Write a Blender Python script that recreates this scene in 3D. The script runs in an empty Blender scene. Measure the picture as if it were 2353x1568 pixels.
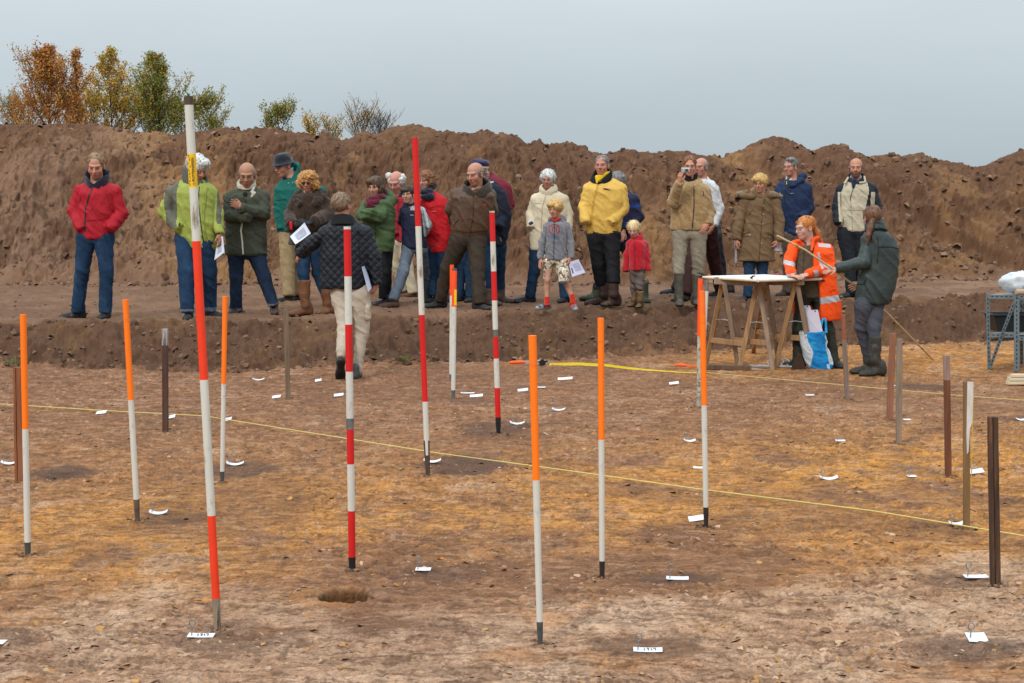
import bpy, math, random
import numpy as np
from mathutils import Vector, Matrix
from mathutils.bvhtree import BVHTree

RNG = random.Random(7)
NR = np.random.RandomState(11)
C = bpy.context.scene.collection
R = math.radians

# ------------------------------------------------------------------ camera geometry
# Survey coordinates of the photograph: a 2352 x 1568 frame, f = 3600, horizon at row 480.
F, CX, CY, HORIZON, CAM_H = 3600.0, 1176.0, 784.0, 480.0, 1.524
PITCH = math.atan((CY - HORIZON) / F)
S2P = 2352 / 3122.0           # photograph pixels -> survey frame


def ray(px, py):
    zz = -(py - CY) / F
    c, s = math.cos(PITCH), math.sin(PITCH)
    return np.array([(px - CX) / F, c + s * zz, -s + c * zz])


def on_plane(px, py, Y):
    d = ray(px, py)
    return np.array([0, 0, CAM_H]) + d * (Y / d[1])


def smooth(t):
    t = np.clip(t, 0, 1)
    return t * t * (3 - 2 * t)


# ------------------------------------------------------------------ noise (numpy)
_LAT = NR.rand(256, 256)
_LAT3 = NR.rand(64, 64, 64)


def vnoise2(x, y):
    xi, yi = np.floor(x).astype(np.int64), np.floor(y).astype(np.int64)
    fx, fy = x - xi, y - yi
    fx = fx * fx * fx * (fx * (fx * 6 - 15) + 10)
    fy = fy * fy * fy * (fy * (fy * 6 - 15) + 10)
    a, b = xi & 255, yi & 255
    a1, b1 = (xi + 1) & 255, (yi + 1) & 255
    return (_LAT[a, b] * (1 - fx) + _LAT[a1, b] * fx) * (1 - fy) + (_LAT[a, b1] * (1 - fx) + _LAT[a1, b1] * fx) * fy


def fbm2(x, y, octaves=4, gain=0.5, seed=0.0, ridged=False):
    out, amp, tot = 0, 1.0, 0.0
    c, s = 0.8, 0.6
    x, y = x + seed * 17.3, y + seed * 9.1
    for k in range(octaves):
        n = vnoise2(x, y)
        if ridged:
            n = 1 - np.abs(2 * n - 1)
        out = out + n * amp
        tot += amp
        amp *= gain
        x, y = (c * x - s * y) * 2.03 + 11.7, (s * x + c * y) * 2.03 + 5.3
    return out / tot


def worley2(x, y, seed=0):
    """distance to nearest and second nearest feature point and a random value of the nearest cell"""
    xi, yi = np.floor(x).astype(np.int64), np.floor(y).astype(np.int64)
    d1 = np.full(x.shape, 9.0)
    d2 = np.full(x.shape, 9.0)
    cell = np.zeros(x.shape)
    for dx in (-1, 0, 1):
        for dy in (-1, 0, 1):
            a, b = (xi + dx + seed * 31) & 255, (yi + dy + seed * 57) & 255
            px = xi + dx + _LAT[a, b]
            py = yi + dy + _LAT[b, (a + 91) & 255]
            d = np.hypot(x - px, y - py)
            closer = d < d1
            d2 = np.where(closer, d1, np.minimum(d2, d))
            cell = np.where(closer, _LAT[(a + 13) & 255, (b + 77) & 255], cell)
            d1 = np.where(closer, d, d1)
    return d1, d2, cell


def vnoise3(p):
    i = np.floor(p).astype(np.int64)
    f = p - i
    f = f * f * (3 - 2 * f)
    i0, i1 = i & 63, (i + 1) & 63
    L = _LAT3
    out = 0
    for a in (0, 1):
        wa = f[:, 0] if a else 1 - f[:, 0]
        xa = i1[:, 0] if a else i0[:, 0]
        for b in (0, 1):
            wb = f[:, 1] if b else 1 - f[:, 1]
            xb = i1[:, 1] if b else i0[:, 1]
            for c in (0, 1):
                wc = f[:, 2] if c else 1 - f[:, 2]
                xc = i1[:, 2] if c else i0[:, 2]
                out = out + L[xa, xb, xc] * wa * wb * wc
    return out


# ------------------------------------------------------------------ materials
MATS = {}


def srgb(r, g, b):
    f = lambda c: (c / 255) / 12.92 if c <= 10 else ((c / 255 + 0.055) / 1.055) ** 2.4
    return (f(r), f(g), f(b))


def new_mat(name):
    m = bpy.data.materials.new(name)
    m.use_nodes = True
    nt = m.node_tree
    b = nt.nodes['Principled BSDF']
    return m, nt, b


def N(nt, kind, **kw):
    n = nt.nodes.new(kind)
    for k, v in kw.items():
        if k in n.inputs:
            n.inputs[k].default_value = v
        else:
            setattr(n, k, v)
    return n


def mix_rgb(nt, a, b, fac, blend='MIX'):
    m = nt.nodes.new('ShaderNodeMix')
    m.data_type = 'RGBA'
    m.blend_type = blend
    for sock, v in ((m.inputs[0], fac), (m.inputs[6], a), (m.inputs[7], b)):
        if hasattr(v, 'is_output'):
            nt.links.new(v, sock)
        elif isinstance(v, (int, float)):
            sock.default_value = v
        else:
            sock.default_value = (*v[:3], 1)
    return m.outputs[2]


def ramp(nt, src, p0, p1, c0=0.0, c1=1.0):
    r = nt.nodes.new('ShaderNodeMapRange')
    r.inputs['From Min'].default_value = p0
    r.inputs['From Max'].default_value = p1
    r.inputs['To Min'].default_value = c0
    r.inputs['To Max'].default_value = c1
    nt.links.new(src, r.inputs['Value'])
    return r.outputs['Result']


def plain(name, rgb, rough=0.8, var=0.15, scale=12.0, bump=0.0, bscale=60.0, metal=0.0, spec=0.3, stretch=(1, 1, 1), sheen=0.0, dirt=None):
    """One real-world surface: base colour with procedural variation, optional bump and dirt stains."""
    if name in MATS:
        return MATS[name]
    m, nt, b = new_mat(name)
    tc = N(nt, 'ShaderNodeTexCoord')
    mp = N(nt, 'ShaderNodeMapping')
    mp.inputs['Scale'].default_value = stretch
    nt.links.new(tc.outputs['Object'], mp.inputs['Vector'])
    n1 = N(nt, 'ShaderNodeTexNoise', Scale=scale, Detail=5.0, Roughness=0.6)
    nt.links.new(mp.outputs[0], n1.inputs['Vector'])
    lo = tuple(max(0, c * (1 - var)) for c in rgb)
    hi = tuple(min(1, c * (1 + var)) for c in rgb)
    col = mix_rgb(nt, lo, hi, ramp(nt, n1.outputs['Fac'], 0.3, 0.7))
    if dirt:
        n2 = N(nt, 'ShaderNodeTexNoise', Scale=dirt[1], Detail=6.0, Roughness=0.7)
        nt.links.new(mp.outputs[0], n2.inputs['Vector'])
        col = mix_rgb(nt, col, dirt[0], ramp(nt, n2.outputs['Fac'], dirt[2], dirt[2] + 0.12))
    nt.links.new(col, b.inputs['Base Color'])
    b.inputs['Roughness'].default_value = rough
    b.inputs['Metallic'].default_value = metal
    b.inputs['Specular IOR Level'].default_value = spec
    if sheen:
        b.inputs['Sheen Weight'].default_value = sheen
    if bump:
        n3 = N(nt, 'ShaderNodeTexNoise', Scale=bscale, Detail=4.0, Roughness=0.6)
        nt.links.new(mp.outputs[0], n3.inputs['Vector'])
        bp = N(nt, 'ShaderNodeBump', Strength=bump, Distance=0.02)
        nt.links.new(n3.outputs['Fac'], bp.inputs['Height'])
        nt.links.new(bp.outputs[0], b.inputs['Normal'])
    MATS[name] = m
    return m


def attr_mat(name, attr, rough=0.9, fine=(0.0, 40.0), bump=(0.0, 80.0), spec=0.2, subsurf=0.0, translucent=0.0):
    """Surface whose colour is stored on the mesh (soil kinds, leaf colours, skin)."""
    if name in MATS:
        return MATS[name]
    m, nt, b = new_mat(name)
    a = N(nt, 'ShaderNodeAttribute', attribute_name=attr)
    col = a.outputs['Color']
    tc = N(nt, 'ShaderNodeTexCoord')
    if fine[0]:
        n1 = N(nt, 'ShaderNodeTexNoise', Scale=fine[1], Detail=6.0, Roughness=0.75)
        nt.links.new(tc.outputs['Object'], n1.inputs['Vector'])
        f = ramp(nt, n1.outputs['Fac'], 0.25, 0.75, 1 - fine[0], 1 + fine[0])
        cmb = N(nt, 'ShaderNodeCombineColor')
        for k in range(3):
            nt.links.new(f, cmb.inputs[k])
        col = mix_rgb(nt, col, cmb.outputs[0], 1.0, 'MULTIPLY')
    nt.links.new(col, b.inputs['Base Color'])
    b.inputs['Roughness'].default_value = rough
    b.inputs['Specular IOR Level'].default_value = spec
    if subsurf:
        b.inputs['Subsurface Weight'].default_value = subsurf
        b.inputs['Subsurface Radius'].default_value = (0.01, 0.004, 0.002)
    if bump[0]:
        n3 = N(nt, 'ShaderNodeTexNoise', Scale=bump[1], Detail=6.0, Roughness=0.65)
        nt.links.new(tc.outputs['Object'], n3.inputs['Vector'])
        bp = N(nt, 'ShaderNodeBump', Strength=bump[0], Distance=0.03)
        nt.links.new(n3.outputs['Fac'], bp.inputs['Height'])
        nt.links.new(bp.outputs[0], b.inputs['Normal'])
    if translucent:
        out = nt.nodes['Material Output']
        tr = N(nt, 'ShaderNodeBsdfTranslucent')
        nt.links.new(col, tr.inputs['Color'])
        mx = N(nt, 'ShaderNodeMixShader')
        mx.inputs[0].default_value = translucent
        nt.links.new(b.outputs[0], mx.inputs[1])
        nt.links.new(tr.outputs[0], mx.inputs[2])
        nt.links.new(mx.outputs[0], out.inputs['Surface'])
    MATS[name] = m
    return m


# ------------------------------------------------------------------ objects
def mesh_obj(name, verts, faces, mats, parent=None, loc=(0, 0, 0), smooth_shade=True, mat_idx=None, color=None):
    """faces: list of tuples, or an (n,4) / (n,3) int array. color: (attribute, per-vertex rgb)."""
    verts = np.asarray(verts, dtype=np.float32).reshape(-1, 3)
    me = bpy.data.meshes.new(name)
    if isinstance(faces, np.ndarray):
        n, k = faces.shape
        me.vertices.add(len(verts))
        me.vertices.foreach_set('co', verts.ravel())
        me.loops.add(n * k)
        me.loops.foreach_set('vertex_index', faces.astype(np.int32).ravel())
        me.polygons.add(n)
        me.polygons.foreach_set('loop_start', np.arange(0, n * k, k, dtype=np.int32))
        try:
            me.polygons.foreach_set('loop_total', np.full(n, k, dtype=np.int32))
        except Exception:
            pass
        me.update(calc_edges=True)
        me.validate()
    else:
        me.from_pydata([tuple(map(float, v)) for v in verts], [], [tuple(map(int, f)) for f in faces])
    for m in (mats if isinstance(mats, (list, tuple)) else [mats]):
        me.materials.append(m)
    if len(me.polygons):
        me.polygons.foreach_set('use_smooth', np.full(len(me.polygons), bool(smooth_shade)))
        if mat_idx is not None:
            me.polygons.foreach_set('material_index', np.asarray(mat_idx, dtype=np.int32))
    if color is not None:
        at = me.attributes.new(color[0], 'FLOAT_COLOR', 'POINT')
        c = np.ones((len(verts), 4), dtype=np.float32)
        c[:, :3] = color[1]
        at.data.foreach_set('color', c.ravel())
    me.update()
    o = bpy.data.objects.new(name, me)
    C.objects.link(o)
    o.location = loc
    if parent is not None:
        o.parent = parent
    return o


def tag(o, label=None, cat=None, group=None, kind=None):
    if label:
        o['label'] = label
    if cat:
        o['category'] = cat
    if group:
        o['group'] = group
    if kind:
        o['kind'] = kind
    return o


def empty(name, loc=(0, 0, 0)):
    o = bpy.data.objects.new(name, None)
    C.objects.link(o)
    o.location = loc
    o.empty_display_size = 0.1
    return o


class MB:
    """collects simple solids into one mesh"""

    def __init__(self):
        self.v, self.f, self.m = [], [], []

    def add(self, verts, faces, mi=0):
        k = len(self.v)
        self.v += [tuple(map(float, p)) for p in verts]
        for f in faces:
            self.f.append(tuple(i + k for i in f))
            self.m.append(mi)

    def tube(self, pts, rad, n=8, mi=0, cap=True, twist=0.0):
        pts = [Vector(p) for p in pts]
        rads = rad if isinstance(rad, (list, tuple)) else [rad] * len(pts)
        ups = None
        rings = []
        for i, p in enumerate(pts):
            a = pts[max(0, i - 1)]
            b = pts[min(len(pts) - 1, i + 1)]
            t = (b - a).normalized() if (b - a).length > 1e-9 else Vector((0, 0, 1))
            if ups is None:
                ups = t.orthogonal().normalized()
            ups = (ups - t * ups.dot(t)).normalized()
            w = t.cross(ups)
            r = rads[i]
            rings.append([p + (ups * math.cos(twist + 2 * math.pi * j / n) + w * math.sin(twist + 2 * math.pi * j / n)) * r for j in range(n)])
        verts = [v for rg in rings for v in rg]
        faces = []
        for i in range(len(rings) - 1):
            for j in range(n):
                faces.append((i * n + j, i * n + (j + 1) % n, (i + 1) * n + (j + 1) % n, (i + 1) * n + j))
        if cap:
            k = len(verts)
            verts += rings[0] + rings[-1]
            faces.append(tuple(k + j for j in reversed(range(n))))
            faces.append(tuple(k + n + j for j in range(n)))
        self.add(verts, faces, mi)

    def beam(self, a, b, w, h, up=(0, 0, 1), mi=0, bev=0.12):
        """board from a to b with chamfered section w x h"""
        a, b = Vector(a), Vector(b)
        t = (b - a).normalized()
        u = Vector(up)
        s = t.cross(u).normalized()
        u = s.cross(t).normalized()
        k = min(w, h) * bev
        prof = [(-w / 2 + k, -h / 2), (w / 2 - k, -h / 2), (w / 2, -h / 2 + k), (w / 2, h / 2 - k), (w / 2 - k, h / 2), (-w / 2 + k, h / 2), (-w / 2, h / 2 - k), (-w / 2, -h / 2 + k)]
        verts = [p + s * x + u * y for p in (a, b) for x, y in prof]
        n = 8
        faces = [(j, (j + 1) % n, n + (j + 1) % n, n + j) for j in range(n)] + [tuple(reversed(range(n))), tuple(range(n, 2 * n))]
        self.add(verts, faces, mi)

    def prism(self, prof, a, b, right, up, mi=0, segs=1, jitter=0.0):
        a, b = np.array(a, float), np.array(b, float)
        r, u = np.array(right, float), np.array(up, float)
        n = len(prof)
        verts = []
        for i in range(segs + 1):
            t = i / segs
            c = a + (b - a) * t
            for x, y in prof:
                j = (RNG.random() - 0.5) * jitter
                verts.append(c + r * (x + j) + u * (y + (RNG.random() - 0.5) * jitter))
        faces = []
        for i in range(segs):
            for j in range(n):
                faces.append((i * n + j, i * n + (j + 1) % n, (i + 1) * n + (j + 1) % n, (i + 1) * n + j))
        faces += [tuple(reversed(range(n))), tuple(segs * n + j for j in range(n))]
        self.add(verts, faces, mi)

    def build(self, name, mats, parent=None, loc=(0, 0, 0), smooth_shade=False):
        v = np.array(self.v) - np.array(loc if parent is None else (0, 0, 0))
        return mesh_obj(name, v, self.f, mats, parent, loc, smooth_shade, self.m)


# ------------------------------------------------------------------ ground form
_cols = lambda xs: [(x - CX) / F for x in xs]
_UB = _cols([-700, 0, 500, 800, 1100, 1500, 1700, 2000, 2350, 3200])
_YB = [16.2, 16.13, 15.6, 16.1, 16.6, 17.2, 18.0, 18.6, 19.2, 19.6]
_UL = _cols([-700, 0, 500, 850, 1200, 1500, 1750, 2100, 2350, 3200])
_YL = [16.9, 16.75, 16.7, 17.0, 18.1, 18.9, 19.6, 20.0, 20.2, 20.5]
_HB = [0.29, 0.30, 0.305, 0.32, 0.34, 0.355, 0.37, 0.38, 0.38, 0.38]
_UF = _cols([-700, 0, 600, 1000, 1500, 2000, 2350, 3200])
_YF = [24.6, 24.6, 24.2, 23.6, 23.6, 24.4, 24.8, 25.2]
_CR = [(-700, 310), (-200, 300), (0, 293), (60, 300), (200, 298), (260, 304), (340, 310), (440, 314), (500, 300), (560, 303), (600, 307), (700, 310), (800, 318), (850, 310), (900, 306),
       (1000, 312), (1080, 322), (1160, 318), (1200, 330), (1280, 329), (1360, 344), (1450, 344), (1480, 350), (1540, 340), (1600, 344), (1660, 350), (1720, 326),
       (1770, 313), (1800, 322), (1860, 345), (1890, 334), (1915, 328), (1940, 338), (1960, 350), (1985, 357), (2040, 347), (2110, 342), (2145, 357), (2200, 370), (2225, 375),
       (2260, 372), (2300, 360), (2352, 348), (2500, 330), (2800, 340), (3200, 350)]
_UC = np.array(_cols([c[0] for c in _CR]))
_YCR = np.array([c[1] for c in _CR], float)
TAN_M = math.tan(R(33))


def mound_line(u):
    yc_pix = np.interp(u, _UC, _YCR)
    yf = np.interp(u, _UF, _YF)
    yc = yf + 4.2
    for _ in range(4):
        zc = CAM_H + (HORIZON - yc_pix) * yc / F
        yc = yf + (zc - 0.40) / TAN_M
    zc = CAM_H + (HORIZON - yc_pix) * yc / F
    return yf, yc, zc


def ground_z(X, Y):
    X, Y = np.asarray(X, float), np.asarray(Y, float)
    u = X / np.maximum(Y, 0.5)
    fl = -0.08 * smooth((Y - 10.6) / 3.9)
    yb, yl, hb = np.interp(u, _UB, _YB), np.interp(u, _UL, _YL), np.interp(u, _UL, _HB)
    t = (Y - yb) / (yl - yb)
    z = fl + (hb - fl) * smooth(np.clip(t, 0, 1)) 
    yf, yc, zc = mound_line(u)
    tr = np.clip((Y - yl) / np.maximum(yf - yl, 0.1), 0, 1)
    z = z + 0.04 * tr * (t > 0)
    m = np.clip((Y - yf) / (yc - yf), 0, None)
    base = hb + 0.04
    up = base + (zc - base) * np.where(m < 1, 1 - np.clip(1 - m, 0, 1) ** 1.12, 1)
    down = zc - (Y - yc - 0.5) * 0.6
    zz = np.where(Y < yc, up, np.minimum(zc, down))
    return np.where(Y > yf, np.maximum(zz, -0.5), z)


def ground_hit(px, py):
    d = ray(px, py)
    ts = np.arange(3.0, 45.0, 0.02)
    P = np.array([0, 0, CAM_H])[None] + d[None] * (ts / d[1])[:, None]
    below = P[:, 2] < ground_z(P[:, 0], P[:, 1])
    i = int(np.argmax(below))
    if not below[i]:
        i = len(ts) - 1
    lo, hi = ts[max(i - 1, 0)], ts[i]
    for _ in range(20):
        mid = (lo + hi) / 2
        p = np.array([0, 0, CAM_H]) + d * (mid / d[1])
        if p[2] < ground_z(p[0], p[1]):
            hi = mid
        else:
            lo = mid
    return np.array([0, 0, CAM_H]) + d * (hi / d[1])
# ================================================================== TERRAIN
# cut features: dark pits of old post-holes, each an ellipse of darker soil in the survey frame (x, y, half width, half height, strength)
PITS = [(1060, 1068, 100, 22, 1.0), (1160, 985, 110, 20, .85), (560, 1073, 105, 20, .9), (135, 1083, 85, 18, 1.0), (400, 1190, 100, 22, .6), (1010, 1312, 130, 26, .75),
        (1560, 1330, 120, 18, .9), (1490, 1482, 130, 30, .8), (2240, 1490, 140, 36, .85), (2180, 1332, 95, 20, .6), (560, 1462, 160, 36, .6), (0, 1465, 90, 30, .7),
        (2120, 888, 70, 8, 1.0), (2090, 1080, 90, 16, .5), (2150, 1208, 90, 16, .5), (1090, 920, 80, 12, .6), (1240, 1000, 60, 12, .4), (2330, 960, 60, 9, .7),
        (1890, 1108, 70, 14, .35), (1560, 888, 60, 8, .35), (900, 1445, 200, 30, .25), (300, 1260, 200, 20, .3), (330, 1285, 330, 18, .35)]
HOLE = ground_hit(803, 1371)
# people stand on trampled, nearly flat soil; the noise below stays small on the floor and the track


def terrain_rows():
    ys = []
    y = 1760.0
    while y > 838:
        ys.append(CAM_H * F / (y - HORIZON) * 1.0)
        y -= 1.35
    Y = np.array(ys)
    Y = np.concatenate([np.linspace(0.6, Y[0], 40)[:-1], Y])
    Y = np.concatenate([Y, np.arange(Y[-1] + .02, 20.3, 0.02)])
    Y = np.concatenate([Y, np.arange(20.34, 23.3, 0.045)])
    n_floor = len(Y)
    Y = np.concatenate([Y, np.arange(23.33, 29.8, 0.026)])
    Y = np.concatenate([Y, np.arange(29.9, 38, 0.25)])
    return Y, n_floor


def terrain():
    Y1, nf = terrain_rows()
    u = np.arange(-0.40, 0.4001, 0.00074)
    med = np.arange(.402, .80, .0024)
    side = np.geomspace(0.82, 2.2, 18)
    u = np.concatenate([-side[::-1], -med[::-1], u, med, side])
    X = u[None, :] * Y1[:, None]
    Y = np.repeat(Y1[:, None], len(u), 1)
    Z = ground_z(X, Y)
    U = np.repeat(u[None, :], len(Y1), 0)
    yb, yl = np.interp(U, _UB, _YB), np.interp(U, _UL, _YL)
    yf, yc, zc = mound_line(U)
    # ------- masks
    wob = (fbm2(X * 1.1, Y * 1.1, 3, seed=3) - .5)
    on_floor = 1 - smooth((Y + wob * .5 - yb + .25) / .35)
    on_bank = smooth((Y - yb + .3) / .3) * (1 - smooth((Y - yl) / .5))
    on_mound = smooth((Y + wob * .8 - yf + .1) / .5)
    on_bank = np.maximum(on_bank, smooth((Y - yb) / .3) * np.exp(-((Y - yl) / .7) ** 2) * .7 * smooth((yl + .05 - Y) / .3))
    on_track = np.clip(1 - on_floor - on_bank - on_mound, 0, 1)
    # ------- relief
    n1 = fbm2(X * 1.3, Y * 1.3, 4, seed=1) - .5
    n2 = fbm2(X * 7, Y * 7, 5, .55, seed=2) - .5
    n3 = fbm2(X * 28, Y * 28, 4, .6, seed=4) - .5
    r1 = fbm2(X * 5, Y * 5, 5, .55, seed=5, ridged=True) - .6
    c1, c2, cc = worley2(X * 9 + n2 * 1.5, Y * 7 + n2 * 1.5, 1)
    e1, e2, ec = worley2(X * 15 + n3, Y * 13 + n3, 2)
    g1, g2, gc = worley2(X * 4.2 + n2 * .8, Y * 4.2 + n2 * .8, 3)
    h1, h2, hc = worley2(X * 11 + n2, Y * 11 + n2, 4)
    plate = (cc - .5) * smooth((c2 - c1) * 4)
    flake = (ec - .5) * smooth((e2 - e1) * 3)
    crust = smooth((fbm2(X * 1.7, Y * 1.7, 3, seed=8) - .42) / .2)
    n4 = fbm2(X * 85, Y * 70, 3, .6, seed=44) - .5
    k1, k2, kc = worley2(X * 46 + n3 * 2, Y * 34 + n3 * 2, 6)
    chip = (kc - .5) * smooth((k2 - k1) * 3)
    floor_d = n1 * .035 + n2 * .024 + n3 * .013 + n4 * .004 + (.3 + .7 * crust) * (plate * .014 + flake * .014 + chip * .007)
    lump = (1 - np.clip(g1, 0, 1)) ** 1.2 * (.4 + gc) * .13 + (1 - np.clip(h1, 0, 1)) ** 1.2 * (.3 + hc) * .06
    rough = smooth((fbm2(X * .55, Y * .8, 3, seed=9) - .40) / .22)
    lip = (fbm2(X * .8, Y * .8, 4, .6, seed=52) - .5)
    bank_d = np.minimum(lip, .02) * .42 + n1 * .16 + n2 * .13 + n3 * .05 + lump * .6 - .05
    rut = np.sin((Y + X * .05) * 9 + n1 * 5) * .012 + np.clip(np.sin(X * 38 + Y * 16), -.3, .6) * .014 * smooth((np.sin(Y * 4.5 + 1.2) - .2) / .3)
    track_d = n1 * .05 + n2 * .045 + n3 * .025 + rut * (X < -1) + lump * .10
    gx = X * 1.6 + (Y - yf) * (.3 + 1.4 * smooth((U + .02) / .12))
    gully = fbm2(gx, Y * .35, 4, seed=12, ridged=True) - .6
    b1 = np.abs(fbm2(X * 2.6 + Y * .9, Y * 2.6, 4, .6, seed=41) - .5)
    big = fbm2(X * .42 + (Y - yf) * .15, (Y - yf) * .25 + 3, 3, .5, seed=53) - .5
    mound_d = big * .75 + n1 * .30 + gully * .42 + r1 * (.05 + .09 * rough) + n2 * .14 + n3 * .06 + lump * (.3 + .8 * rough) - b1 * .22 - .06
    mound_d = mound_d * (.45 + .55 * smooth((yc - .1 - Y) / .9))
    slump = smooth((U + .32) / .02) * 0
    Z = Z + on_floor * floor_d + on_bank * bank_d + on_track * track_d + on_mound * mound_d * smooth((Y - yf + .4) / .8) * .84
    Yd = Y - on_mound * mound_d * .55 - on_bank * bank_d * .35
    Xd = X + (n2 * .10 + n3 * .05) * on_mound
    # a low undercut where the heap meets the track on the far left and clods at the toe
    toe = np.exp(-((Y - yf - .12) / .22) ** 2)
    Z = Z - toe * .10 * smooth((.02 - U) / .2) * rough + toe * lump * .5
    toe2 = np.exp(-((Y - yb - .05) / .3) ** 2)
    Z = Z + toe2 * (lump * .35 - .01)
    # dug hole
    hx, hy = (X - HOLE[0]) / .102, (Y - HOLE[1]) / .075
    hr = np.hypot(hx, hy) + wob * .8 + n2 * 1.6
    Z = Z - .075 * (1 - smooth((hr - .55) / .40)) + .012 * np.exp(-((hr - 1.35) / .35) ** 2)
    # ------- soil colours (dry albedo, with flake micro-shadows painted in)
    brown = np.array([.285, .152, .088])
    dark = np.array([.090, .062, .052])
    ochre = np.array([.57, .275, .068])
    pale = np.array([.54, .395, .285])
    mound_c = np.array([.170, .095, .060])
    track_c = np.array([.215, .130, .086])
    bank_c = np.array([.150, .088, .058])

    def lay(col, c, w):
        return col * (1 - w[..., None]) + np.asarray(c) * w[..., None]

    v = fbm2(X * .9, Y * .9, 5, .6, seed=21)
    v2 = fbm2(X * 3.1, Y * 2.2, 5, .62, seed=22)
    v3 = fbm2(X * 14, Y * 9, 4, .62, seed=23)
    v4 = fbm2(X * 45, Y * 30, 3, .6, seed=24)
    col = np.broadcast_to(brown, X.shape + (3,)).copy()
    # ochre subsoil belt between about 6 and 9 m, and again right at the far edge of the floor
    belt = np.exp(-((Y - 7.9 - X * .25 + (v - .5) * 3.0) / 1.1) ** 2) * .95 + .25 * np.exp(-((Y - 9.6) / 1.2) ** 2)
    far = np.exp(-((Y - 16.9) / 2.0) ** 2) * smooth((U - .06) / .10) * 1.1
    right = smooth((U - .02) / .2) * np.exp(-((Y - 8.5) / 2.6) ** 2) * .7
    col = lay(col, ochre, np.clip((belt + far + right) * smooth((v2 - .20) / .32), 0, 1) * .88)
    near = 1 - smooth((Y - 5.35 - (v - .5) * 2.6 - X * .18) / 1.1)
    col = lay(col, pale, near * (.45 + .55 * smooth((v2 - .34) / .3)) * .85)
    mid_pale = smooth((v2 - .60) / .12) * smooth((v - .45) / .2) * .5
    col = lay(col, pale, mid_pale * (Y > 5.5))
    rust = smooth((fbm2(X * 2.2, Y * 2.2, 4, seed=27) - .60) / .1) * .55
    col = lay(col, [.40, .175, .050], rust * (.35 + .65 * near))
    v5 = fbm2(X * 26, Y * 20, 4, .65, seed=25)
    col = lay(col, [.17, .098, .060], smooth((v3 - .56) / .14) * .45)
    col = lay(col, [.12, .070, .045], smooth((v5 - .62) / .07) * .55)
    col = lay(col, np.array([.56, .40, .27]), smooth((.36 - v5) / .08) * .35)
    col = lay(col, pale * 1.05, smooth((v4 - .60) / .12) * .35 * (near * .8 + .3))
    v6 = fbm2(X * 42, Y * 46, 4, .68, seed=26)
    col = col * (1 + .75 * np.clip(v6 - .5, -.28, .28) + .30 * (ec - .5) + .2 * (kc - .5))[..., None]
    col = lay(col, [.10, .058, .036], smooth((v6 - .64) / .05) * .5)
    col = lay(col, [.20, .110, .068], smooth((.47 - v) / .14) * .5 * (1 - near * .6))
    v7 = fbm2(X * 7 + Y * 2, Y * 44, 4, .62, seed=28)      # flake micro-shadows painted as streaks, along the scraping direction
    v8 = fbm2(X * 18, Y * 90, 3, .6, seed=29)  # finer dark streaks, also painted micro-shadow
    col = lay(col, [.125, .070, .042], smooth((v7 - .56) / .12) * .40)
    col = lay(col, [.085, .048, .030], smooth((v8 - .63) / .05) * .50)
    col = lay(col, [.56, .40, .27], smooth((.38 - v7) / .10) * .30)  # paler streaks set against the painted micro-shadows
    pit = np.zeros_like(X)
    for (px, py, rx, ry, st) in PITS:
        c = ground_hit(px, py)
        s = F / c[1]
        rX = rx / s
        rY = ry / (s * s * CAM_H / F) if True else 0
        d = np.hypot((X - c[0]) / rX, (Y - c[1]) / rY) + (v2 - .5) * .9 + (v3 - .5) * .7
        pit = np.maximum(pit, st * (1 - smooth((d - .65) / .5)))
    col = lay(col, dark * 1.15, pit * .74)
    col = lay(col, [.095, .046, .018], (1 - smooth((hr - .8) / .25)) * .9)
    col = lay(col, [.43, .20, .055], np.exp(-((hr - 1.5) / .4) ** 2) * .4 * (X < HOLE[0] + .02))
    # bank, track, mound
    bc = lay(np.broadcast_to(bank_c, X.shape + (3,)), np.array([.27, .160, .078]), smooth((v2 - .52) / .2) * .35)
    tcx = lay(np.broadcast_to(track_c, X.shape + (3,)), np.array([.300, .190, .128]), smooth((v2 - .45) / .2) * .6)
    tcx = lay(tcx, np.array([.37, .25, .17]), smooth((U - .20) / .1) * .35 * smooth((v2 - .4) / .2))
    mc = np.broadcast_to(mound_c, X.shape + (3,))
    w = smooth((fbm2(X * .45 + Y * .2, (Y - X * .3) * .6, 4, seed=31) - .46) / .16)
    mc = lay(mc, np.array([.215, .122, .070]), w * .75)
    sandy = np.exp(-((U + .185 + (Y - yf) * .012) / .030) ** 2) * smooth((v - .35) / .2)
    sandy = sandy + .75 * np.exp(-((U - .085 - (Y - yf) * .01) / .045) ** 2) * smooth((v - .40) / .2) + .5 * smooth((v - .60) / .1)
    mc = lay(mc, np.array([.40, .235, .105]), np.clip(sandy, 0, 1) * .75)
    left = smooth((-.17 - U) / .12) * smooth((v - .38) / .18)
    mc = lay(mc, np.array([.300, .190, .130]), left * .75)
    mc = lay(mc, np.array([.105, .062, .042]), smooth((v3 - .55) / .15) * .5 + 0 * v)
    mc = lay(mc, np.array([.38, .26, .17]), smooth((v4 - .70) / .06) * .35)
    for wgt, cc_ in ((on_bank, bc), (on_track, tcx), (on_mound, mc)):
        col = col * (1 - wgt[..., None]) + cc_ * wgt[..., None]
    col = np.clip(col * np.where((on_floor > .5)[..., None], np.array([.93, .845, .79]), np.array([.78, .725, .69])), .01, .9)
    # ------- meshes: the ground with its bank, and the spoil heap, sharing one row of points
    nc = len(u)
    soil = attr_mat('soil', 'soil', rough=1.0, fine=(.30, 70.0), bump=(.6, 60.0), spec=.08)
    P = np.stack([Xd, Yd, Z], -1)
    global TZ
    TZ = Z

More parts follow.
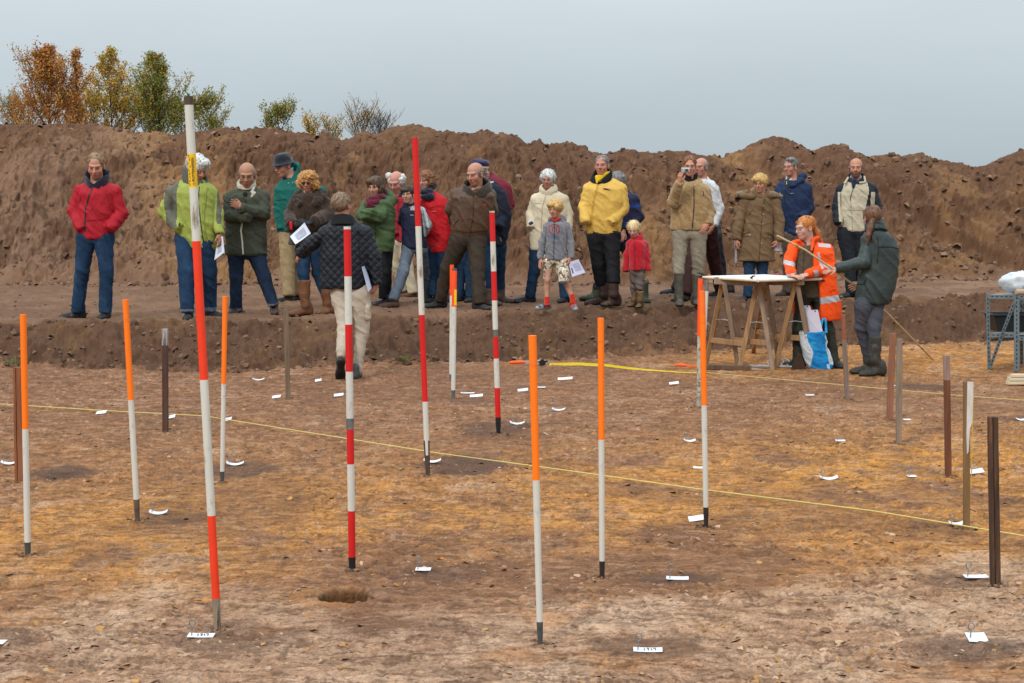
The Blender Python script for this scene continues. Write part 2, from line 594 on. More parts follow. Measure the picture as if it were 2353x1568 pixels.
    def sheet(name, r0, r1):
        idx = np.arange((r1 - r0) * nc).reshape(r1 - r0, nc)
        q = np.stack([idx[:-1, :-1], idx[:-1, 1:], idx[1:, 1:], idx[1:, :-1]], -1).reshape(-1, 4)
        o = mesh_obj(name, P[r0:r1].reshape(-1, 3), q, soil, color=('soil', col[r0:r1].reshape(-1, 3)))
        tag(o, kind='structure')
        return o

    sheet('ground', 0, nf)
    sheet('spoil_heap_hill', nf - 1, len(Y1))
    return P, Y1, u


TP, TY, TU = terrain()


def terr_z(x, y):
    """height of the finished terrain mesh (bilinear)"""
    uu = x / y
    i = int(np.clip(np.searchsorted(TY, y) - 1, 0, len(TY) - 2))
    j = int(np.clip(np.searchsorted(TU, uu) - 1, 0, len(TU) - 2))
    fy = (y - TY[i]) / (TY[i + 1] - TY[i])
    fu = (uu - TU[j]) / (TU[j + 1] - TU[j])
    z = TZ[i:i + 2, j:j + 2]
    return float((z[0, 0] * (1 - fu) + z[0, 1] * fu) * (1 - fy) + (z[1, 0] * (1 - fu) + z[1, 1] * fu) * fy)


def far_field():
    n = 60
    g = np.sign(np.linspace(-1, 1, n)) * np.abs(np.linspace(-1, 1, n)) ** 3 * 2500
    X, Y = np.meshgrid(g, g + 30)
    Z = np.full_like(X, -.62)
    idx = np.arange(n * n).reshape(n, n)
    q = np.stack([idx[:-1, :-1], idx[:-1, 1:], idx[1:, 1:], idx[1:, :-1]], -1).reshape(-1, 4)
    m = plain('field_soil', (.16, .13, .07), 1.0, .35, .4, .4, 6.0)
    tag(mesh_obj('field', np.stack([X, Y, Z], -1).reshape(-1, 3), q, m), kind='structure')


far_field()


# ---- loose clods and flakes lying on the soil: uncountable, one object each
def chunk(seed, flat):
    rr = random.Random(seed)
    n = 7
    vs, fs = [], []
    for k in range(n):
        a = 2 * math.pi * k / n
        r = .6 + .55 * rr.random()
        vs.append((math.cos(a) * r, math.sin(a) * r, -.25 * flat + (rr.random() - .5) * .3 * flat))
    for k in range(n):
        a = 2 * math.pi * (k + .4) / n
        r = .45 + .35 * rr.random()
        vs.append((math.cos(a) * r, math.sin(a) * r, flat * (.5 + .5 * rr.random())))
    vs.append((0, 0, flat * (.8 + .3 * rr.random())))
    for k in range(n):
        fs += [(k, (k + 1) % n, n + k), ((k + 1) % n, n + (k + 1) % n, n + k), (n + k, n + (k + 1) % n, 2 * n)]
    return np.array(vs), np.array(fs)


def scatter(name, spots, flat, color, label):
    kinds = [chunk(s, flat) for s in range(8)]
    V, Fc, Co, k = [], [], [], 0
    for (x, y, size, tilt) in spots:
        v, f = kinds[RNG.randrange(8)]
        a = RNG.random() * 6.28
        M = (Matrix.Rotation(a, 3, 'Z') @ Matrix.Rotation(tilt * (RNG.random() - .5) * 2, 3, 'X') @ Matrix.Rotation(tilt * (RNG.random() - .5) * 2, 3, 'Y'))
        p = v * size * np.array([1, .75 + .5 * RNG.random(), 1])
        p = p @ np.array(M).T + np.array([x, y, terr_z(x, y) + size * flat * .15])
        V.append(p)
        Fc.append(f + k)
        k += len(v)
        c = np.array(color[RNG.randrange(len(color))]) * (.75 + .5 * RNG.random())
        Co.append(np.repeat(c[None], len(v), 0))
    soil = attr_mat('loose_soil', 'soil', rough=1.0, fine=(.25, 70.0), bump=(.4, 90.0), spec=.05)
    o = mesh_obj(name, np.concatenate(V), np.concatenate(Fc), soil, color=('soil', np.concatenate(Co)), smooth_shade=False)
    tag(o, label, 'soil', kind='stuff')


def loose_soil():
    sp = []
    for _ in range(11000):      # thin flakes of dried crust, denser close by
        y = 4.6 + 9.5 * RNG.random() ** 1.9
        x = (RNG.random() * 2 - 1) * .36 * y
        w = float(fbm2(np.array([x * 1.7]), np.array([y * 1.7]), 3, seed=8)[0])
        if RNG.random() < (w - .30) * 2.6:
            sp.append((x, y, .004 + .017 * RNG.random() ** 2.6, .55))
    scatter('soil_flakes', sp, .13, [(.34, .20, .125), (.44, .29, .19), (.26, .15, .09), (.40, .21, .08)], 'thin dried soil flakes scattered over the excavation floor')
    sp = []
    for _ in range(1700):      # clods on and below the cut bank
        uu = (RNG.random() * 2 - 1) * .36
        yb, yl = np.interp(uu, _UB, _YB), np.interp(uu, _UL, _YL)
        y = yb - .25 + (yl - yb + .4) * RNG.random() ** 1.5
        sp.append((uu * y, y, .010 + .035 * RNG.random() ** 2.8, .8))
    for _ in range(3400):      # and on the heap, most at its toe
        uu = (RNG.random() * 2 - 1) * .38
        yf = float(np.interp(uu, _UF, _YF))
        y = yf - .5 + 5.6 * RNG.random() ** 1.35
        sp.append((uu * y, y, .014 + .060 * RNG.random() ** 2.6, .8))
    for _ in range(700):
        uu = (RNG.random() * 2 - 1) * .38
        y = 17.2 + 6.5 * RNG.random()
        sp.append((uu * y, y, .010 + .02 * RNG.random() ** 2, .6))
    scatter('soil_clods', sp, .75, [(.150, .088, .058), (.175, .104, .069), (.125, .073, .048), (.22, .135, .088)], 'loose brown clods on the bank and the spoil heap')


loose_soil()


# ================================================================== SKY, SUN, CAMERA
def sky_and_light():
    sc = bpy.context.scene
    w = bpy.data.worlds.new('World')
    sc.world = w
    w.use_nodes = True
    nt = w.node_tree
    nt.nodes.clear()
    out = N(nt, 'ShaderNodeOutputWorld')
    st = N(nt, 'ShaderNodeTexSky')
    st.sky_type = 'NISHITA'
    st.sun_disc = False
    st.sun_elevation = R(40)
    st.sun_rotation = R(210)
    st.air_density = 1.2
    st.dust_density = 6.0
    b1 = N(nt, 'ShaderNodeBackground')
    nt.links.new(st.outputs[0], b1.inputs[0])
    b1.inputs[1].default_value = 0.006
    # overcast deck: brighter towards the zenith, a touch bluer low down, faint cloud mottling
    tc = N(nt, 'ShaderNodeTexCoord')
    sep = N(nt, 'ShaderNodeSeparateXYZ')
    nt.links.new(tc.outputs['Generated'], sep.inputs[0])
    up = ramp(nt, sep.outputs['Z'], 0.0, 1.0, 0.0, 1.0)
    mp = N(nt, 'ShaderNodeMapping')
    mp.inputs['Scale'].default_value = (1.2, 1.2, 5.0)
    nt.links.new(tc.outputs['Generated'], mp.inputs[0])
    n = N(nt, 'ShaderNodeTexNoise', Scale=2.2, Detail=5.0, Roughness=0.5)
    nt.links.new(mp.outputs[0], n.inputs['Vector'])
    low = ramp(nt, sep.outputs['Z'], 0.0, 0.13, 0.0, 1.0)
    colr = mix_rgb(nt, (.410, .485, .525), (.462, .518, .556), low)
    cl = ramp(nt, n.outputs['Fac'], 0.3, 0.7, 0.95, 1.05)
    mul = N(nt, 'ShaderNodeMath', operation='MULTIPLY')
    g = ramp(nt, up, 0.0, 1.0, 1.0, 3.7)
    nt.links.new(cl, mul.inputs[0])
    nt.links.new(g, mul.inputs[1])
    b2 = N(nt, 'ShaderNodeBackground')
    nt.links.new(colr, b2.inputs[0])
    nt.links.new(mul.outputs[0], b2.inputs[1])
    add = N(nt, 'ShaderNodeAddShader')
    nt.links.new(b1.outputs[0], add.inputs[0])
    nt.links.new(b2.outputs[0], add.inputs[1])
    nt.links.new(add.outputs[0], out.inputs[0])
    L = bpy.data.lights.new('sun', 'SUN')
    L.energy = 1.6
    L.angle = R(10)
    L.color = (1.0, .95, .88)
    o = bpy.data.objects.new('sun', L)
    C.objects.link(o)
    el, az = R(40), R(210)     # behind the camera, to its left
    d = Vector((math.sin(az) * math.cos(el), math.cos(az) * math.cos(el), math.sin(el)))
    o.rotation_euler = d.to_track_quat('Z', 'Y').to_euler()
    o.location = d * 50
    vs = sc.view_settings
    vs.view_transform = 'Standard'
    vs.look = 'None'
    vs.gamma = 1
    vs.exposure = 0
    sc.render.resolution_x, sc.render.resolution_y = 1024, 683


def camera():
    cd = bpy.data.cameras.new('camera')
    cd.sensor_width = 36
    cd.lens = 36 * F / 2352
    cd.clip_end = 6000
    o = bpy.data.objects.new('camera', cd)
    C.objects.link(o)
    o.location = (0, 0, CAM_H)
    o.rotation_euler = (math.pi / 2 - PITCH, 0, 0)
    cd.dof.use_dof = False
    bpy.context.scene.camera = o


sky_and_light()
camera()
# ================================================================== SURVEY POLES AND STAKES
ORANGE = plain('orange_paint', (1.0, .185, .006), .55, .06, 6, .05, 90, dirt=((.60, .12, .03), 16, .60))
WHITE = plain('white_paint', (.60, .575, .515), .6, .07, 9, .06, 70, stretch=(1, 1, .25), dirt=((.25, .20, .14), 20, .565))
RED = plain('red_paint', (.60, .012, .012), .5, .10, 8, .05, 80, dirt=((.66, .40, .35), 40, .68))
VERMIL = plain('vermilion_paint', (.80, .045, .012), .5, .10, 8, .05, 80, dirt=((.78, .48, .40), 36, .68))
YELLOW_T = plain('yellow_tape', (.85, .48, .01), .5, .05, 9)
STEEL = plain('steel', (.20, .20, .19), .45, .25, 20, .1, 60, metal=.6)
STEEL_D = plain('dull_steel', (.085, .09, .09), .55, .3, 25, .1, 60, metal=.3, dirt=((.10, .07, .05), 25, .55))
BLACK = plain('black_rubber', (.014, .014, .015), .5, .2, 20)
BAREW = plain('bare_wood', (.26, .20, .14), .85, .25, 14, .2, 60, stretch=(3, 3, .4), dirt=((.06, .04, .03), 18, .52))
DARKW = plain('dirty_wood', (.075, .050, .036), .8, .3, 20, .2, 60, stretch=(3, 3, .4))
INK = plain('ink', (.09, .07, .05), .7, .1)


def rod(name, top, base, width, bands, label, group, tip=None, sleeve=None, taper=1.0, sides=14, cap=None, tipper=.55):
    """bands: [(survey row of lower end, material)]; the part below the last band is the tip"""
    b = ground_hit(*base)
    b[2] = terr_z(b[0], b[1])
    t = on_plane(top[0], top[1], b[1])
    ppm = F / b[1]
    r = width / 2 / ppm
    py = lambda y: (y - top[1]) / (base[1] - top[1])
    P = lambda f: t + (b - t) * f
    mb = MB()
    mats, prev = [], 0.0
    rad = lambda f: r * (1 + (taper - 1) * f)
    end = py(bands[-1][0])
    for (y, m) in bands:
        f = py(y)
        mats.append(m)
        mb.tube([P(prev), P((prev + f) / 2), P(f)], [rad(prev), rad((prev + f) / 2), rad(f)], sides, len(mats) - 1, cap=True)
        prev = f
    o = mb.build(name, mats, loc=tuple(b), smooth_shade=True)
    for p in o.data.polygons:
        if len(p.vertices) > 4:
            p.use_smooth = False
    tag(o, label, 'surveying pole', group)
    if tip:
        m2 = MB()
        deep = 1 + .06 / np.linalg.norm(t - b)
        m2.tube([P(end) - b, P((end + 1) / 2) - b, P(deep) - b], [rad(end) * 1.04, rad(1) * .95, rad(1) * tipper], sides, 0)
        m2.build('metal_tip' if tip is not BAREW else 'wooden_tip', [tip], o, smooth_shade=True)
    if sleeve:
        m2 = MB()
        m2.tube([P(py(sleeve[0])) - b, P(py(sleeve[1])) - b], [rad(.5) * 1.07] * 2, sides, 0)
        m2.build('joint_sleeve', [STEEL], o, smooth_shade=True)
    if cap:
        m2 = MB()
        m2.tube([P(-.004) - b, P(py(cap[0])) - b], [rad(0) * 1.06] * 2, sides, 0)
        m2.build('end_cap', [cap[1]], o)
    return o, P, py, r, b


G_O = 'orange and white surveying poles'
G_R = 'red and white ranging poles'
rod('surveying_pole', (53, 722), (64, 1277), 14.5, [(984, ORANGE), (1246, WHITE)], 'thick orange and white pole standing in front of a reddish brown grooved stake', G_O, STEEL_D)
rod('surveying_pole', (288, 688), (316, 1196), 13.5, [(917, ORANGE), (1146, WHITE)], 'orange and white pole leaning left, below the man in the red jacket and jeans', G_O, plain('rusty_steel', (.11, .075, .05), .7, .4, 25))
rod('surveying_pole', (517, 680), (510, 1102), 12.0, [(877, ORANGE), (1076, WHITE)], 'orange and white pole close behind the tallest ranging pole, on a dark soil patch', G_O, STEEL_D, taper=.82)
o4 = rod('surveying_pole', (1223, 770), (1241, 1480), 19.0, [(1100, ORANGE), (1428, WHITE)], 'largest orange and white pole, its tip nearest the bottom edge', G_O, STEEL_D, taper=.76)
rod('surveying_pole', (1380, 730), (1383, 1326), 15.0, [(1007, ORANGE), (1287, WHITE)], 'upright orange and white pole with a black tip, below the man in yellow', G_O, plain('blackened_steel', (.03, .022, .018), .6, .3, 25), taper=.85)
rod('surveying_pole', (1613, 668), (1622, 1213), 14.0, [(720, plain('worn_orange', (.92, .17, .02), .6, .1, 9)), (930, ORANGE), (1166, WHITE)], 'front orange and white pole of the pair beside the table, black tip', G_O, MATS['blackened_steel'], taper=.86)
rod('surveying_pole', (1609, 640), (1605, 936), 12.0, [(770, plain('red_orange_paint', (.90, .085, .015), .55, .08, 8)), (930, plain('weathered_white', (.42, .38, .31), .8, .35, 16, .2, 60, dirt=((.10, .075, .055), 26, .50)))], 'weathered pole with dirty flaking lower half, behind the front orange pole by the table', G_O, BAREW, taper=.9)
rod('surveying_pole', (1624, 645), (1613, 858), 9.0, [(668, STEEL), (850, WHITE)], 'plain white pole half hidden beside the corner of the drawing table', G_O, STEEL_D)
rod('surveying_pole', (1038, 608), (1036, 873), 9.5, [(678, MATS['red_orange_paint']), (858, WHITE)], 'rear pole of the touching orange and white pair below the brown leather jacket', G_O, STEEL, taper=.9)
o9, P9, p9, r9, b9 = rod('surveying_pole', (1044, 616), (1041, 914), 11.5, [(621, STEEL_D), (703, MATS['red_orange_paint']), (894, WHITE)], 'front pole of the touching orange and white pair, with a yellow sticker', G_O, STEEL, taper=.85)
m2 = MB()
c0, c1 = P9(p9(664)) - b9, P9(p9(700)) - b9
m2.beam(c0 + np.array([r9 * .5, -r9 * .95, 0]), c1 + np.array([r9 * .5, -r9 * .95, 0]), r9 * 1.0, .004, up=(0, 1, 0))
m2.build('sticker', [YELLOW_T], o9)

r1, P1, p1, rr1, b1 = rod('ranging_pole', (433, 226), (500, 1443), 20.0,
    [(350, WHITE), (425, YELLOW_T), (546, WHITE), (862, VERMIL), (1176, WHITE), (1370, VERMIL)], 'tallest leaning red and white pole with a yellow band and brown cap', G_R, BAREW, cap=(240, DARKW), taper=.94, tipper=.8)
# handwriting along the yellow band (a name and a line of scrawl, too small to read)
cu = bpy.data.curves.new('band_writing', 'FONT')
cu.body = 'J. PUTTENAREN'
cu.size = .0135
cu.extrude = .0008
cu.align_x = 'CENTER'
tx = bpy.data.objects.new('band_writing', cu)
C.objects.link(tx)
bpy.context.view_layer.update()
tme = bpy.data.meshes.new_from_object(tx.evaluated_get(bpy.context.evaluated_depsgraph_get()))
bpy.data.objects.remove(tx)
tx = bpy.data.objects.new('handwriting', tme)
C.objects.link(tx)
tx.parent = r1
tme.materials.clear()
tme.materials.append(INK)
ax = Vector(P1(0) - P1(1)).normalized()
nn = Vector((0, -1, 0))
nn = (nn - ax * nn.dot(ax)).normalized()
yv = nn.cross(ax)
pos = Vector(P1(p1(388)) - b1) + nn * (rr1 + .001) - yv * .0 + ax.cross(nn) * 0.0
mt = Matrix((ax, yv, nn)).transposed().to_4x4()
mt.translation = pos + (-yv) * .010
tx.matrix_local = mt
m2 = MB()
for k in range(9):
    a = pos + ax * (-.052 + k * .0125) + yv * (.008 + .0025 * math.sin(k * 2.3)) - nn * .0015
    m2.tube([a, a + ax * .009 + yv * .003 * math.cos(k * 3.1)], .0011, 5)
m2.build('handwriting', [INK], r1)
m2 = MB()
q = Vector(P1(0) - b1)
m2.tube([q + Vector((.004, 0, 0)), q + Vector((.0, 0, .012)), q + Vector((-.006, 0, .022))], [.003, .005, .001], 6)
m2.build('moss_sprig', [plain('moss', (.05, .08, .03), 1)], r1)

rod('ranging_pole', (797.5, 520), (809, 1305), 17.0, [(526, WHITE), (632, RED), (741, WHITE), (848, RED), (968, WHITE), (1060, RED), (1168, WHITE), (1275, RED)],
    'striped red and white pole with a black foot in front of the man in quilting', G_R, BLACK, sleeve=(955, 980), tipper=.9)
r3, P3, p3, rr3, b3 = rod('ranging_pole', (953, 316), (983, 1092), 14.5, [(516, RED), (718, WHITE), (918, RED), (1042, WHITE)], 'tall worn red and white pole rising above the heap, with long bands', G_R, DARKW, taper=.86, tipper=.5)
m2 = MB()
a, b = P3(p3(1008)) - b3, P3(p3(1045)) - b3
for sx in (-1, 1):
    m2.beam(a + np.array([sx * rr3 * .75, -rr3 * .2, 0]), b + np.array([sx * rr3 * .6, -rr3 * .2, 0]), .008, .022, up=(0, 1, 0))
m2.build('shoe_prong', [DARKW], r3)
rod('ranging_pole', (1130, 484), (1145, 998), 12.5, [(488, WHITE), (554, RED), (622, WHITE), (689, RED), (765, WHITE), (823, RED), (891, WHITE), (959, RED)],
    'slim striped red and white pole beside the navy jacket, black pointed foot', G_R, BLACK, sleeve=(756, 773), tipper=.45)


def wood(name, rgb, v=.3, dirt=None):
    return plain(name, rgb, .82, v, 10, .35, 70, stretch=(4, 4, .35), dirt=dirt)


def stake(top, base, width, mats, label, shape='box', paint_row=None, lean_y=0.0, turn=0.0):
    b = ground_hit(*base)
    b[2] = terr_z(b[0], b[1])
    t = on_plane(top[0], top[1], b[1]) + np.array([0, lean_y, 0])
    w = width / (F / b[1])
    h = w / 2
    ax = (t - b) / np.linalg.norm(t - b)
    right = np.array([math.cos(turn), math.sin(turn), 0])
    up = np.cross(ax, right)
    if shape == 'box':
        k = h * .12
        prof = [(-h + k, -h), (h - k, -h), (h, -h + k), (h, h - k), (h - k, h), (-h + k, h), (-h, h - k), (-h, -h + k)]
    elif shape == 'channel':
        q = h * .42
        prof = [(-h, -h), (-h * .35, -h), (-h * .35, -h + q), (-h * .15, -h + q), (-h * .15, -h), (h, -h), (h, h), (-h, h)]
    else:       # board
        prof = [(-h, -h * .45), (h, -h * .45), (h, h * .45), (-h, h * .45)]
    cut = [1.0] if paint_row is None else [(base[1] - paint_row) / (base[1] - top[1]), 1.0]
    mb = MB()
    lo = -0.06
    for i, c in enumerate(cut):
        mb.prism(prof, b + (t - b) * lo, b + (t - b) * c, right, up, i, segs=10, jitter=w * .035)
        lo = c
    o = mb.build('wooden_stake', mats, loc=tuple(b))
    tag(o, label, 'stake', 'brown stakes marking the grid')
    return o, b, t, w


stake((40.5, 843), (45, 1105), 17, [wood('red_brown_wood', (.25, .092, .042), .35)], 'grooved reddish brown stake half behind an orange pole', 'channel')
stake((379, 755), (380, 988), 12.5, [wood('dark_red_wood', (.085, .042, .030)), plain('white_streaked', (.36, .33, .32), .7, .5, 18, stretch=(3, 3, .4), dirt=((.10, .06, .05), 14, .48))], 'dark brown stake with a whitish painted head, standing clear of the bank', paint_row=792)
stake((657, 714), (662, 918), 10.5, [wood('grey_brown_wood', (.17, .115, .075))], 'light brown stake standing against the bank, beneath the boots', 'board')
stake((1936, 722), (1946, 915), 9.5, [wood('pale_stake_wood', (.21, .15, .115)), wood('rusty_wood', (.24, .085, .045))], 'thin stake with a reddish head between the woman in orange and the boots', paint_row=780)
stake((2051, 765), (2043, 963), 13, [wood('russet_wood', (.26, .115, .065))], 'reddish stake leaning right, one of a close pair of stakes')
stake((2066, 778), (2064, 1020), 12, [wood('silver_wood', (.24, .18, .13), .3, dirt=((.25, .09, .04), 6, .62))], 'grey weathered stake, one of a close pair of stakes')
stake((2174, 816), (2178, 1096), 13, [wood('rust_dark_wood', (.15, .055, .026)), wood('mauve_wood', (.26, .17, .145))], 'rusty dark stake with a greyish head, right of the close pair', paint_row=872)
s8, b8, t8, w8 = stake((2220, 876), (2220, 1212), 15, [wood('tan_wood', (.20, .115, .048), .2)], 'tan stake with white paint run down from its head and a yellow edge', 'board')
m2 = MB()
hh = t8[2] - b8[2]
m2.prism([(-w8 * .49, 0), (w8 * .46, 0), (w8 * .47, -hh * .27), (w8 * .1, -hh * .31), (-w8 * .05, -hh * .47), (-w8 * .28, -hh * .49), (-w8 * .44, -hh * .36)], [0, -w8 * .245, hh], [0, -w8 * .225, hh], [1, 0, 0], [0, 0, 1])
m2.build('paint_run', [plain('chalky_white', (.55, .51, .47), .8, .3, 14, stretch=(2, 2, .5), dirt=((.25, .19, .14), 16, .58))], s8)
m2 = MB()
m2.beam((w8 * .48, -w8 * .20, .28 * hh), (w8 * .48, -w8 * .20, .90 * hh), w8 * .12, w8 * .1, up=(0, 1, 0))
m2.build('yellow_edge', [plain('yellow_stain', (.55, .36, .03), .7)], s8)
stake((2280, 957), (2286, 1345), 20, [wood('dark_stake_wood', (.070, .036, .022), .45, dirt=((.19, .078, .032), 12, .56))], 'thickest dark brown grooved stake, nearest of all the stakes', 'channel')


# ================================================================== STRINGS, TAPE, FIND CARDS
def strand(name, pts, rad, m, label, cat, lift=.008, n=60, flat=None):
    P = []
    for i in range(len(pts) - 1):
        k = max(2, int(n / (len(pts) - 1)))
        for j in range(k):
            t = j / k
            P.append(ground_hit(pts[i][0] + (pts[i + 1][0] - pts[i][0]) * t, pts[i][1] + (pts[i + 1][1] - pts[i][1]) * t))
    P.append(ground_hit(*pts[-1]))
    for p in P:
        p[2] = p[2] + lift + .004
    mb = MB()
    mb.tube(P, rad, 6)
    o = mb.build(name, [m], loc=tuple(P[0]), smooth_shade=True)
    return tag(o, label, cat)


CORD = plain('yellow_cord', (.62, .50, .16), .7, .15, 90)
strand('guide_string', [(-160, 925), (0, 935), (250, 951), (470, 963), (500, 968), (760, 1010), (1000, 1049), (1300, 1090), (1600, 1133), (2000, 1184), (2352, 1243), (2520, 1272)], .0034, CORD,
       'long yellow string stretched across the whole floor between the poles', 'string', lift=.022, n=240)
strand('guide_string', [(1600, 858), (1680, 866), (2000, 895), (2180, 912), (2352, 925), (2450, 934)], .0026, CORD, 'shorter yellow string running right from below the drawing table', 'string', n=80, lift=.018)
# measuring tape: a thin band standing nearly on edge
tp = [ground_hit(x, y) for x, y in ((1262, 840), (1330, 841), (1400, 844), (1450, 848), (1500, 851), (1560, 855), (1600, 858))]
mb = MB()
wid = [.030, .029, .026, .020, .012, .006, .005]
V, Fa = [], []
for p, w_ in zip(tp, wid):
    z = terr_z(p[0], p[1])
    V += [(p[0], p[1] - .004, z + .004), (p[0], p[1] + .004, z + .004 + w_), (p[0], p[1] + .0055, z + .004 + w_), (p[0], p[1] - .0025, z + .004)]
for i in range(len(tp) - 1):
    for j in range(4):
        Fa.append((i * 4 + j, i * 4 + (j + 1) % 4, (i + 1) * 4 + (j + 1) % 4, (i + 1) * 4 + j))
mb.add(V, Fa)
tag(mb.build('measuring_tape', [plain('tape_yellow', (.62, .46, .012), .5, .1, 40)], loc=tuple(tp[0])), 'bright yellow measuring tape pulled taut along the floor from its reel', 'tape')
# its hand reel: orange grip, wire frame, black hub
c = ground_hit(1188, 840)
e = ground_hit(1244, 840)
h = empty('tape_reel', tuple(c))
tag(h, 'orange handled tape reel with wire frame and black hook', 'tape reel')
s_ = F / c[1]
mb = MB()
mb.tube([(-18 / s_, 0, .035), (-8 / s_, 0, .036), (8 / s_, 0, .038), (18 / s_, 0, .038)], [.013, .017, .017, .013], 10)
mb.build('grip', [plain('orange_plastic', (.90, .10, .01), .4, .06)], h, smooth_shade=True)
mb = MB()
mb.tube([(18 / s_, 0, .045), (60 / s_, .01, .058), (70 / s_, .01, .052), (72 / s_, 0, .035), (62 / s_, 0, .022), (20 / s_, 0, .028)], .005, 8)
mb.build('wire_frame', [plain('pale_wire', (.45, .46, .46), .4, .1, metal=.5)], h, smooth_shade=True)
mb = MB()
mb.tube([(58 / s_, -.015, .032), (58 / s_, .02, .032)], .034, 14)
mb.beam((50 / s_, 0, .036), (70 / s_, 0, .050), .02, .02)
mb.build('hub', [BLACK], h)

CARD = plain('white_card', (.66, .67, .70), .6, .03, 30)
WIRE = plain('galvanised_wire', (.22, .23, .24), .45, .2, 60, metal=.5)
# x, y, width, shape: f flat  c curled  u upright-ish tilt; pin side
CARDS = [(364, 1182, 42, 'c', 1, 'beside the tip of a leaning orange pole'), (462, 1463, 62, 'f', 1, 'at the foot of the tallest ranging pole'), (540, 1065, 40, 'c', 1, 'on the dark patch behind the tallest ranging pole'),
         (972, 1308, 36, 'f', 1, 'on the dark patch right of a striped pole with black foot'), (993, 1062, 40, 'c', 0, 'behind the dark foot of the tall worn ranging pole'),
         (1488, 1492, 68, 'f', 1, 'lowest along the bottom, with dark figures on it'), (1556, 1332, 52, 'f', 1, 'with a tall ring pin right of the black tipped pole'),
         (1599, 1195, 36, 'u', 0, 'touching the tip of the front pole by the table'), (1188, 979, 34, 'c', 1, 'beside the pointed foot of the slim striped pole'), (1283, 943, 31, 'c', 1, 'curled, alone between the two tallest orange poles'),
         (1298, 875, 34, 'u', 0, 'with a dark clod at its right end'), (1201, 900, 24, 'u', 0, 'just left of the largest orange pole'), (1243, 891, 20, 'f', 0, 'peeping out right of the largest orange pole'),
         (1094, 912, 30, 'u', 0, 'on small dark crumbs right of the touching pair of poles'), (1074, 903, 32, 'f', 1, 'thin and grey beside the touching pair of poles'), (1548, 885, 22, 'u', 0, 'left of the weathered pole near the table'),
         (1584, 1021, 27, 'c', 1, 'with an upright pin left of the front orange pole'), (1604, 1074, 24, 'f', 0, 'half behind the white shaft of the front orange pole'), (1860, 907, 20, 'f', 0, 'small, below the trestles beside the short string'),
         (1903, 1103, 42, 'c', 1, 'curled up at both ends, in the open floor at the right'), (1930, 1017, 22, 'f', 1, 'small flat one left of the grey weathered stake'), (2094, 1097, 20, 'f', 1, 'tiny, with a ring pin, left of the rusty dark stake'),
         (2242, 1095, 34, 'u', 1, 'tilted, behind the tan stake'), (2196, 1206, 34, 'c', 1, 'at the foot of the tan stake'), (2241, 1329, 56, 'f', 1, 'beside the foot of the thickest dark stake'),
         (2243, 1472, 46, 's', 1, 'square, with a tall ring pin through it'), (2056, 885, 13, 'f', 0, 'just visible between the close pair of stakes'), (2083, 962, 17, 'f', 0, 'small, right of the close pair of stakes'),
         (2346, 963, 24, 'c', 0, 'cut by the right edge on a dark patch'), (594, 877, 27, 'c', 1, 'curled, left of the light brown stake'), (731, 878, 15, 'u', 0, 'small, in front of the quilted man\'s feet'),
         (635, 916, 20, 'u', 0, 'at the foot of the light brown stake'), (778, 914, 22, 'u', 0, 'left of the striped pole of the quilted man'), (524, 966, 16, 'u', 0, 'on the string beside the pole behind the tallest one'),
         (394, 962, 17, 'u', 1, 'on the string right of the dark stake with whitish head'), (233, 953, 24, 'u', 0, 'under the long string, far left'), (22, 1070, 38, 'c', 1, 'thin, left of the grooved reddish stake'),
         (-4, 1478, 34, 'f', 0, 'cut by the left edge'), (1158, 1108, 0, 'f', 0, '')]
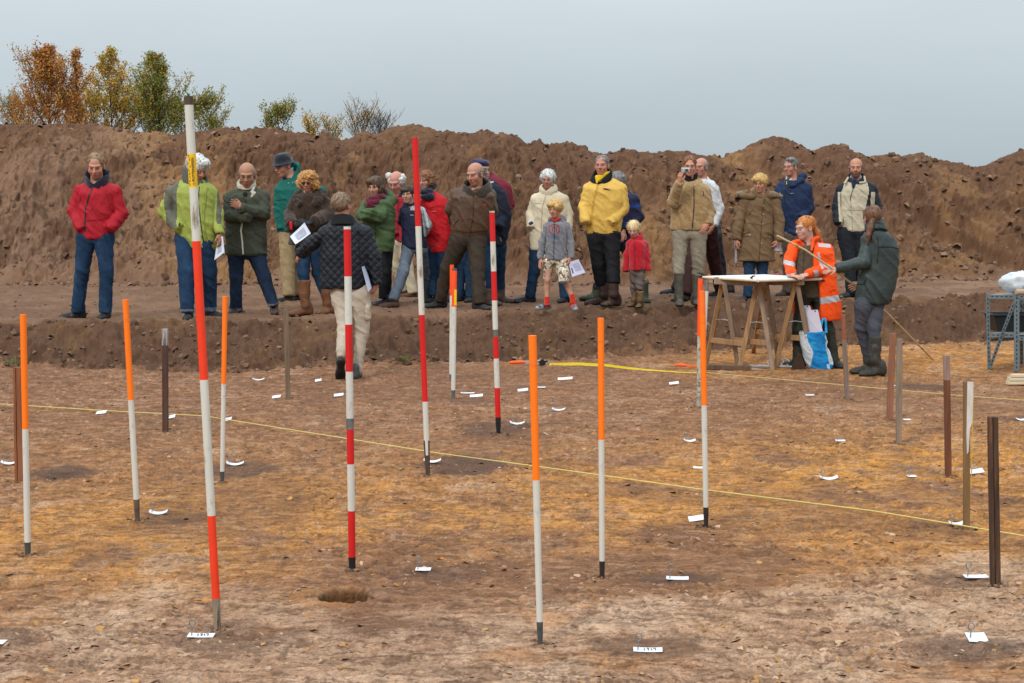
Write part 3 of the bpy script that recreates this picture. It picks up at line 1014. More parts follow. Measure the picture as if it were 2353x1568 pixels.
for (px, py, wpx, shape, pin, where) in CARDS:
    if not wpx:
        continue
    p = ground_hit(px, py)
    s_ = F / p[1]
    w_ = wpx / s_
    z = terr_z(p[0], p[1]) + .006
    depth = .040 if shape != 's' else .055
    tilt = {'f': .10, 'c': .15, 'u': .42, 's': .32}[shape]
    n = 9
    V, Fa = [], []
    ang = (RNG.random() - .5) * .25
    for i in range(n):
        t = i / (n - 1) - .5
        lift = (.014 * (2 * t) ** 2 * (1 if shape == 'c' else .12)) * w_ / .1
        if shape == 'u':
            lift += .010 * (t + .5)
        for j in (0, 1):
            y = (j - .5) * depth
            xx, yy = t * w_, y
            X_ = xx * math.cos(ang) - yy * math.sin(ang)
            Y_ = xx * math.sin(ang) + yy * math.cos(ang)
            V.append((p[0] + X_, p[1] + Y_, z + lift + (j) * depth * tilt))
    for i in range(n - 1):
        Fa.append((i * 2, i * 2 + 2, i * 2 + 3, i * 2 + 1))
    k = len(V)
    V += [(a, b_, c_ - .0012) for a, b_, c_ in V]
    Fa += [(f[3] + k, f[2] + k, f[1] + k, f[0] + k) for f in Fa]
    ed = [0] + [i * 2 for i in range(1, n)] + [(n - 1) * 2 + 1] + [i * 2 + 1 for i in range(n - 2, -1, -1)]
    Fa += [(ed[i], ed[i] + k, ed[(i + 1) % len(ed)] + k, ed[(i + 1) % len(ed)]) for i in range(len(ed))]
    mb = MB()
    mb.add(V, Fa)
    root = mb.build('find_card', [CARD], loc=(p[0], p[1], z), smooth_shade=False)
    adj = {'f': 'flat', 'c': 'curled', 'u': 'tilted', 's': 'square'}[shape]
    lead = 'white numbered card ' if where.split()[0].strip(',') in ('curled', 'square', 'tilted', 'small', 'tiny', 'thin') else adj + ' white card '
    tag(root, lead + where, 'find card', 'white find cards pinned to the floor')
    if pin:
        m2 = MB()
        x0, y0, hgt = -w_ * .36, -.004, .055 if wpx < 44 else .062
        pts = [(x0, y0, -.02), (x0 + .003, y0, hgt * .55)]
        for a in range(9):
            th = -math.pi / 2 + a * 2 * math.pi / 8
            pts.append((x0 + .004 + .011 * math.cos(th), y0, hgt * .55 + .014 + .014 * math.sin(th)))
        m2.tube(pts, .0021, 6)
        m2.build('wire_pin', [WIRE], root, smooth_shade=True)
    if wpx > 60 and shape != 's':
        m2 = MB()
        nd = 4
        for q in range(nd):
            t = -.12 + q * .13
            a = Vector((t * w_, -depth * .22, depth * tilt * .28 + .0018))
            if shape == 'c':
                a.z += .014 * (2 * t) ** 2 * w_ / .1
            b_ = a + Vector((.003 * math.sin(q * 2), depth * .42, depth * .42 * tilt))
            m2.tube([a, b_], .0016, 5)
            if q % 2:
                m2.tube([b_, b_ + Vector((-.007, 0, 0))], .0015, 5)
        m2.build('number_marks', [INK], root)

# ================================================================== DRAWING TABLE, TRESTLES, BAG, RACK
PINE = plain('old_pine', (.33, .185, .085), .75, .25, 7, .15, 40, stretch=(5, 5, .5), dirt=((.22, .14, .095), 5, .58))
PINE2 = plain('grey_pine', (.27, .185, .125), .8, .25, 7, .15, 40, stretch=(5, 5, .5), dirt=((.38, .29, .22), 9, .62))
YT = ground_hit(1735, 850)[1]
zt = lambda X, Y: terr_z(X, Y)


def Gp(x, y, Y):      # point from the close view of the table (2100..2580, 820..1160 of the photograph)
    return on_plane((2100 + x / 4.6125) * S2P, (820 + y / 4.6125) * S2P, Y)


def trestle(yf, legs, rail_rows, label, top_x):
    """two A-frames; legs given as (top x, top y, foot x, foot y) in the close view"""
    root = empty('trestle', tuple(Gp(legs[0][2], legs[0][3], yf)))
    tag(root, label, 'trestle', 'wooden trestles under the drawing board')
    base = Vector(root.location)
    feet = []
    for (tx_, ty, fx, fy) in legs:
        foot = ground_hit((2100 + fx / 4.6125) * S2P, (820 + fy / 4.6125) * S2P)
        top = Gp(tx_, ty, yf + (foot[1] - yf) * .35)
        feet.append((top, foot))
        mb = MB()
        t3, f3 = Vector(top) - base, Vector(foot) - base
        mb.beam(f3, t3, .045, .032, up=(0, 1, 0))
        mid = f3.lerp(t3, .42)
        mb.beam(f3.lerp(t3, .22) + Vector((.012, .02, 0)), t3.lerp(f3, .30) + Vector((.012, .02, 0)), .040, .022, up=(0, 1, 0))
        mb.build('leg', [PINE if len(feet) % 2 else PINE2], root)
    mb = MB()
    for (i, j, k) in rail_rows:
        a = Vector(feet[i][1]).lerp(Vector(feet[i][0]), k) - base
        b_ = Vector(feet[j][1]).lerp(Vector(feet[j][0]), k) - base
        mb.beam(a, b_, .024, .055, up=(0, 0, 1))
    mb.build('stretcher', [PINE], root)
    mb = MB()
    for i, j in ((0, 1), (2, 3)):
        a = Vector(feet[i][1]).lerp(Vector(feet[i][0]), .55) - base
        b_ = Vector(feet[j][1]).lerp(Vector(feet[j][0]), .55) - base
        m_ = a.lerp(b_, .5) + Vector((0, 0, .012))
        mb.beam(a, m_, .02, .006, up=(0, 0, 1))
        mb.beam(m_, b_, .02, .006, up=(0, 0, 1))
    mb.build('spreader', [plain('zinc', (.42, .43, .42), .4, .15, 20, metal=.5)], root)
    mb = MB()
    a = (Vector(feet[0][0]) + Vector(feet[1][0])) / 2 - base
    b_ = (Vector(feet[2][0]) + Vector(feet[3][0])) / 2 - base
    d = (b_ - a).normalized()
    mb.beam(a - d * .09 + Vector((0, 0, .02)), b_ + d * .09 + Vector((0, 0, .02)), .05, .075, up=(0, 0, 1))
    mb.build('top_beam', [PINE2], root)
    return root


trestle(YT + .15, [(470, 195, 245, 1330), (500, 195, 690, 1370), (955, 215, 710, 1410), (985, 215, 1180, 1430)], [(0, 2, .30), (1, 3, .32)], 'front left trestle, with two pairs of crossed wooden legs', 0)
trestle(YT - .02, [(1075, 200, 905, 1180), (1090, 200, 1270, 1360), (1495, 200, 1215, 1400), (1525, 200, 1740, 1405)], [(0, 2, .33), (1, 3, .36)], 'rear right trestle, its leg standing before the blue bag', 0)
# gusset boards under the table
# drawing board: four corners in the survey frame
ZB = .0
cl = Gp(225, 118, YT + .28)
cf = Gp(975, 165, YT - .42)
cr = Gp(1850, 140, YT + .30)
zb = (cl[2] + cf[2] + cr[2]) / 3
d = ray((2100 + 225 / 4.6125) * S2P, (820 + 112 / 4.6125) * S2P)
sol = lambda gx, gy: np.array([0, 0, CAM_H]) + ray((2100 + gx / 4.6125) * S2P, (820 + gy / 4.6125) * S2P) * ((zb - CAM_H) / ray((2100 + gx / 4.6125) * S2P, (820 + gy / 4.6125) * S2P)[2])
q = [sol(215, 112), sol(975, 160), sol(1850, 136)]
q.append(q[0] + q[2] - q[1])
ctr = sum(q) / 4
root = empty('drawing_board', tuple(ctr))
tag(root, 'white square drawing board lying cornerwise on the trestles', 'drawing board')
mb = MB()
loc = [Vector(p - ctr) for p in q]
V = [p + Vector((0, 0, dz)) for dz in (-.012, .010) for p in loc]
mb.add(V, [(0, 1, 5, 4), (1, 2, 6, 5), (2, 3, 7, 6), (3, 0, 4, 7), (3, 2, 1, 0), (4, 5, 6, 7)])
mb.build('board', [plain('board_edge', (.62, .57, .48), .6, .1)], root)
mb = MB()
V = [p * .985 + Vector((0, 0, dz)) for dz in (.0105, .0125) for p in loc]
mb.add(V, [(0, 1, 5, 4), (1, 2, 6, 5), (2, 3, 7, 6), (3, 0, 4, 7), (3, 2, 1, 0), (4, 5, 6, 7)])
mb.build('drawing_sheet', [plain('drafting_film', (.80, .82, .88), .45, .02, 5)], root)
mb = MB()
for i in (0, 1, 2):
    a, b_ = loc[i], loc[(i + 1) % 4]
    if i < 2:
        mb.tube([a * 1.015 + Vector((0, 0, -.002)), b_ * 1.015 + Vector((0, 0, -.002))], .014, 10)
mb.build('edge_rod', [plain('cream_rod', (.66, .58, .44), .6, .1, 12)], root, smooth_shade=True)
for i, p in enumerate((loc[0], loc[1].lerp(loc[0], .13), loc[2] * .98, loc[3].lerp(loc[2], .25))):
    cl_ = empty('spring_clamp', tuple(ctr + np.array(p)))
    where = ('over the left corner of the drawing board', 'over the front corner of the drawing board', 'over the right corner of the drawing board', 'on the far edge of the drawing board')[i]
    tag(cl_, 'black spring clamp ' + where, 'clamp', 'spring clamps on the drawing board')
    out = Vector((p.x, p.y, 0)).normalized() if i != 3 else Vector((.3, .9, 0))
    sd = Vector((out.y * -1, out.x, 0))
    for s2 in (1, -1):
        mb = MB()
        mb.tube([out * -.05 + Vector((0, 0, .004 + .016 * s2)), out * .0 + Vector((0, 0, .018 * s2 + .004)), out * .04 + sd * .03 + Vector((0, 0, .030 * s2 + .01)), out * .06 + sd * .055 + Vector((0, 0, .034 * s2 + .010))], [.005, .009, .008, .006], 8)
        mb.build('jaw', [BLACK], cl_, smooth_shade=True)
    mb = MB()
    mb.tube([out * -.058 + Vector((0, 0, .018)), out * -.045 + Vector((0, 0, .024))], .010, 8)
    mb.build('pad', [plain('red_pad', (.75, .06, .05), .5)], cl_, smooth_shade=True)

# sheet hanging under the board
mb = MB()
a = Gp(1050, 225, YT + .2)
mb.add([a, Gp(1015, 215, YT + .2), Gp(1030, 310, YT + .2), Gp(935, 435, YT + .19), Gp(975, 430, YT + .21), Gp(985, 385, YT + .2)] + [Vector(p) + Vector((0, .003, 0)) for p in (a, Gp(1015, 215, YT + .2), Gp(1030, 310, YT + .2), Gp(935, 435, YT + .19), Gp(975, 430, YT + .21), Gp(985, 385, YT + .2))],
       [(0, 1, 2), (2, 3, 4), (2, 4, 5), (0, 2, 5), (6, 8, 7), (8, 10, 9), (8, 11, 10), (6, 11, 8)])
tag(mb.build('paper_sheet', [plain('paper', (.74, .75, .80), .7, .04, 8)], loc=tuple(a)), 'loose white sheet hanging between the trestle legs', 'paper')

# orange-handled bar, plank and trowel on the floor below the table
pa, pb = ground_hit(1605, 849), ground_hit(1722, 852)
mb = MB()
mb.beam(pa + np.array([0, 0, .03]), pb + np.array([0, 0, .03]), .05, .05)
tag(mb.build('plank', [wood('muddy_plank', (.12, .072, .045))], loc=tuple(pa)), 'muddy brown plank lying behind the pair of poles by the table', 'plank')
pa, pb = ground_hit(1551, 845), ground_hit(1603, 847)
h = empty('hand_saw', tuple(pa))
tag(h, 'flat tool with a bright orange handle lying left of the plank', 'tool')
mb = MB()
L = Vector(pb - pa)
mb.tube([(0, 0, .03), L * .25 + Vector((0, 0, .034)), L * .5 + Vector((0, 0, .030))], [.014, .017, .012], 8)
mb.build('handle', [MATS['orange_plastic']], h, smooth_shade=True)
mb = MB()
mb.beam(L * .45 + Vector((0, 0, .03)), L * 1.02 + Vector((0, 0, .028)), .008, .022)
mb.build('blade', [plain('orange_blade', (.80, .14, .03), .4)], h)
pa = ground_hit(1727, 853)
mb = MB()
mb.tube([pa + np.array([0, 0, .02]), pa + np.array([.06, -.01, .018]), pa + np.array([.15, -.03, .012])], [.018, .016, .006], 8)
tag(mb.build('wooden_peg', [PINE2], loc=tuple(pa)), 'small pale wooden peg lying at the end of the plank', 'peg')
# bundle of wire
wc = ground_hit(1779, 846)
root = None
mb = MB()
for k in range(16):
    a = RNG.random() * .5 - .25
    x0 = (RNG.random() - .5) * .16
    z0 = .012 + RNG.random() * .025
    L0 = .12 + RNG.random() * .14
    ca, sa = math.cos(a), math.sin(a)
    mb.tube([wc + np.array([x0 - L0 * ca, -L0 * sa * .5, z0]), wc + np.array([x0 + L0 * ca, L0 * sa * .5, z0 * .6])], .004, 6)
for k in range(3):
    pts = [wc + np.array([-.02 + k * .06 + .05 * math.cos(t), .02 * math.sin(t), .03 + .035 * (1 + math.sin(t))]) for t in np.linspace(0, 5.5, 12)]
    mb.tube(pts, .0035, 6)
tag(mb.build('wire_bundle', [plain('pale_wire2', (.52, .54, .56), .4, .1, metal=.4)], loc=tuple(wc), smooth_shade=True), 'tangled bundle of shiny wire pins on the floor under the table', 'wire')


# blue carrier bag with rolled sheets
def Kp(x, y, Y):      # close view 2360..2600, 920..1160
    return on_plane((2360 + x / 6.533) * S2P, (920 + y / 6.533) * S2P, Y)


YB_ = ground_hit((2360 + 960 / 6.533) * S2P, (920 + 1350 / 6.533) * S2P)[1]
rows = [(1362, 800, 1130), (1330, 700, 1215), (1230, 650, 1210), (1100, 620, 1165), (900, 575, 1095), (750, 545, 1080), (640, 545, 1050), (600, 560, 1045)]
yy_ = np.linspace(1362, 600, 44)
rr_ = sorted(rows)
rows = [(y, np.interp(y, [r[0] for r in rr_], [r[1] for r in rr_]), np.interp(y, [r[0] for r in rr_], [r[2] for r in rr_])) for y in yy_]
cb = Kp(940, 1350, YB_)
V, Fa, mi = [], [], []
n = 96
for r_, (y, xl, xr) in enumerate(rows):
    a, b_ = Kp(xl, y, YB_), Kp(xr, y, YB_)
    cx_, hw = (a[0] + b_[0]) / 2, (b_[0] - a[0]) / 2
    for j in range(n):
        th = 2 * math.pi * j / n
        cs, sn = math.cos(th), math.sin(th)
        ex = abs(cs) ** .7 * math.copysign(1, cs)
        ey = abs(sn) ** .7 * math.copysign(1, sn)
        wob = .022 * (float(fbm2(np.array([cs * 1.6 + r_ * .06]), np.array([sn * 1.6 - r_ * .11]), 3, .55, seed=61, ridged=True)[0]) - .6)
        V.append((cx_ + ex * (hw + wob), YB_ + .09 + ey * (.085 + wob), a[2] + .004 * math.sin(j * .3 + r_ * .2)))
for r_ in range(len(rows) - 1):
    for j in range(n):
        Fa.append((r_ * n + j, r_ * n + (j + 1) % n, (r_ + 1) * n + (j + 1) % n, (r_ + 1) * n + j))
        x = (V[r_ * n + j][0] + V[(r_ + 1) * n + j][0]) / 2
        fx = (x - Kp(0, 0, YB_)[0]) * F / YB_ / S2P * 6.533
        yy = (rows[r_][0] + rows[r_ + 1][0]) / 2
        left_edge = np.interp(yy, [600, 800, 1000, 1150, 1360], [640, 690, 790, 770, 740])
        right_edge = np.interp(yy, [600, 900, 1100, 1230, 1360], [1040, 1050, 1100, 1110, 1400])
        blue = left_edge < fx < right_edge
        mi.append(0 if blue else 1)
Fa.append(tuple(reversed(range(n))))
mi.append(0)
mb = MB()
mb.v, mb.f, mb.m = V, Fa, mi
BLUE = plain('blue_plastic', (.0, .20, .52), .32, .35, 5, .5, 16, spec=.5, dirt=((.01, .34, .60), 4, .50))
BAGW = plain('bag_white', (.52, .56, .60), .35, .12, 9, .5, 22, spec=.5)
bag = mb.build('carrier_bag', [BLUE, BAGW], loc=tuple(cb), smooth_shade=True)
tag(bag, 'blue and white plastic carrier bag standing by the trestle leg', 'bag')
sol_ = bag.modifiers.new('s', 'SOLIDIFY')
sol_.thickness = .002
for (x0, x1, yy) in ((945, 1025, 600),):
    for k in (0,):
        mb = MB()
        pts = [Kp(940, 500, YB_ + .05) - cb, Kp(950, 420, YB_ + .05) - cb, Kp(975, 345, YB_ + .05) - cb, Kp(1010, 330, YB_ + .05) - cb, Kp(1030, 400, YB_ + .06) - cb, Kp(1035, 520, YB_ + .06) - cb]
        mb.tube(pts, .011, 8)
        pts2 = [Kp(1035, 520, YB_ + .06) - cb, Kp(1040, 620, YB_ + .05) - cb]
        mb.tube(pts2, .013, 8)
        mb.build('handle', [plain('handle_blue', (.02, .36, .75), .35)], bag, smooth_shade=True)
mb = MB()
a = Kp(1045, 1235, YB_ - .01) - cb
mb.add([Kp(1045, 1240, YB_ - .006) - cb, Kp(1105, 1240, YB_ - .004) - cb, Kp(1118, 1345, YB_ - .004) - cb, Kp(1060, 1320, YB_ - .006) - cb,
        Kp(1045, 1240, YB_ + .004) - cb, Kp(1105, 1240, YB_ + .004) - cb, Kp(1118, 1345, YB_ + .004) - cb, Kp(1060, 1320, YB_ + .004) - cb], [(0, 3, 2, 1), (4, 5, 6, 7), (0, 1, 5, 4), (1, 2, 6, 5), (2, 3, 7, 6), (3, 0, 4, 7)])
mb.build('printed_panel', [plain('pale_print', (.35, .60, .80), .4)], bag)
PAPER = plain('lilac_paper', (.62, .60, .70), .65, .05, 6)
for (prof, nm, lab, dy) in (([(580, 90), (600, 75), (680, 65), (715, 80), (735, 150), (735, 700), (600, 700)], 'paper_roll', 'rolled white sheet, rounded end up, at the back of the carrier bag', .11),
                            ([(590, 205), (735, 165), (862, 152), (960, 610), (970, 700), (640, 700), (620, 330)], 'paper_sheet', 'stiff white sheet with a punched hole standing up in the carrier bag', .075)):
    mb = MB()
    pts = [Kp(x, y, YB_ + dy) for x, y in prof]
    nP = len(pts)
    V = []
    for dz in (0, .008):
        for p in pts:
            bow = .03 * ((p[0] - pts[0][0]) / .15) ** 2
            V.append((p[0], p[1] + dz - bow, p[2]))
    Fa = [tuple(reversed(range(nP))), tuple(range(nP, 2 * nP))] + [(i, (i + 1) % nP, nP + (i + 1) % nP, nP + i) for i in range(nP)]
    mb.add(V, Fa)
    o = mb.build(nm, [PAPER], loc=tuple(pts[0]))
    tag(o, lab, 'paper')
    m2 = MB()
    hx = Kp(665 if nm == 'paper_roll' else 808, 82 if nm == 'paper_roll' else 178, YB_ + dy) - pts[0]
    bow = .03 * (hx[0] / .15) ** 2
    m2.tube([hx + np.array([0, -bow - .012, 0]), hx + np.array([0, .004 - bow, 0])], .007, 10)
    m2.build('punched_hole', [BLACK], o)
tw = Kp(490, 1350, YB_ - .05)
mb = MB()
mb.prism([(-.075, 0), (.075, 0), (.045, .09), (.012, .165), (-.012, .165), (-.04, .09)], tw, tw + np.array([0, .03, .0]), [1, 0, 0], [0, -.15, 1])
tag(mb.build('trowel_blade', [plain('rusty_blade', (.055, .03, .02), .8, .3)], loc=tuple(tw)), 'rusty triangular blade leaning against the shoe left of the bag', 'tool')


# slotted metal rack at the right edge
def Rp(x, y, Y):
    return on_plane((2780 + x / 3.734) * S2P, (820 + y / 3.734) * S2P, Y)


YR = ground_hit((2780 + 1190 / 3.734) * S2P, (820 + 1165 / 3.734) * S2P)[1]
YRb = ground_hit((2780 + 880 / 3.734) * S2P, (820 + 1148 / 3.734) * S2P)[1]
b0 = Rp(1190, 1165, YR)
rack = empty('metal_rack', tuple(b0))
tag(rack, 'grey slotted angle steel rack at the right edge', 'rack')
GREY = plain('rack_paint', (.13, .165, .18), .5, .15, 12, .05, 50)
HOLE_M = BLACK


def angle_bar(a, b_, nm, w_=.04, holes=True):
    a, b_ = Vector(a) - Vector(b0), Vector(b_) - Vector(b0)
    mb = MB()
    t = (b_ - a).normalized()
    side = t.cross(Vector((0, -1, 0))).normalized()
    mb.beam(a, b_, w_, .004, up=(0, 1, 0))
    mb.beam(a + side * (w_ * .5) + Vector((0, .018, 0)), b_ + side * (w_ * .5) + Vector((0, .018, 0)), .004, .036, up=(0, 1, 0))
    o = mb.build(nm, [GREY], rack)
    if holes:
        m2 = MB()
        n_ = int((b_ - a).length / .042)
        for i in range(1, n_):
            p = a.lerp(b_, i / n_) + Vector((0, -.0023, 0))
            m2.beam(p - t * .011, p + t * .011, .010, .002, up=(0, 1, 0))
        m2.build('slot_row', [HOLE_M], o)
    return o


FRx = 1190
angle_bar(Rp(1193, 1165, YR), Rp(1193, 280, YR), 'upright', .052)
angle_bar(Rp(880, 1146, YRb), Rp(862, 292, YRb), 'upright', .034)
angle_bar(Rp(1250, 1110, YR + .75), Rp(1245, 330, YR + .75), 'upright', .04)
angle_bar(Rp(1700, 1165, YR + .1), Rp(1700, 280, YR + .1), 'upright', .052)
angle_bar(Rp(1700, 1110, YR + .8), Rp(1700, 330, YR + .8), 'upright', .04)
angle_bar(Rp(865, 312, YRb), Rp(1180, 312, YR), 'cross_bar', .04)
angle_bar(Rp(880, 750, YRb), Rp(1180, 752, YR), 'cross_bar', .04)
angle_bar(Rp(890, 805, YRb + .4), Rp(1180, 790, YR + .75), 'cross_bar', .03)
angle_bar(Rp(885, 1130, YRb - .01), Rp(1165, 375, YR - .03), 'brace', .032)
angle_bar(Rp(1205, 312, YR - .01), Rp(1700, 312, YR + .1), 'cross_bar', .04)
angle_bar(Rp(1205, 790, YR - .01), Rp(1700, 790, YR + .1), 'cross_bar', .04)
angle_bar(Rp(1225, 330, YR + .7), Rp(1420, 620, YR + .75), 'brace', .03)
shelf = MB()
zsh = Rp(1193, 745, YR)[2] - b0[2]
p1_, p2_, p3_, p4_ = (Vector((Rp(880, 750, YRb)[0] - b0[0], YRb - b0[1], zsh)), Vector((0.02, 0.02, zsh)), Vector((Rp(1700, 0, YR + .1)[0] - b0[0], .1, zsh)), Vector((Rp(1500, 0, YR + .8)[0] - b0[0], .75, zsh)))
V = [p + Vector((0, 0, dz)) for dz in (-.004, .006) for p in (p1_, p2_, p3_, p4_)]
shelf.add(V, [(0, 1, 5, 4), (1, 2, 6, 5), (2, 3, 7, 6), (3, 0, 4, 7), (3, 2, 1, 0), (4, 5, 6, 7)])
shelf.build('shelf', [plain('zinc_shelf', (.36, .38, .38), .5, .1, metal=.3)], rack)
ztop = Rp(1193, 300, YR)[2] - b0[2]
sh2 = MB()
V = [Vector((p.x, p.y, ztop + dz)) for dz in (-.004, .004) for p in (p1_, p2_, p3_, p4_)]
sh2.add(V, [(0, 1, 5, 4), (1, 2, 6, 5), (2, 3, 7, 6), (3, 0, 4, 7), (3, 2, 1, 0), (4, 5, 6, 7)])
sh2.build('shelf', [MATS['zinc_shelf']], rack)
# black crate on the shelf
ca = Vector((Rp(1330, 0, YR + .35)[0], YR + .40, zsh + b0[2] + .008))
mb = MB()
hw_t = (Rp(1760, 0, YR + .35)[0] - Rp(912, 0, YR + .35)[0]) / 2
hh = Rp(0, 540, YR + .3)[2] - Rp(0, 735, YR + .3)[2]
ring = lambda hw, hd, z, k=.02: [Vector((sx * hw, sy * hd, z)) for sx, sy in ((-1, -1), (1, -1), (1, 1), (-1, 1))]
outer0, outer1, inner1, inner0 = ring(hw_t * .86, .14, 0), ring(hw_t, .17, hh), ring(hw_t - .012, .158, hh), ring(hw_t * .86 - .012, .13, .01)
V = outer0 + outer1 + inner1 + inner0
fs = []
for a_, b2_ in ((0, 4), (4, 8), (8, 12)):
    for j in range(4):
        fs.append((a_ + j, a_ + (j + 1) % 4, b2_ + (j + 1) % 4, b2_ + j))
fs += [(3, 2, 1, 0), (12, 13, 14, 15)]
mb.add(V, fs)
crate = empty('storage_crate', tuple(ca))
tag(crate, 'black plastic crate standing on the lower shelf of the rack', 'crate')
mb.build('tub', [plain('black_plastic', (.016, .018, .022), .5, .1)], crate)
m2 = MB()
rim = ring(hw_t + .01, .18, hh)
for j in range(4):
    m2.beam(rim[j], rim[(j + 1) % 4], .02, .014)
m2.build('rim', [plain('crate_rim', (.04, .045, .05), .45)], crate)
# clear bag and a wrapped roll on top
def blob(name, c, r, seed, m, amp=.25, n=28):
    V, Fa = [], []
    for i in range(n // 2 + 1):
        th = math.pi * i / (n // 2)
        for j in range(n):
            ph = 2 * math.pi * j / n
            d = np.array([math.sin(th) * math.cos(ph), math.sin(th) * math.sin(ph), math.cos(th)])
            k = 1 + amp * (float(fbm2(np.array([d[0] * 2.3 + seed]), np.array([d[1] * 2.3 + d[2] * 1.7]), 3, seed=seed, ridged=True)[0]) - .6)
            V.append(tuple(np.array(c) + d * np.array(r) * k))
    for i in range(n // 2):
        for j in range(n):
            Fa.append((i * n + j, (i + 1) * n + j, (i + 1) * n + (j + 1) % n, i * n + (j + 1) % n))
    mb = MB()
    mb.add(V, Fa)
    return mb.build(name, [m], loc=tuple(c), smooth_shade=True)


cbag = Rp(1205, 215, YR + .2)
cbag[2] = ztop + b0[2] + .125
tag(blob('plastic_bag', cbag, (.175, .13, .105), 41, plain('clear_film', (.62, .68, .74), .18, .25, 7, .6, 14, spec=.6), .55), 'crumpled clear white plastic bag lying on top of the rack', 'bag')
ra = Rp(1180, 268, YR - .0)
ra[2] = ztop + b0[2] + .035
mb = MB()
mb.tube([ra, ra + np.array([.62, .10, 0])], .030, 14)
tag(mb.build('cardboard_tube', [plain('cardboard', (.40, .29, .20), .8, .12, 14)], loc=tuple(ra), smooth_shade=True), 'pale cardboard tube lying end-on on top of the rack', 'tube')
# bundle of pale laths at the right edge
la = ground_hit((2780 + 1090 / 3.734) * S2P, (820 + 1325 / 3.734) * S2P)
for k in range(5):
    zz = terr_z(la[0], la[1]) + .022 + (k // 2) * .034
    a_ = np.array([la[0] + .006 * k, la[1] + (k % 2) * .05, zz])
    mb = MB()
    mb.beam(a_, a_ + np.array([1.1, .12, 0]), .045, .03)
    tag(mb.build('wooden_lath', [plain('pale_lath', (.62, .52, .36), .7, .12, 8, stretch=(.5, 5, 5))], loc=tuple(a_)), 'pale sawn lath in a small stack at the right edge', 'lath', 'pale laths stacked at the right edge')

# small things on the soil: tufts and fallen leaves
GRASSM = plain('grass_blade', (.11, .15, .03), .8, .3, 20)
for (px, py, where) in ((930, 838, 'at the foot of the bank left of the tall worn pole'), (28, 842, 'at the foot of the bank on the far left')):
    p = ground_hit(px, py)
    p[2] = terr_z(p[0], p[1])
    mb = MB()
    for k in range(16):
        a_ = RNG.random() * 6.28
        L0 = .05 + .09 * RNG.random()
        q0 = p + np.array([(RNG.random() - .5) * .12, (RNG.random() - .5) * .05, 0])
        mb.tube([q0, q0 + np.array([math.cos(a_) * L0 * .3, math.sin(a_) * L0 * .3, L0 * .6]), q0 + np.array([math.cos(a_) * L0 * .8, math.sin(a_) * L0 * .8, L0 * .8])], [.004, .003, .001], 5)
    tag(mb.build('grass_tuft', [GRASSM], loc=tuple(p), smooth_shade=True), 'small green grass tuft ' + where, 'grass tuft', 'grass tufts along the bank')
LEAFM = plain('dry_leaf', (.45, .19, .05), .8, .3, 30)
for (px, py, L0, where) in ((467, 1387, .085, 'left of the tallest pole near its foot'), (1012, 1290, .05, 'above the pinned card right of a black footed pole'), (1400, 1060, 0, '')):
    if not L0:
        continue
    p = ground_hit(px, py)
    p[2] = terr_z(p[0], p[1]) + .008
    mb = MB()
    pr = [(-.5, 0), (-.3, .18), (-.1, .12), (.05, .26), (.2, .14), (.5, .02), (.2, -.12), (.05, -.25), (-.1, -.13), (-.3, -.17)]
    V = [(x * L0, y * L0, .012 * abs(math.sin(x * 5 + y * 4)) + dz) for dz in (0, .002) for x, y in pr]
    nP = len(pr)
    mb.add([tuple(np.array(v) + p) for v in V], [tuple(range(nP, 2 * nP)), tuple(reversed(range(nP)))] + [(i, (i + 1) % nP, nP + (i + 1) % nP, nP + i) for i in range(nP)])
    tag(mb.build('fallen_leaf', [LEAFM], loc=tuple(p)), 'orange oak leaf lying ' + where, 'leaf', 'fallen leaves')
# ================================================================== TREES BEHIND THE HEAP
BARK = plain('bark', (.055, .042, .034), .95, .3, 20, .4, 40)
LEAF = attr_mat('leaf', 'leaf', rough=.75, spec=.15, translucent=.35)


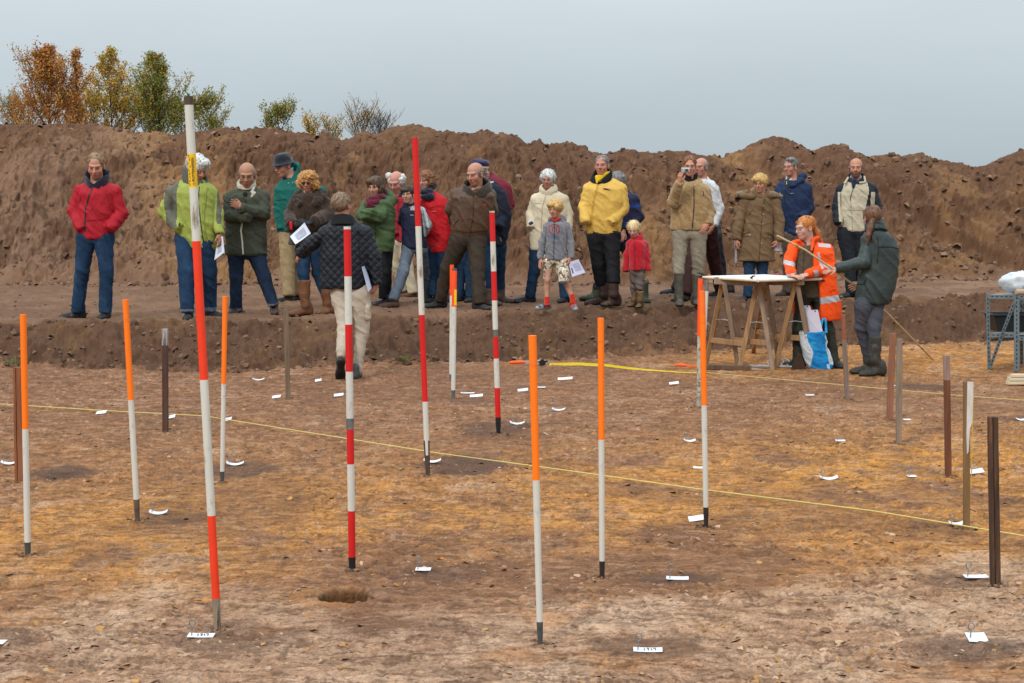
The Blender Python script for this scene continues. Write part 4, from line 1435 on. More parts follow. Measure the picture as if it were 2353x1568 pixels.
def tree(px, top_y, half_w, Y, kinds, label, base_y=300, n_leaf=2600, open_=0.5, spires=5, seed=0, leaf=.064, bare=0.0, name='oak_tree', trunk_r=.05, flat_top=False):
    """a young tree: several ascending leaders carrying short side twigs with clustered leaves"""
    rr = random.Random(seed * 77 + 5)
    top = on_plane(px, top_y, Y)
    s = F / Y
    x0 = top[0]
    W = half_w / s
    H = top[2] + .6
    z_low = on_plane(px, base_y, Y)[2]
    base = Vector((x0, Y, -.6))
    root = empty(name, tuple(base))
    tag(root, label, 'tree', 'autumn trees behind the spoil heap')
    mb = MB()
    twigs = []

    def limb(p0, d, L, r, level):
        pts, rads = [Vector(p0)], [r]
        p = Vector(p0)
        dd = Vector(d).normalized()
        n = 9 if level == 0 else 6
        w = (.012, .07, .10)[level]
        for i in range(n):
            dd = (dd + Vector((rr.gauss(0, w), rr.gauss(0, w), (.0, .10, .10)[level]))).normalized()
            p = p + dd * (L / n)
            pts.append(p.copy())
            rads.append(max(.005, r * (1 - (i + 1) / n * .85)))
        mb.tube(pts, rads, 6 if level < 2 else 4, cap=False)
        return pts, rads

    zc_ = z_low - base.z
    tp, tr = limb((0, 0, 0), (0.01, 0, 1), H * .99, trunk_r, 0)

    def side(pts, rads, n_side, maxL, level, f0):
        for k in range(n_side):
            f = f0 + (.99 - f0) * (k + rr.random()) / n_side
            i = min(len(pts) - 2, int(f * (len(pts) - 1)))
            q = pts[i].lerp(pts[i + 1], f * (len(pts) - 1) - i)
            a = rr.random() * 6.283
            if level == 1:
                hv = min(1.0, max(0.0, (q.z - zc_) / (H - zc_)))
                L = W * (2.0 * (1 - hv) ** .95 + .08) * (.60 + .5 * rr.random())
                d = Vector((math.cos(a), math.sin(a) * .8, .55 + .9 * rr.random()))
                if rr.random() < .22 * open_:
                    continue
            else:
                L = maxL * (.35 + .35 * rr.random()) * (1.1 - f * .6)
                d = Vector((math.cos(a), math.sin(a), .6 + .5 * rr.random()))
            pp, rd = limb(q, d, L, max(.006, rads[i] * .5), level)
            if level == 1:
                side(pp, rd, 7, L, 2, .25)
                twigs.extend([(pp[j], pp[j + 1]) for j in range(2, len(pp) - 1)])
            else:
                twigs.extend([(pp[j], pp[j + 1]) for j in range(1, len(pp) - 1)])

    side(tp, tr, spires * 6, W, 1, max(.05, (zc_ - .6) / H))
    twigs += [(tp[j], tp[j + 1]) for j in range(5, len(tp) - 1)]
    zc = z_low - base.z
    V, Co = [], []
    vis = [t for t in twigs if t[1].z > zc - .5]
    per = max(1, int(n_leaf * 1.5 / max(1, len(vis))))
    for (a, b) in vis:
        if rr.random() < bare:
            continue
        c0 = kinds[min(len(kinds) - 1, int(rr.random() ** 1.2 * len(kinds)))]
        hh = (a.z - zc) / max(.1, H - zc)
        for _ in range(int(per * (.3 + 1.4 * rr.random()))):
            t = rr.random()
            p = a.lerp(b, t) + Vector((rr.gauss(0, .055), rr.gauss(0, .055), rr.gauss(0, .055)))
            u = Vector((rr.gauss(0, 1), rr.gauss(0, 1), rr.gauss(0, .8))).normalized()
            w = u.orthogonal().normalized()
            w = (w * math.cos(rr.random() * 6.28) + u.cross(w) * math.sin(rr.random() * 6.28)).normalized()
            L = leaf * (.55 + .7 * rr.random())
            V += [p, p + (u * .5 + w * .32) * L, p + u * L, p + (u * .5 - w * .32) * L]
            c = np.array(c0 if rr.random() < .75 else kinds[rr.randrange(len(kinds))]) * (1.5 + 1.7 * rr.random())
            Co += [c] * 4
    mb.build('trunk', [BARK], root, smooth_shade=True)
    V = np.array([tuple(v) for v in V])
    q = np.arange(len(V)).reshape(-1, 4)
    mesh_obj('crown', V, q, LEAF, root, color=('leaf', np.array(Co)), smooth_shade=False)
    return root


RUST = [(.20, .080, .024), (.25, .105, .028), (.16, .066, .022), (.28, .145, .034), (.13, .085, .022)]
GOLD = [(.25, .155, .028), (.17, .135, .028), (.26, .125, .024), (.12, .11, .024), (.30, .19, .03)]
GREEN = [(.085, .105, .024), (.11, .115, .026), (.065, .085, .022), (.17, .13, .025), (.21, .11, .02)]
LIME = [(.13, .12, .026), (.10, .10, .026), (.19, .14, .03), (.08, .085, .022)]
FADE = [(.15, .14, .075), (.18, .15, .07), (.12, .12, .07)]
tree(112, 112, 78, 44, RUST, 'broad rusty orange tree, widest and tallest behind the heap', n_leaf=9500, spires=7, seed=1, trunk_r=.07)
tree(168, 100, 30, 43.5, RUST, 'narrow rusty leader close against the broad rusty tree', n_leaf=2600, spires=4, seed=2)
tree(258, 116, 66, 46, GOLD, 'gappy golden tree with a bare stem showing, second from the far left', n_leaf=5200, spires=5, seed=3, open_=.8)
tree(379, 122, 62, 45, GREEN, 'pointed dark green tree behind the cap of the tallest pole', n_leaf=6600, spires=6, seed=4)
tree(462, 232, 52, 45, LIME, 'low yellowish green tree just right of the tallest pole', n_leaf=2600, spires=4, seed=5)
tree(322, 246, 60, 47, LIME, 'low mixed green tree filling the gap before the pointed green one', n_leaf=3200, spires=4, seed=6)
tree(205, 226, 50, 47, GOLD, 'low golden bush between the rusty tree and the gappy one', n_leaf=2600, spires=4, seed=14)
tree(22, 236, 44, 58, FADE, 'hazy pale green tree at the left edge', n_leaf=2600, spires=4, seed=7)
tree(650, 250, 36, 47, GREEN, 'small green tree alone above the bucket hat', n_leaf=2600, spires=4, seed=8)
tree(712, 284, 22, 47, GOLD, 'tiny golden sapling right of the small green tree', n_leaf=900, spires=3, seed=9)
tree(752, 292, 26, 47, GOLD, 'low golden brown sapling left of the twiggy bush', n_leaf=900, spires=3, seed=10, bare=.2)
tree(832, 280, 40, 50, [(.30, .16, .025), (.34, .20, .03), (.22, .15, .03)], 'bright orange bush with bare twigs on top of the heap', n_leaf=1500, spires=6, seed=11, bare=.25, name='bush')
tree(872, 284, 30, 50, [(.30, .15, .03), (.16, .12, .05)], 'nearly bare grey twiggy bush beside the orange bush', n_leaf=300, spires=6, seed=12, bare=.85, name='bush')
tree(60, 238, 52, 47, RUST, 'low rusty thicket at the foot of the broad rusty tree, left side', n_leaf=2600, spires=4, seed=21)
tree(150, 232, 50, 46.5, RUST, 'low rusty thicket at the foot of the broad rusty tree, right side', n_leaf=2600, spires=4, seed=22)
tree(270, 240, 44, 47, GOLD, 'low golden thicket below the bare stem of the gappy tree', n_leaf=2400, spires=4, seed=23)
tree(410, 240, 48, 47, GREEN, 'low dark green thicket below the pointed green tree', n_leaf=2600, spires=4, seed=24)
tree(500, 276, 24, 46, LIME, 'small yellow green sapling at the right end of the tree group', n_leaf=900, spires=3, seed=25)
tree(355, 190, 26, 45.3, GREEN, 'narrow leader left of the pointed dark green tree', n_leaf=1500, spires=4, seed=26)
# ================================================================== PEOPLE
# Every figure is grown as one implicit surface (tapered limbs blended at the joints) in metres; clothing is a second skin over it.
REG = {'A': (150, 420, 2.658), 'B': (640, 430, 2.7036), 'C': (1040, 450, 2.958), 'D': (1560, 440, 2.958), 'E': (2000, 440, 3.014),
       'F': (2380, 440, 3.014), 'G': (2080, 640, 2.904), 'H': (880, 560, 2.528)}


def capsule(p, a, b, ra, rb):
    a, b = np.asarray(a, float), np.asarray(b, float)
    ab = b - a
    L2 = max(float(ab @ ab), 1e-9)
    t = np.clip(((p - a) @ ab) / L2, 0, 1)
    return np.linalg.norm(p - a - t[:, None] * ab, axis=1) - (ra + (rb - ra) * t)


def ellipsoid(p, c, r, M=None):
    q = p - np.asarray(c, float)
    if M is not None:
        q = q @ M
    r = np.asarray(r, float)
    k0 = np.linalg.norm(q / r, axis=1)
    k1 = np.linalg.norm(q / (r * r), axis=1)
    return k0 * (k0 - 1) / np.maximum(k1, 1e-9)


def smin(a, b, k):
    h = np.clip(.5 + .5 * (b - a) / k, 0, 1)
    return b + (a - b) * h - k * h * (1 - h)


def smax(a, b, k):
    return -smin(-a, -b, k)


def chain(p, pts, k=.012):
    d = None
    for (a, ra), (b, rb) in zip(pts[:-1], pts[1:]):
        c = capsule(p, a, b, ra, rb)
        d = c if d is None else smin(d, c, k)
    return d


def loft(p, rows, round_=.03, ex=2.4):
    """rows: (z, x centre, half width, y centre, half depth) from top to bottom"""
    rows = sorted(rows)
    z = np.array([r[0] for r in rows])
    xc = np.interp(p[:, 2], z, [r[1] for r in rows])
    a = np.interp(p[:, 2], z, [r[2] for r in rows])
    yc = np.interp(p[:, 2], z, [r[3] for r in rows])
    b = np.interp(p[:, 2], z, [r[4] for r in rows])
    rho = (np.abs((p[:, 0] - xc) / a) ** ex + np.abs((p[:, 1] - yc) / b) ** ex) ** (1 / ex)
    d = (rho - 1) * np.minimum(a, b)
    d = smax(d, p[:, 2] - z[-1], round_)
    return smax(d, z[0] - p[:, 2], .012)


def axis(lo, hi, step, fine=None, fstep=None):
    if fine is None:
        n = max(2, int(math.ceil((hi - lo) / step)))
        return np.linspace(lo, hi, n + 1)
    f0, f1 = max(lo, fine[0]), min(hi, fine[1])
    out = []
    if f0 > lo + 1e-6:
        out.append(np.linspace(lo, f0, max(2, int((f0 - lo) / step) + 1))[:-1])
    out.append(np.linspace(f0, f1, max(2, int((f1 - f0) / fstep) + 1)))
    if hi > f1 + 1e-6:
        out.append(np.linspace(f1, hi, max(2, int((hi - f1) / step) + 1))[1:])
    return np.concatenate(out)


def surface(f, gx, gy, gz_):
    """surface nets on a rectilinear grid; only blocks near the surface are evaluated"""
    B = 6
    nx, ny, nz = len(gx), len(gy), len(gz_)
    V = np.ones((nx, ny, nz), dtype=np.float32)
    bx, by, bz = [np.arange(0, n, B) for n in (nx, ny, nz)]
    mid = lambda g, b: (g[b] + g[np.minimum(b + B - 1, len(g) - 1)]) / 2
    half = lambda g, b: (g[np.minimum(b + B, len(g) - 1)] - g[b]) / 2
    cx, cy, cz = np.meshgrid(mid(gx, bx), mid(gy, by), mid(gz_, bz), indexing='ij')
    hx, hy, hz = np.meshgrid(half(gx, bx), half(gy, by), half(gz_, bz), indexing='ij')
    rad = np.sqrt(hx ** 2 + hy ** 2 + hz ** 2).ravel()
    fc = f(np.stack([cx.ravel(), cy.ravel(), cz.ravel()], 1))
    act = np.abs(fc) < rad * 1.9 + .012
    I, J, K = np.meshgrid(bx, by, bz, indexing='ij')
    I, J, K = I.ravel(), J.ravel(), K.ravel()
    for n_ in np.nonzero(~act & (fc < 0))[0]:
        V[I[n_]:I[n_] + B, J[n_]:J[n_] + B, K[n_]:K[n_] + B] = -1
    sel = np.nonzero(act)[0]
    oi, oj, ok = np.meshgrid(np.arange(B), np.arange(B), np.arange(B), indexing='ij')
    ii = (I[sel][:, None] + oi.ravel()[None]).ravel()
    jj = (J[sel][:, None] + oj.ravel()[None]).ravel()
    kk = (K[sel][:, None] + ok.ravel()[None]).ravel()
    ok_ = (ii < nx) & (jj < ny) & (kk < nz)
    ii, jj, kk = ii[ok_], jj[ok_], kk[ok_]
    step = 300000
    for s in range(0, len(ii), step):
        e = slice(s, s + step)
        V[ii[e], jj[e], kk[e]] = f(np.stack([gx[ii[e]], gy[jj[e]], gz_[kk[e]]], 1))
    ins = V < 0
    c8 = np.zeros((nx - 1, ny - 1, nz - 1), dtype=np.int8)
    for a in (0, 1):
        for b in (0, 1):
            for c in (0, 1):
                c8 += ins[a:nx - 1 + a, b:ny - 1 + b, c:nz - 1 + c]
    cells = np.nonzero((c8 > 0) & (c8 < 8))
    nv = len(cells[0])
    if nv == 0:
        return np.zeros((0, 3)), np.zeros((0, 4), int)
    vid = np.full(c8.shape, -1, dtype=np.int64)
    vid[cells] = np.arange(nv)
    acc = np.zeros((nv, 3))
    cnt = np.zeros(nv)
    ci, cj, ck = cells
    G = (gx, gy, gz_)
    cor = [(a, b, c) for a in (0, 1) for b in (0, 1) for c in (0, 1)]
    for a in cor:
        for ax in range(3):
            if a[ax]:
                continue
            b = list(a)
            b[ax] = 1
            va = V[ci + a[0], cj + a[1], ck + a[2]]
            vb = V[ci + b[0], cj + b[1], ck + b[2]]
            m = (va < 0) != (vb < 0)
            t = np.where(m, va / np.where(m, va - vb, 1), 0)
            pt = np.stack([gx[ci + a[0]], gy[cj + a[1]], gz_[ck + a[2]]], 1)
            idx = (ci, cj, ck)[ax]
            pt[:, ax] = G[ax][idx] + t * (G[ax][idx + 1] - G[ax][idx])
            acc += np.where(m[:, None], pt, 0)
            cnt += m
    P = acc / np.maximum(cnt, 1)[:, None]
    quads = []
    for ax in range(3):
        o1, o2 = [(1, 2), (2, 0), (0, 1)][ax]
        sl = [slice(0, n - 1) if d == ax else slice(1, n - 1) for d, n in enumerate((nx, ny, nz))]
        s2 = list(sl)
        s2[ax] = slice(1, (nx, ny, nz)[ax])
        A, Bv = ins[tuple(sl)], ins[tuple(s2)]
        e = np.nonzero(A != Bv)
        if not len(e[0]):
            continue
        base = [e[0], e[1], e[2]]
        for d in range(3):
            if d != ax:
                base[d] = base[d] + 1
        def cell(d1, d2):
            q = [base[0].copy(), base[1].copy(), base[2].copy()]
            q[o1] -= d1
            q[o2] -= d2
            return vid[q[0], q[1], q[2]]
        q = np.stack([cell(0, 0), cell(1, 0), cell(1, 1), cell(0, 1)], 1)
        inside = A[e]
        q = np.where(inside[:, None], q, q[:, ::-1])
        quads.append(q)
    Q = np.concatenate(quads)
    Q = Q[(Q >= 0).all(1)]
    return P, Q


def normals(P, Q):
    n = np.cross(P[Q[:, 2]] - P[Q[:, 0]], P[Q[:, 3]] - P[Q[:, 1]])
    out = np.zeros_like(P)
    for k in range(4):
        np.add.at(out, Q[:, k], n)
    return out / np.maximum(np.linalg.norm(out, axis=1), 1e-12)[:, None]


def grow(f, lo, hi, step, **kw):
    fx = kw.get('fine')
    if fx is None:
        g = [axis(lo[i], hi[i], step) for i in range(3)]
    else:
        g = [axis(lo[i], hi[i], step, (fx[0][i], fx[1][i]), kw['fstep']) for i in range(3)]
    return surface(f, *g)


def folds(P, Nn, amp, freq, stretch=(1, 1, 1), seed=0, foci=None):
    q = P * np.array(stretch) * freq + seed * 3.71
    q = q + np.stack([q[:, 2] * .35, q[:, 2] * .2, q[:, 0] * .55], 1)      # creases run on the slant
    q = q + (vnoise3(q * .9 + 2.2) - .5)[:, None] * np.array([.9, .9, .5])
    n = vnoise3(q)
    m = vnoise3(q * 2.3 + 5.1)
    k = vnoise3(q * .5 + 9.3)
    rid = lambda v: (1 - np.abs(2 * v - 1)) ** 2
    w = rid(n) * .6 * (.4 + 1.2 * k) + rid(m) * .4 * (.3 + 1.3 * (1 - k))
    a = np.full(len(P), float(amp))
    if foci is not None:
        e = vnoise3(q * np.array([1.1, 1.1, 2.4]) + 4.4)
        for f in foci:
            g = np.exp(-((P - f) ** 2).sum(1) / .012)
            a = a * (1 + .3 * g)
            w = w * (1 - .5 * g) + rid(e) * .5 * g
    return P + Nn * ((w - .33) * 2.2 * a)[:, None]


SKIN = attr_mat('skin', 'skin', rough=.5, fine=(.06, 60), spec=.3, subsurf=.12)


def hair_mat(name, rgb):
    if name in MATS:
        return MATS[name]
    m, nt, b = new_mat(name)
    tc = N(nt, 'ShaderNodeTexCoord')
    mp = N(nt, 'ShaderNodeMapping')
    mp.inputs['Scale'].default_value = (48, 48, 7)
    nt.links.new(tc.outputs['Object'], mp.inputs[0])
    n1 = N(nt, 'ShaderNodeTexNoise', Scale=1.0, Detail=4.0, Roughness=.6, Distortion=.6)
    nt.links.new(mp.outputs[0], n1.inputs['Vector'])
    col = mix_rgb(nt, tuple(c * .62 for c in rgb), tuple(min(1, c * 1.25) for c in rgb), ramp(nt, n1.outputs['Fac'], .32, .68))
    nt.links.new(col, b.inputs['Base Color'])
    b.inputs['Roughness'].default_value = .55
    bp = N(nt, 'ShaderNodeBump', Strength=.3, Distance=.008)
    nt.links.new(n1.outputs['Fac'], bp.inputs['Height'])
    nt.links.new(bp.outputs[0], b.inputs['Normal'])
    MATS[name] = m
    return m


def cloth(name, rgb, kind='jacket'):
    if name in MATS:
        return MATS[name]
    if kind == 'jacket':
        return plain(name, rgb, .72, .12, 7, .55, 22, spec=.25, stretch=(1, 1, .8))
    if kind == 'denim':
        return plain(name, rgb, .9, .30, 6, .45, 34, spec=.15, stretch=(1, 1, .55), dirt=(tuple(min(1, c * 1.6 + .01) for c in rgb), 6, .60))
    if kind == 'wool':
        return plain(name, rgb, .95, .22, 30, .6, 110, spec=.1, sheen=.3)
    if kind == 'fur':
        return plain(name, rgb, .95, .22, 26, .5, 80, spec=.1, sheen=.3)
    if kind == 'leather':
        return plain(name, rgb, .50, .22, 6, .4, 22, spec=.4)
    if kind == 'shoe':
        return plain(name, rgb, .6, .3, 16, .2, 50, spec=.3, dirt=((.16, .11, .075), 14, .58))
    return plain(name, rgb, .8, .15, 8, .3, 30, spec=.2)


def quilt(name, rgb):
    if name in MATS:
        return MATS[name]
    m, nt, b = new_mat(name)
    tc = N(nt, 'ShaderNodeTexCoord')
    hs = []
    for ang in (45, -45):
        mp = N(nt, 'ShaderNodeMapping')
        mp.inputs['Rotation'].default_value = (0, R(ang), 0)
        nt.links.new(tc.outputs['Object'], mp.inputs[0])
        sx = N(nt, 'ShaderNodeSeparateXYZ')
        nt.links.new(mp.outputs[0], sx.inputs[0])
        a = N(nt, 'ShaderNodeMath', operation='MULTIPLY')
        a.inputs[1].default_value = 2 * math.pi / .105
        nt.links.new(sx.outputs[0], a.inputs[0])
        s = N(nt, 'ShaderNodeMath', operation='SINE')
        nt.links.new(a.outputs[0], s.inputs[0])
        ab = N(nt, 'ShaderNodeMath', operation='ABSOLUTE')
        nt.links.new(s.outputs[0], ab.inputs[0])
        pw = N(nt, 'ShaderNodeMath', operation='POWER')
        pw.inputs[1].default_value = .45
        nt.links.new(ab.outputs[0], pw.inputs[0])
        hs.append(pw.outputs[0])
    mn = N(nt, 'ShaderNodeMath', operation='MULTIPLY')
    nt.links.new(hs[0], mn.inputs[0])
    nt.links.new(hs[1], mn.inputs[1])
    bp = N(nt, 'ShaderNodeBump', Strength=.55, Distance=.02)
    nt.links.new(mn.outputs[0], bp.inputs['Height'])
    nt.links.new(bp.outputs[0], b.inputs['Normal'])
    b.inputs['Base Color'].default_value = (*rgb, 1)
    b.inputs['Roughness'].default_value = .62
    b.inputs['Specular IOR Level'].default_value = .3
    MATS[name] = m
    return m


def camo(name):
    if name in MATS:
        return MATS[name]
    m, nt, b = new_mat(name)
    tc = N(nt, 'ShaderNodeTexCoord')
    n1 = N(nt, 'ShaderNodeTexNoise', Scale=22.0, Detail=2.0)
    n2 = N(nt, 'ShaderNodeTexNoise', Scale=34.0, Detail=2.0)
    nt.links.new(tc.outputs['Object'], n1.inputs['Vector'])
    nt.links.new(tc.outputs['Object'], n2.inputs['Vector'])
    c = mix_rgb(nt, (.55, .48, .36), (.20, .115, .055), ramp(nt, n1.outputs['Fac'], .50, .53))
    c = mix_rgb(nt, c, (.80, .77, .70), ramp(nt, n2.outputs['Fac'], .57, .60))
    nt.links.new(c, b.inputs['Base Color'])
    b.inputs['Roughness'].default_value = .9
    MATS[name] = m
    return m


# head in its own frame: x to the wearer's left, -y forward, z up, 0.235 m from chin to crown
def head_sdf(q, fem=0.0):
    d = ellipsoid(q, (0, .016, .036), (.074, .094, .080))
    d = smin(d, ellipsoid(q, (0, -.020, -.035), (.060, .066, .078)), .03)
    d = smin(d, ellipsoid(q, (0, -.052, -.088), (.030 - fem * .005, .026, .026)), .025)
    for s in (-1, 1):
        d = smin(d, ellipsoid(q, (s * .038, -.058, -.026), (.026, .024, .028)), .018)      # cheekbone
        d = smin(d, capsule(q, (s * .012, -.082, .024), (s * .046, -.068, .026), .011, .009), .012)   # brow
        d = smax(d, -ellipsoid(q, (s * .031, -.096, .004), (.016, .015, .011)), .010)       # eye socket
        d = smin(d, ellipsoid(q, (s * .031, -.072, .003), (.013, .0115, .010)), .005)       # eyeball
        ear = ellipsoid(q, (s * .078, .010, -.008), (.010, .020, .032))
        ear = smax(ear, -ellipsoid(q, (s * .087, .004, -.006), (.007, .011, .018)), .004)
        d = smin(d, ear, .006)
    nose = capsule(q, (0, -.082, .012), (0, -.106, -.026), .0085, .0125)
    for s in (-1, 1):
        nose = smin(nose, ellipsoid(q, (s * .012, -.092, -.030), (.009, .011, .008)), .006)
    d = smin(d, nose, .008)
    d = smin(d, capsule(q, (-.018, -.083, -.056), (.018, -.083, -.056), .0075, .0075), .007)
    d = smin(d, capsule(q, (-.013, -.082, -.068), (.013, -.082, -.068), .0080, .0080), .007)
    d = smax(d, -capsule(q, (-.022, -.094, -.0618), (.022, -.094, -.0618), .0045, .0045), .003)
    return d


def skin_color(q, tone, brow, beard=None, stubble=0.0, age=0.0):
    """colour of the skin: ruddy cheeks and nose, lips, eyes, brows, painted socket shading"""
    base = np.array(tone)
    c = np.repeat(base[None], len(q), 0)

    def put(col, w):
        nonlocal c
        c = c * (1 - w[:, None]) + np.array(col) * w[:, None]

    g = lambda ctr, r: np.exp(-(((q - np.array(ctr)) / np.array(r)) ** 2).sum(1))
    red = base * np.array([1.05, .72, .66])
    for s in (-1, 1):
        put(red, .7 * g((s * .042, -.066, -.028), (.026, .04, .022)))
        put(red, .5 * g((s * .08, .01, -.01), (.02, .03, .035)))
    put(red, .75 * g((0, -.108, -.026), (.018, .02, .018)))
    put(base * .62, .6 * g((-.031, -.088, -.008), (.022, .02, .006)) + .6 * g((.031, -.088, -.008), (.022, .02, .006)))
    if beard is not None:
        w = np.clip(smooth((-.040 - q[:, 2]) / .014) * smooth((-.012 - q[:, 1]) / .03), 0, 1)
        put(beard, w * .9)
    elif stubble:
        w = np.clip(smooth((-.045 - q[:, 2]) / .02) * smooth((-.02 - q[:, 1]) / .03), 0, 1)
        put(base * np.array([.70, .66, .66]), w * stubble)
    lips = ((np.abs(q[:, 0]) < .024) & (q[:, 1] < -.070)).astype(float)
    put(base * np.array([.86, .47, .45]), .8 * lips * np.exp(-((q[:, 2] + .062) / .0085) ** 2))
    put(base * np.array([.30, .16, .15]), .85 * lips * np.exp(-((q[:, 2] + .0618) / .0028) ** 2))
    for s in (-1, 1):
        e = np.exp(-(((q[:, 0] - s * .031) / .0155) ** 4 + ((q[:, 2] - .003) / .0058) ** 4)) * (q[:, 1] < -.05)
        put(base * .70, .55 * g((s * .031, -.088, .004), (.024, .03, .017)))  # sockets darkened: shading and dark circles put into the skin colour
        put((.085, .052, .045), .85 * np.exp(-(((q[:, 0] - s * .031) / .0150) ** 4 + ((q[:, 2] - .003) / .0042) ** 4)) * (q[:, 1] < -.05))
        put((.04, .028, .024), .85 * np.exp(-(((q[:, 0] - s * .031) / .0068) ** 4 + ((q[:, 2] - .003) / .0062) ** 4)) * (q[:, 1] < -.05))
        put(base * .35, .6 * np.exp(-(((q[:, 0] - s * .031) / .017) ** 4 + ((q[:, 2] - .0105) / .0026) ** 2)) * (q[:, 1] < -.05))
        put(np.array(brow) * .7 + base * .3, .8 * np.exp(-(((q[:, 0] - s * .031) / .021) ** 4 + ((q[:, 2] - .0225) / .0062) ** 2)) * (q[:, 1] < -.045))
    return c


def hand_mesh(kind='relaxed', mirror=1):
    """left-hand frame: +x towards the fingertips, +z back of the hand, thumb on +y*mirror; wrist at 0; length 0.19"""
    key = (kind, mirror)
    if key in hand_mesh.cache:
        return hand_mesh.cache[key]
    curl = {'relaxed': .35, 'grip': .95, 'spread': .12, 'pinch': .6, 'fist': 1.25}[kind]
    fan = {'spread': .16}.get(kind, .05)
    fingers = []
    for i, (y, L, r) in enumerate(((.030, .072, .0092), (.010, .080, .0096), (-.011, .074, .0090), (-.031, .058, .0080))):
        p = np.array([.092, y * mirror, .0])
        a = 0.0
        pts = [(np.array([.055, y * .8 * mirror, .002]), r * 1.1), (p, r)]
        yaw = fan * (1.5 - i) * mirror
        for j, f in enumerate((.45, .32, .23)):
            a += curl * (.75 + .12 * i) * (.62 if j == 0 else .5)
            d = np.array([math.cos(a) * math.cos(yaw), math.sin(yaw), -math.sin(a)])
            p = p + d * L * f
            pts.append((p, r * (.95 - .1 * j)))
        fingers.append(pts)
    th = [(np.array([.018, .020 * mirror, -.004]), .014), (np.array([.050, .047 * mirror, -.012]), .0115), (np.array([.078, .058 * mirror, -.020 - .012 * curl]), .0098), (np.array([.100, .052 * mirror, -.028 - .02 * curl]), .0080)]

    def f(p):
        d = smax(ellipsoid(p, (.052, 0, 0), (.056, .043, .0165)), -ellipsoid(p, (.06, 0, -.028), (.03, .022, .016)), .01)
        d = smin(d, capsule(p, (-.035, 0, 0), (.02, 0, 0), .024, .025), .02)
        for pts in fingers:
            d = smin(d, chain(p, pts, .004), .004)
        return smin(d, chain(p, th, .006), .009)
    P, Q = grow(f, (-.06, -.09, -.13), (.20, .09, .04), .0042)
    hand_mesh.cache[key] = (P, Q)
    return P, Q


hand_mesh.cache = {}


class Person:
    def __init__(self, S):
        self.S = S
        self.reg = S['R']
        self.regL = S.get('RL', S['R'])
        feet = []
        for f in S['feet']:
            px, py = self.src(f[0], f[1], self.regL)
            g = ground_hit(px, py)
            if len(f) > 3 and f[3] is not None:      # raised foot: depth of the other foot
                g = on_plane(px, py, f[3])
            feet.append(g)
        if 'Y' in S:
            feet = [on_plane(*self.src(f[0], f[1], self.regL), S['Y'] + (f[4] if len(f) > 4 else 0)) for f in S['feet']]
        self.feet = feet
        self.Y0 = S.get('Y', sum(f[1] for f in feet) / len(feet))
        if 'dY' in S:
            self.Y0 += S['dY']
        self.base = np.array([sum(f[0] for f in feet) / len(feet), self.Y0, min(f[2] for f in feet)])
        self.ppm = F / self.Y0 / S2P * REG[self.reg][2]      # zoom pixels per metre

    def src(self, x, y, reg=None):
        r = REG[reg or self.reg]
        return (r[0] + x / r[2]) * S2P, (r[1] + y / r[2]) * S2P

    def W(self, x, y, d=0.0, reg=None):
        px, py = self.src(x, y, reg)
        return on_plane(px, py, self.Y0 + d) - self.base

    def rad(self, r, reg=None):
        return r / (F / self.Y0 / S2P * REG[reg or self.reg][2])

    def zoom_xy(self, P):
        """inverse of W for points of the figure (orthographic about its own depth plane)"""
        o = self.W(0, 0)
        return (P[:, 0] - o[0]) * self.ppm, (o[2] - P[:, 2]) * self.ppm

    # ---- parts
    def rows3(self, rows, dr=.62, yc=0.0, grow_=0.0, dmin=.10, dmax=.165, reg=None):
        out = []
        for r in rows:
            y, xl, xr = r[:3]
            a, b = self.W(xl, y, 0, reg), self.W(xr, y, 0, reg)
            hw = (b[0] - a[0]) / 2 + grow_
            hd = min(max(hw * dr, dmin), dmax) + grow_
            if len(r) > 3:
                hd = r[3]
            out.append((a[2], (a[0] + b[0]) / 2, hw, yc + (r[4] if len(r) > 4 else 0), hd))
        return out

    def limb(self, pts, reg=None, grow_=0.0, d0=0.0):
        return [(self.W(p[0], p[1], p[2] + d0, reg), self.rad(p[3], reg) + grow_) for p in pts]

    def put(self, name, P, Q, mats, parent=None, fold=None, paint=None, color=None, label=None, foci=None):
        if len(P) == 0:
            return None
        Nn = normals(P, Q)
        if fold:
            P = folds(P, Nn, *fold, foci=foci)
        mi = None
        if paint is not None:
            ctr = P[Q].mean(1)
            nn = Nn[Q].mean(1)
            X, Y = self.zoom_xy(ctr)
            mi = paint(self, ctr, nn, X, Y)
        if parent is None:
            o = mesh_obj(name, P, Q, mats, None, tuple(self.base), True, mi, color)
        else:
            o = mesh_obj(name, P, Q, mats, parent, (0, 0, 0), True, mi, color)
        if label:
            o['label'] = label
        return o


def bbox(pts, pad):
    A = np.array(pts)
    return A.min(0) - pad, A.max(0) + pad


def face_axes(yaw, pitch, roll):
    M = Matrix.Rotation(R(yaw), 3, 'Z') @ Matrix.Rotation(R(pitch), 3, 'X') @ Matrix.Rotation(R(roll), 3, 'Y')
    return np.array(M)


